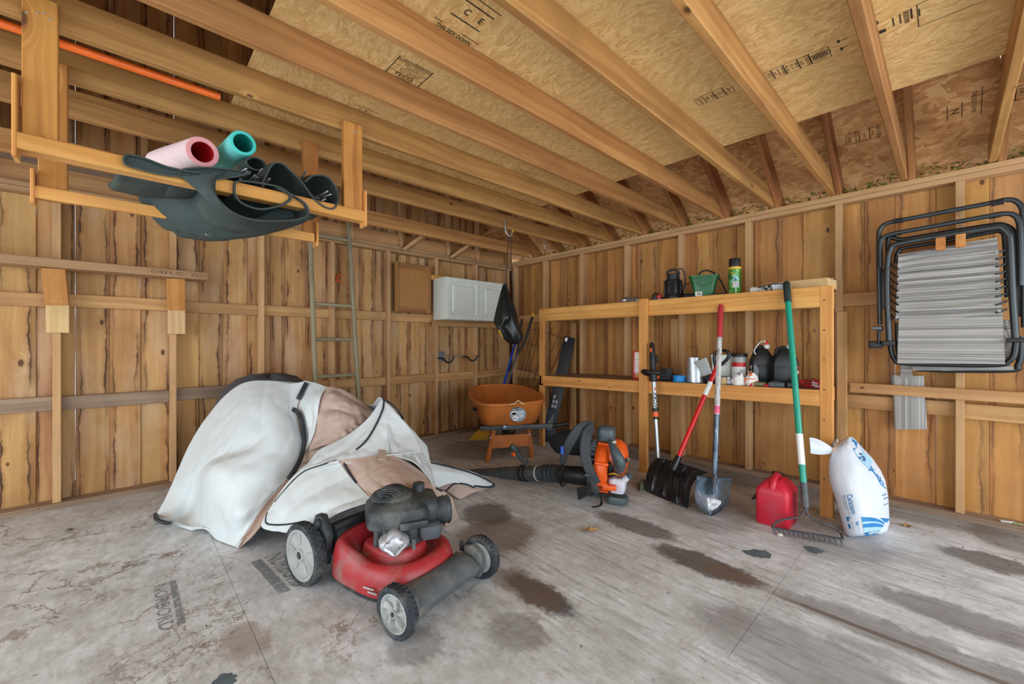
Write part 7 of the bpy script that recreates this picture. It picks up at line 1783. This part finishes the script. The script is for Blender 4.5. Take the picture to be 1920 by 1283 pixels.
def on_tarp(px, py, lift=0.006, dflt=2.5):
    d = ray(px, py).normalized(); h = BV.ray_cast(EYE, d)
    if h[0] is None:
        for ox, oy in ((4, 0), (-4, 0), (0, 4), (0, -4), (7, 5), (-7, 5)):
            h = BV.ray_cast(EYE, ray(px + ox, py + oy).normalized())
            if h[0] is not None: return AD(px, py, (h[0].x * .6845 + h[0].y * .729)) - d * lift
        return AD(px, py, dflt)
    return h[0] - d * lift
def piping(pts, r, name='piping', flat=None, n=None):
    q = spline([Vector((x, y, 0)) for x, y in pts], n or len(pts) * 6)
    P = [on_tarp(v.x, v.y) for v in q]
    P = [P[0]] + [(P[i - 1] + P[i] * 2 + P[i + 1]) / 4 for i in range(1, len(P) - 1)] + [P[-1]]
    b = MB(); b.tube(P, r, 6, flat=flat); return b.build(name, M_TRIM, tp)
def ribbon(pts, w, name, n=40):
    q = spline([Vector((x, y, 0)) for x, y in pts], n)
    D = []
    for v in q:
        h = [on_tarp(v.x + o_, v.y, 0.0) for o_ in (-w, 0, w)]; D.append(min(p.x * .6845 + p.y * .729 for p in h))
    for _ in range(2): D = [min(D[max(i - 1, 0):i + 2]) for i in range(len(D))]
    for _ in range(6): D = [D[0]] + [(D[i - 1] + 2 * D[i] + D[i + 1]) / 4 for i in range(1, n)] + [D[-1]]
    rows = []
    for i, v in enumerate(q):
        t_ = (q[min(i + 1, n)] - q[max(i - 1, 0)]).normalized(); s = Vector((-t_.y, t_.x, 0)) * w
        rows.append([AD(v.x + s.x, v.y + s.y, D[i] - 0.004), AD(v.x, v.y, D[i] - 0.012), AD(v.x - s.x, v.y - s.y, D[i] - 0.004)])
    b = MB(); b.grid(rows); return b.build(name, M_TRIM, tp, solid=0.003, smooth=50)
ribbon([(575, 716), (568, 730), (559, 748)], 4.5, 'strap', 14)
ribbon([(548, 766), (556, 770), (564, 782), (569, 805), (570, 830), (565, 855), (554, 878), (540, 897)], 4.6, 'strap')
piping([(291, 963), (293, 971), (302, 977), (318, 980)], 0.012, 'hem_binding')
piping([(720, 748), (718, 765), (710, 785), (698, 808), (684, 828), (668, 842)], 0.006)
piping([(718, 748), (735, 757), (748, 772), (757, 785)], 0.006)
piping([(631, 862), (600, 872), (572, 882), (550, 900), (528, 925), (508, 950), (499, 968), (500, 980), (515, 983), (540, 982), (570, 977)], 0.005)
piping([(808, 866), (850, 876), (890, 888), (926, 907), (915, 912), (890, 910)], 0.007)
piping([(818, 914), (834, 920), (850, 907), (870, 906), (890, 913)], 0.006)
piping([(645, 868), (655, 885), (668, 905)], 0.006)
b = MB(); q = [on_tarp(x, y, .012) for x, y in ((710, 842), (724, 844), (724, 862), (709, 861))]; b.add(q, [(0, 1, 2, 3)]); b.build('fabric_tab', M_TARPTAN, tp, solid=0.004)
# ------------------------------------------------------------------ folded lounge chair hung on two wood pegs
def lz(X, Y, x): return AX(1600 + X / 3.5625, 360 + Y / 3.5625, x)
M_TUBE = plain('black_tube', (34, 38, 40), 0.32, 0.3, var=0.1)
M_TUBE2 = plain('dark_grey_tube', (58, 64, 66), 0.32, 0.3, var=0.1)
def stripes(name, axis, freq):
    t = NT(name); v = t.coord(); s = t.sep(v)
    n = t.noise(t.comb(t.math('MULTIPLY', s[axis], freq), 0.0, 0.0), 1.0, 3, 0.7)
    n2 = t.noise(t.comb(t.math('MULTIPLY', s[axis], freq * .22), 3.0, 0.0), 1.0, 2, 0.6)
    f = t.math('ADD', t.math('MULTIPLY', n, 0.65), t.math('MULTIPLY', n2, 0.35))
    return t.done(t.ramp(f, [(0.40, srgb(90, 90, 92)), (0.48, srgb(142, 139, 136)), (0.56, srgb(182, 177, 168)), (0.68, srgb(212, 206, 196))]), 0.8, 0, t.voro(v, 500)['Distance'], 0.2, 0.001)
M_STRIPE = stripes('striped_sling', 2, 130)
M_STRIPEV = stripes('striped_pillow', 1, 130)
lc = thing('lounge_chair', 'folded black lounge chair with grey striped sling hung on the right wall', 'chair', (3.85, 0.04, 0.98))
def tub(pts, r, x, mat, name, n=60):
    MB().tube(spline([lz(p[0], p[1], p[2] if len(p) > 2 else x) for p in pts], n), r * 1.25, 10).build(name, mat, lc, smooth=60)
tub([(178, 880), (172, 600), (170, 300), (182, 240), (225, 205), (300, 188), (600, 130), (930, 66), (1010, 48), (1075, 52), (1120, 90), (1134, 170), (1140, 500), (1142, 900)], 0.0115, 3.86, M_TUBE2, 'leg_tube')
tub([(182, 500), (180, 345), (200, 300), (260, 275), (330, 262), (600, 212), (910, 155), (1010, 140), (1070, 148), (1105, 190), (1116, 300), (1120, 620)], 0.0115, 3.83, M_TUBE2, 'leg_tube')
tub([(240, 990), (226, 700), (228, 480), (245, 385), (300, 342), (600, 288), (920, 236), (985, 236), (1030, 272), (1046, 340), (1064, 700), (1084, 985)], 0.0135, 3.80, M_TUBE2, 'back_tube')
tub([(236, 480), (232, 320), (262, 300), (330, 312), (600, 268), (920, 218), (1000, 216), (1060, 250), (1080, 320), (1090, 600)], 0.0115, 3.86, M_TUBE, 'seat_tube')
tub([(285, 470), (300, 395), (360, 365), (600, 326), (930, 262), (990, 262), (1012, 320), (1030, 700)], 0.010, 3.84, M_TUBE, 'seat_tube')
tub([(250, 985), (252, 1050), (275, 1110), (330, 1140), (640, 1150), (960, 1150), (1030, 1132), (1072, 1085), (1086, 1000)], 0.0125, 3.83, M_TUBE, 'foot_tube')
tub([(295, 870), (296, 1010), (310, 1120)], 0.011, 3.85, M_TUBE, 'foot_tube', 16)
tub([(1118, 960), (1116, 1090), (1100, 1150), (1060, 1185), (700, 1188), (420, 1180)], 0.0125, 3.90, M_TUBE, 'foot_tube')
for (X0, Y0, X1, Y1, r) in ((270, 190, 335, 183, .0165), (925, 72, 1005, 58, .0165), (905, 160, 990, 142, .0165), (260, 278, 325, 266, .0145)):
    P = [lz(X0 + (X1 - X0) * k / 24, Y0 + (Y1 - Y0) * k / 24, 3.85) for k in range(25)]
    MB().tube(P, [r + (0.0015 if k % 3 else -0.0005) for k in range(25)], 10).build('ribbed_sleeve', M_RUBBER, lc)
for (X, Y, x, sz) in ((150, 1015, 3.84, (.05, .075, .05)), (235, 1005, 3.80, (.045, .07, .035)), (165, 905, 3.82, (.03, .055, .03)), (1090, 985, 3.79, (.05, .08, .025)), (205, 640, 3.87, (.03, .03, .28)), (1100, 640, 3.88, (.03, .04, .34))):
    MB().box(lz(X, Y, x), sz).build('hinge_bracket', M_BLACK, lc, bevel=0.006)
MB().tube([lz(128, 905, 3.80), lz(190, 905, 3.80)], 0.012, 10).build('lock_knob', M_MGREY, lc)
tub([(170, 1010), (172, 930), (200, 905)], 0.008, 3.80, M_BLACK, 'lock_lever', 10)
MB().tube([lz(1120, 560, 3.84), lz(1108, 600, 3.84)], 0.006, 6).build('pin', M_STEEL, lc)
# sling: pleated upper panel, flatter lower panel
def sling(cor, x0, amp, folds, nu, nv, name, fine):
    (ax_, ay_), (bx_, by_), (cx_, cy_), (dx_, dy_) = cor
    G = []
    for j in range(nv + 1):
        v = j / nv; row = []
        for i in range(nu + 1):
            u = i / nu
            X = (ax_ * (1 - u) + bx_ * u) * (1 - v) + (dx_ * (1 - u) + cx_ * u) * v
            Y = (ay_ * (1 - u) + by_ * u) * (1 - v) + (dy_ * (1 - u) + cy_ * u) * v
            ph = v * folds + 0.12 * math.sin(u * 5 + v * 3)
            saw = ph - math.floor(ph)
            w = amp * (0.5 + 0.5 * math.cos(saw * 2 * math.pi)) * (1.25 - 0.5 * saw)
            edge = 1 - 0.5 * (abs(2 * u - 1) ** 8)
            row.append(lz(X, Y, x0 + w * edge + 0.004 * mnoise.noise((u * 3, v * 9, folds))))
        G.append(row)
    MB().grid(G).build(name, M_STRIPE, lc, solid=0.003, smooth=50)
sling([(300, 412), (960, 300), (998, 828), (282, 852)], 3.785, 0.016, 10, 24, 120, 'pleated_sling', 1)
sling([(303, 852), (998, 824), (1014, 1145), (294, 1140)], 3.785, 0.006, 4, 20, 60, 'lower_sling', 1)
sling([(1000, 850), (1048, 850), (1060, 1120), (1016, 1140)], 3.86, 0.004, 3, 6, 40, 'rear_sling', 1)
sling([(390, 1158), (1060, 1150), (1075, 1184), (400, 1188)], 3.885, 0.003, 1, 20, 12, 'rear_sling', 1)
for Y in (500, 553, 600, 646, 692, 738, 788, 835): MB().tube([lz(246, Y - 28, 3.80), lz(268, Y - 5, 3.785), lz(300, Y + 12, 3.772)], 0.006, 6).build('elastic_cord', M_BLACK, lc)
for Y in (385, 430, 480, 530, 580, 630, 680, 735, 788): MB().tube([lz(1025, Y - 10, 3.80), lz(985, Y + 8, 3.785), lz(955, Y + 14, 3.772)], 0.006, 6).build('elastic_cord', M_BLACK, lc)
for (X, Y) in ((290, 834), (975, 788), (306, 488), (960, 398)):
    p = lz(X, Y, 3.766); MB().tube([p + Vector((0, 0.005 * math.cos(k * .7), 0.005 * math.sin(k * .7))) for k in range(9)], 0.0022, 5, closed=True).build('eyelet', M_ZINC, lc)
# head pillow hanging below on its strap
b = MB(); G = []
pil = [(250, 1222), (470, 1226), (492, 1580), (278, 1605)]
rows = []
for j in range(13):
    v = j / 12; L_ = (250 + 26 * v, 1218 + 362 * v); R2 = (472 + 22 * v, 1224 + 356 * v)
    ring = []
    for k in range(24):
        a = 2 * math.pi * k / 24; u = .5 - .5 * math.cos(a)
        bulge = (0.024 * abs(math.sin(a)) ** .6) * (0.45 + 0.55 * min(1, 4 * v, 4 * (1 - v))); s_ = 1 if math.sin(a) > 0 else -1
        X = L_[0] + (R2[0] - L_[0]) * u; Y = L_[1] + (R2[1] - L_[1]) * u
        p = lz(X, Y, 4.028); p.x = 4.028 - s_ * bulge; ring.append(p)
    rows.append(ring)
b.loft(rows); pillow = b.build('head_pillow', M_STRIPEV, lc, smooth=60)
b = MB(); b.grid([[lz(318, 1150, 3.93), lz(385, 1152, 3.93)], [lz(316, 1190, 3.96), lz(392, 1190, 3.96)], [lz(312, 1215, 4.005), lz(398, 1216, 4.005)], [lz(312, 1240, 4.02), lz(400, 1240, 4.02)]]); b.build('pillow_strap', M_STRIPE, pillow, solid=0.003)
for (X0, Y0, X1, Y1, w) in ((550, 302, 617, 386, 'left'), (683, 280, 751, 366, 'right')):
    a, c = lz(X0, Y0, 3.755), lz(X1, Y1, 3.755)
    t = plank('wall_peg', (3.755, (a.y + c.y) / 2, (a.z + c.z) / 2 + 0.004), (4.01, (a.y + c.y) / 2, (a.z + c.z) / 2 + 0.004), abs(a.y - c.y), abs(a.z - c.z) * .92, (0, 0, 1), M_ORWOOD)
    tag(t, w + ' one of the two square wood pegs holding the lounge chair', 'peg', 'wood pegs under the lounge chair')

# ------------------------------------------------------------------ mill stamps printed on the sheets
M_STAMP = plain('stamp_ink', (54, 40, 26), 0.8, var=0.3, scale=60)
M_STAMPF = plain('faded_ink', (96, 70, 40), 0.8, var=0.3, scale=60)
ZC = 2.4518
def cframe(px, py):
    p = AZ(px, py, ZC); return Matrix(((1, 0, 0, p.x), (0, -1, 0, p.y), (0, 0, -1, p.z), (0, 0, 0, 1)))
def rect(b, M, x0, y0, x1, y1, w=0.003):
    for q in ((x0, y0, x1, y0 + w), (x0, y1 - w, x1, y1), (x0, y0, x0 + w, y1), (x1 - w, y0, x1, y1)): quad(b, M, *q)
def cl(px, py, M):
    """survey pixel to stamp coordinates"""
    q = M.inverted() @ AZ(px, py, ZC); return q.x, q.y
M = cframe(880, 40); b = MB()
for s_, c in (('C', (876, 22)), ('E', (901, 39))):
    x, y = cl(*c, M); text_mb(s_, 0.045, M @ TM(x, y, 0), b, 0.8, bold=0.02)
    for sg in (-1, 1): quad(b, M, x - 0.045, y + sg * 0.045 - 0.003, x + 0.03, y + sg * 0.045 + 0.003)
x, y = cl(851, 63, M); text_mb('THIS SIDE DOWN', 0.03, M @ TM(x, y, 0), b, 0.72, bold=0.02)
quad(b, M, x - 0.125, y - 0.030, x + 0.125, y - 0.025); quad(b, M, x + 0.02, y + 0.022, x + 0.11, y + 0.026); quad(b, M, x - 0.11, y + 0.022, x - 0.07, y + 0.026)
x, y = cl(918, 12, M); quad(b, M, x - 0.10, y - 0.003, x + 0.06, y + 0.001)
b.build('printed_stamp', M_STAMP, ceiling)
M = cframe(768, 134); b = MB()
x0, y0 = cl(730, 140, M); x1, y1 = cl(770, 160, M); x2, y2 = cl(805, 130, M)
W_, H_ = 0.088, 0.075
for q in ((-W_, -H_, -W_ + .004, H_), (W_ - .005, -H_, W_, H_)): quad(b, M, *q)
for yy in (-H_, -0.035, 0.01, 0.045, 0.052, 0.059): quad(b, M, -W_, yy, W_, yy + .0022)
text_mb('TECO', 0.034, M @ TM(-0.005, -0.05, 0), b, 1.1, bold=0.01)
for s_, yy, sz in (('APA RATED SHEATHING', 0.067, .014), ('24/16  7/16 INCH', 0.034, .016), ('EXPOSURE 1', 0.020, .014), ('SIZED FOR SPACING', -0.004, .014), ('THIS SIDE DOWN', -0.020, .014), ('PS 2-04  HUD-UM-40', -0.0685, .010)): text_mb(s_, sz, M @ TM(0.01, yy, 0), b, .9)
b.build('printed_stamp', M_STAMP, ceiling)
def strip_stamp(cells, name='printed_stamp', mat=None, frm=None, h=0.055):
    """a strip of little boxes along Y, its lettering read along X; cells = (y0, y1, kind) in stamp coords"""
    b = MB(); M = frm
    for (y0, y1, kind) in cells:
        rect(b, M, -h, min(y0, y1), h, max(y0, y1), 0.0024)
        n = max(1, int(abs(y1 - y0) / 0.02)); ym = (y0 + y1) / 2
        if kind == 'seal':
            R0 = min(h, abs(y1 - y0) / 2) * .88
            for k in range(28):
                a, c = 2 * math.pi * k / 28, 2 * math.pi * (k + 1) / 28
                b.add([M @ Vector((R0 * f * math.cos(t_), ym + R0 * 1.25 * f * math.sin(t_), .0004)) for f, t_ in ((1, a), (1, c), (.93, c), (.93, a))], [(0, 1, 2, 3)])
            for k in range(-4, 5): quad(b, M, -R0 * .75 * math.sqrt(1 - (k / 5.5) ** 2), ym + k * R0 * .2 - .002, R0 * .75 * math.sqrt(1 - (k / 5.5) ** 2), ym + k * R0 * .2 + .002)
        elif kind == 'bar': quad(b, M, -h, y0, h, y1)
        else:
            for k, s_ in enumerate(kind): text_mb(s_, min(0.022, abs(y1 - y0) / len(kind) * .85), M @ TM(0, max(y0, y1) - abs(y1 - y0) * (k + .5) / len(kind), 0), b, .95)
    return b.build(name, mat or M_STAMP, ceiling)
def strip_at(pxa, pxb, cells, frac_h=0.05, **k):
    a, c = AZ(*pxa, ZC), AZ(*pxb, ZC); M = Matrix(((1, 0, 0, (a.x + c.x) / 2), (0, -1, 0, (a.y + c.y) / 2), (0, 0, -1, ZC), (0, 0, 0, 1)))
    L_ = abs(a.y - c.y); out = []
    for f0, f1, kd in cells: out.append((-L_ / 2 + L_ * f0, -L_ / 2 + L_ * f1, kd))
    return strip_stamp(out, frm=M, h=frac_h, **k)
strip_at((1425, 148), (1556, 95), [(0.0, .20, ['TECO', '7/16']), (.20, .38, ['SHEATHING', 'SPAN 24/16', 'EXP 1']), (.38, .58, ['RATED', 'PS 2-10', 'MILL 432']), (.58, .74, ['STRENGTH', 'AXIS']), (.74, 1.0, 'seal')], 0.045)
strip_at((1303, 189), (1376, 166), [(0.0, .22, ['DOWN']), (.24, .52, ['SIDE', 'THIS']), (.52, .78, ['24/16', 'EXP 1', '7/16']), (.78, 1.0, ['APA'])], 0.042)
b = MB()
for px, py, w, h_ in ((1572, 76, .004, .012), (1578, 90, .004, .012), (1583, 72, .012, .002), (1584, 86, .012, .002), (1645, 41, .003, .012), (1636, 46, .012, .002), (1640, 62, .014, .014), (1655, 57, .010, .012), (1675, 40, .002, .030), (1688, 34, .002, .034), (1709, 24, .0028, .036), (1724, 22, .002, .026)):
    M = cframe(px, py); quad(b, M, -h_, -w, h_, w)
M = cframe(1699, 30); text_mb('THIS SIDE DOWN', 0.022, M @ TM(0, 0, 0), b, .5, bold=.02)
b.build('printed_stamp', M_STAMP, ceiling)
M = cframe(1790, 6); b = MB(); rect(b, M, -0.10, -0.10, 0.06, 0.10); b.build('printed_stamp', M_STAMP, ceiling)
for (px, py, s_) in ((680, 205, 'C  E'), (985, 322, '24/16  EXP 1'), (1010, 240, '')):
    if not s_: continue
    M = cframe(px, py); b = MB(); text_mb(s_, 0.03, M, b, .9, bold=.01)
    if s_.startswith('24'): rect(b, M, -0.10, -0.03, 0.10, 0.03)
    else: quad(b, M, -.06, .025, .09, .029)
    b.build('printed_stamp', M_STAMPF, ceiling)
# stamps on the roof sheets
def roofhit(px, py):
    r = ray(px, py); e = Vector((0, 0, HC)); o = p0 - SN * (-0.0090)
    o = Vector((4.01, 0, 2.31)) - SN * 0.1392
    t_ = (o - e).dot(SN) / r.dot(SN); return e + r * t_
xr_ = -SL
def rframe(px, py):
    p = roofhit(px, py) + SN * 0.0006; M = Matrix((xr_, SN.cross(xr_), SN)).transposed().to_4x4(); M.translation = p; return M
for (pxa, pxb, cells) in (((1585, 262), (1650, 244), [(0, .4, ['EXPOSURE 1', '24/16']), (.4, .7, ['APA']), (.7, 1, ['SHEATHING', '7/16'])]), ((1520, 300), (1575, 280), [(0, .3, 'seal'), (.3, .6, ['PS 2']), (.6, 1, ['RATED'])]), ((1885, 180), (1925, 168), [(0, .5, 'seal'), (.5, 1, ['EXP 1'])])):
    a, c = roofhit(*pxa), roofhit(*pxb); M = rframe((pxa[0] + pxb[0]) / 2, (pxa[1] + pxb[1]) / 2); L_ = abs(a.y - c.y)
    strip_stamp([(-L_ / 2 + L_ * f0, -L_ / 2 + L_ * f1, k) for f0, f1, k in cells], frm=M, h=0.045, mat=M_STAMPF)
b = MB(); M = rframe(1790, 208); text_mb('N', .05, M, b, 1, bold=.02); quad(b, M, -.05, .03, .05, .034); quad(b, M, -.05, -.034, .05, -.03)
M = rframe(1826, 190); text_mb('THIS SIDE DOWN', .03, M @ TM(0, 0, 0, 0), b, .6); quad(b, M, -.09, .03, .09, .034)
b.build('printed_stamp', M_STAMPF, ceiling)
# faded stamps on the floor sheets
def worn_ink():
    t = NT('worn_floor_ink'); n = t.noise(t.pos(), 42, 5, 0.65); m = t.noise(t.pos(), 9, 3)
    t.put(t.p.inputs['Alpha'], t.math('MULTIPLY', t.rangef(n, 0.34, 0.52), t.rangef(m, 0.3, 0.6, 0.45, 0.85)))
    return t.done(t.ramp(n, [(0.3, srgb(118, 126, 132)), (0.7, srgb(146, 152, 156))]), 0.75)
M_FSTAMP = worn_ink()
def floor_stamp(o, xe, ye, word, barw, extra=True):
    a, c, d_ = AZ(*o, 0.0005), AZ(*xe, 0.0005), AZ(*ye, 0.0005)
    x = (c - a); W_ = x.length; x.normalize(); y = UPV.cross(x); H_ = abs((d_ - a).dot(y))
    M = Matrix((x, y, UPV)).transposed().to_4x4(); M.translation = a
    b = MB(); text_mb(word, H_ * 1.12, M @ TM(W_ / 2, H_ * .42, 0.0), b, 1.0, bold=.02)
    xs_ = [v.x for v in []]
    q = [M.inverted() @ v for v in b.v]; lo, hi = min(v.x for v in q), max(v.x for v in q); k = W_ / (hi - lo)
    b.v = [M @ Vector(((v.x - lo) * k, v.y, .0004)) for v in q]
    b.build('faded_stamp', M_FSTAMP, floor)
    b = MB(); y0 = H_ * (1.04 if barw > 0 else -.06); quad(b, M, 0, y0, W_, y0 + H_ * .42 * (1 if barw > 0 else -1)); b.build('faded_stamp', M_FSTAMP, floor)
floor_stamp((285, 1100), (296, 1186), (316, 1091), 'NORBORD', 1)
floor_stamp((492, 1046), (548, 1104), (540, 1036), 'NORBORD', -1)

# ------------------------------------------------------------------ paint marks, leaf and litter on the floor
M_BLUEMARK = plain('blue_grey_paint', (92, 108, 116), 0.6, var=0.2)
def splat(px, py, rx, ry, seed, name, label, mat=None, cat='paint mark', parent=floor):
    c = AZ(px, py, 0.0006); b = MB(); pts = []
    for k in range(26):
        a = 2 * math.pi * k / 26; r = 1 + 0.45 * mnoise.noise((math.cos(a) * 1.5, math.sin(a) * 1.5, seed)) + 0.25 * mnoise.noise((math.cos(a) * 4, math.sin(a) * 4, seed))
        pts.append(c + RGT * math.cos(a) * rx * r + VIEW * math.sin(a) * ry * r)
    b.add(pts, [tuple(range(26))]); b.build(name, mat or M_BLUEMARK, parent, smooth=0)
splat(1420, 1036, 0.075, 0.045, 3, 'paint_mark', ''); splat(1525, 1030, 0.05, 0.04, 8, 'paint_mark', ''); splat(418, 1276, 0.045, 0.03, 5, 'paint_mark', '')
M_LEAF = plain('dry_leaf', (168, 132, 92), 0.8, var=0.2, scale=30)
def leaf(px, py, s, rot, label, mat=None):
    c = AZ(px, py, 0.004); b = MB(); n = 18
    pts = []
    for k in range(n):
        a = 2 * math.pi * k / n; r = s * (1 + 0.35 * (1 if k % 3 == 0 else -.4)) * (1.3 if abs(math.cos(a)) > .8 else .8)
        pts.append(c + RGT * math.cos(a + rot) * r + VIEW * math.sin(a + rot) * r * .7 + Vector((0, 0, 0.008 * (1 + math.sin(2 * a)))))
    b.v = [c + Vector((0, 0, 0.004))] + pts; b.f = [[0, 1 + k, 1 + (k + 1) % n] for k in range(n)]; b.mi = [0] * n
    t = thing('dry_leaf', label, 'leaf', c); b.build('blade', mat or M_LEAF, t, solid=0.0012, smooth=20)
    MB().tube([c, c + RGT * s * 1.2 + Vector((0, 0, .004)), c + RGT * s * 2.0 + VIEW * s * .4], 0.0012, 4).build('stem', M_LEAF, t)
leaf(1103, 995, 0.045, 0.3, 'curled brown dry leaf on the floor in front of the shovels')
leaf(1702, 986, 0.03, 1.2, 'small brown dry leaf on the floor right of the white sack')
def bit(px, py, s, rgb, name, label, cat, seed=4.2):
    c = AZ(px, py, 0.0); b = MB(); rows = []
    for j in range(5):
        z = s * .8 * (j / 4); f = math.sin(math.pi * (j + 1) / 6)
        rows.append([c + RGT * math.cos(k * .7) * s * f * (1 + .4 * mnoise.noise((k, j, seed))) + VIEW * math.sin(k * .7) * s * f * (1 + .4 * mnoise.noise((k + 9, j, seed))) + Vector((0, 0, z + 0.0005)) for k in range(9)])
    b.loft(rows); o = b.build(name, plain(name + '_m', rgb, 0.7), smooth=20); tag(o, label, cat)
bit(1462, 1003, 0.016, (226, 222, 212), 'paper_crumb', 'small white crumb beside the rake tines in front of the gas can', 'crumb')
bit(1113, 989, 0.008, (150, 30, 40), 'red_scrap', 'tiny red scrap on the floor beside the dry leaf', 'scrap')
bit(130, 994, 0.016, (110, 96, 78), 'dirt_clump', 'small grey dirt clump on the floor near the left wall', 'dirt')
bit(1563, 974, 0.010, (196, 184, 160), 'wood_chip', 'small pale wood chip at the foot of the right shelf post', 'chip')
for (px, py, s, rgb, lab) in ((1890, 972, .03, (214, 218, 212), 'white torn paper scrap on the sill at the right edge'), (1908, 974, .018, (150, 170, 110), 'greenish scrap on the sill at the right edge')):
    q = AX(px, py, 4.02); q.z = 0.042; b = MB(); b.add([q + Vector((0.01 * math.cos(k), s * 1.4 * math.cos(k * .9) * (1 + .3 * math.sin(3 * k)), 0.004 + .005 * math.sin(k * 2))) for k in range(7)], [tuple(range(7))])
    b = MB(); b.box(q + Vector((0, 0, .003)), (s, s * 2.4, .006), Matrix.Rotation(.3, 3, 'Z')); o = b.build('paper_scrap', plain('scrap_m', rgb, .7), bevel=.002); tag(o, lab, 'scrap')
rq = random.Random(9); b = MB()
for k in range(260):
    c = Vector((rq.uniform(-0.6, 3.9), rq.uniform(-0.3, 4.2), 0.0015))
    if rq.random() < .5: c = Vector((rq.uniform(3.4, 3.96), rq.uniform(-.3, 4.1), 0.0015))
    a = rq.uniform(0, 3.14); l = rq.uniform(.004, .014); d_ = Vector((math.cos(a), math.sin(a), 0)) * l; e = Vector((-math.sin(a), math.cos(a), 0)) * l * .3
    b.add([c - d_, c + e, c + d_ + Vector((0, 0, .002)), c - e], [(0, 1, 2, 3)])
o = b.build('floor_litter', plain('litter', (96, 78, 58), .85, var=.4), smooth=0); tag(o, 'scattered bits of bark and wood dust over the floor', 'litter', kind='stuff')
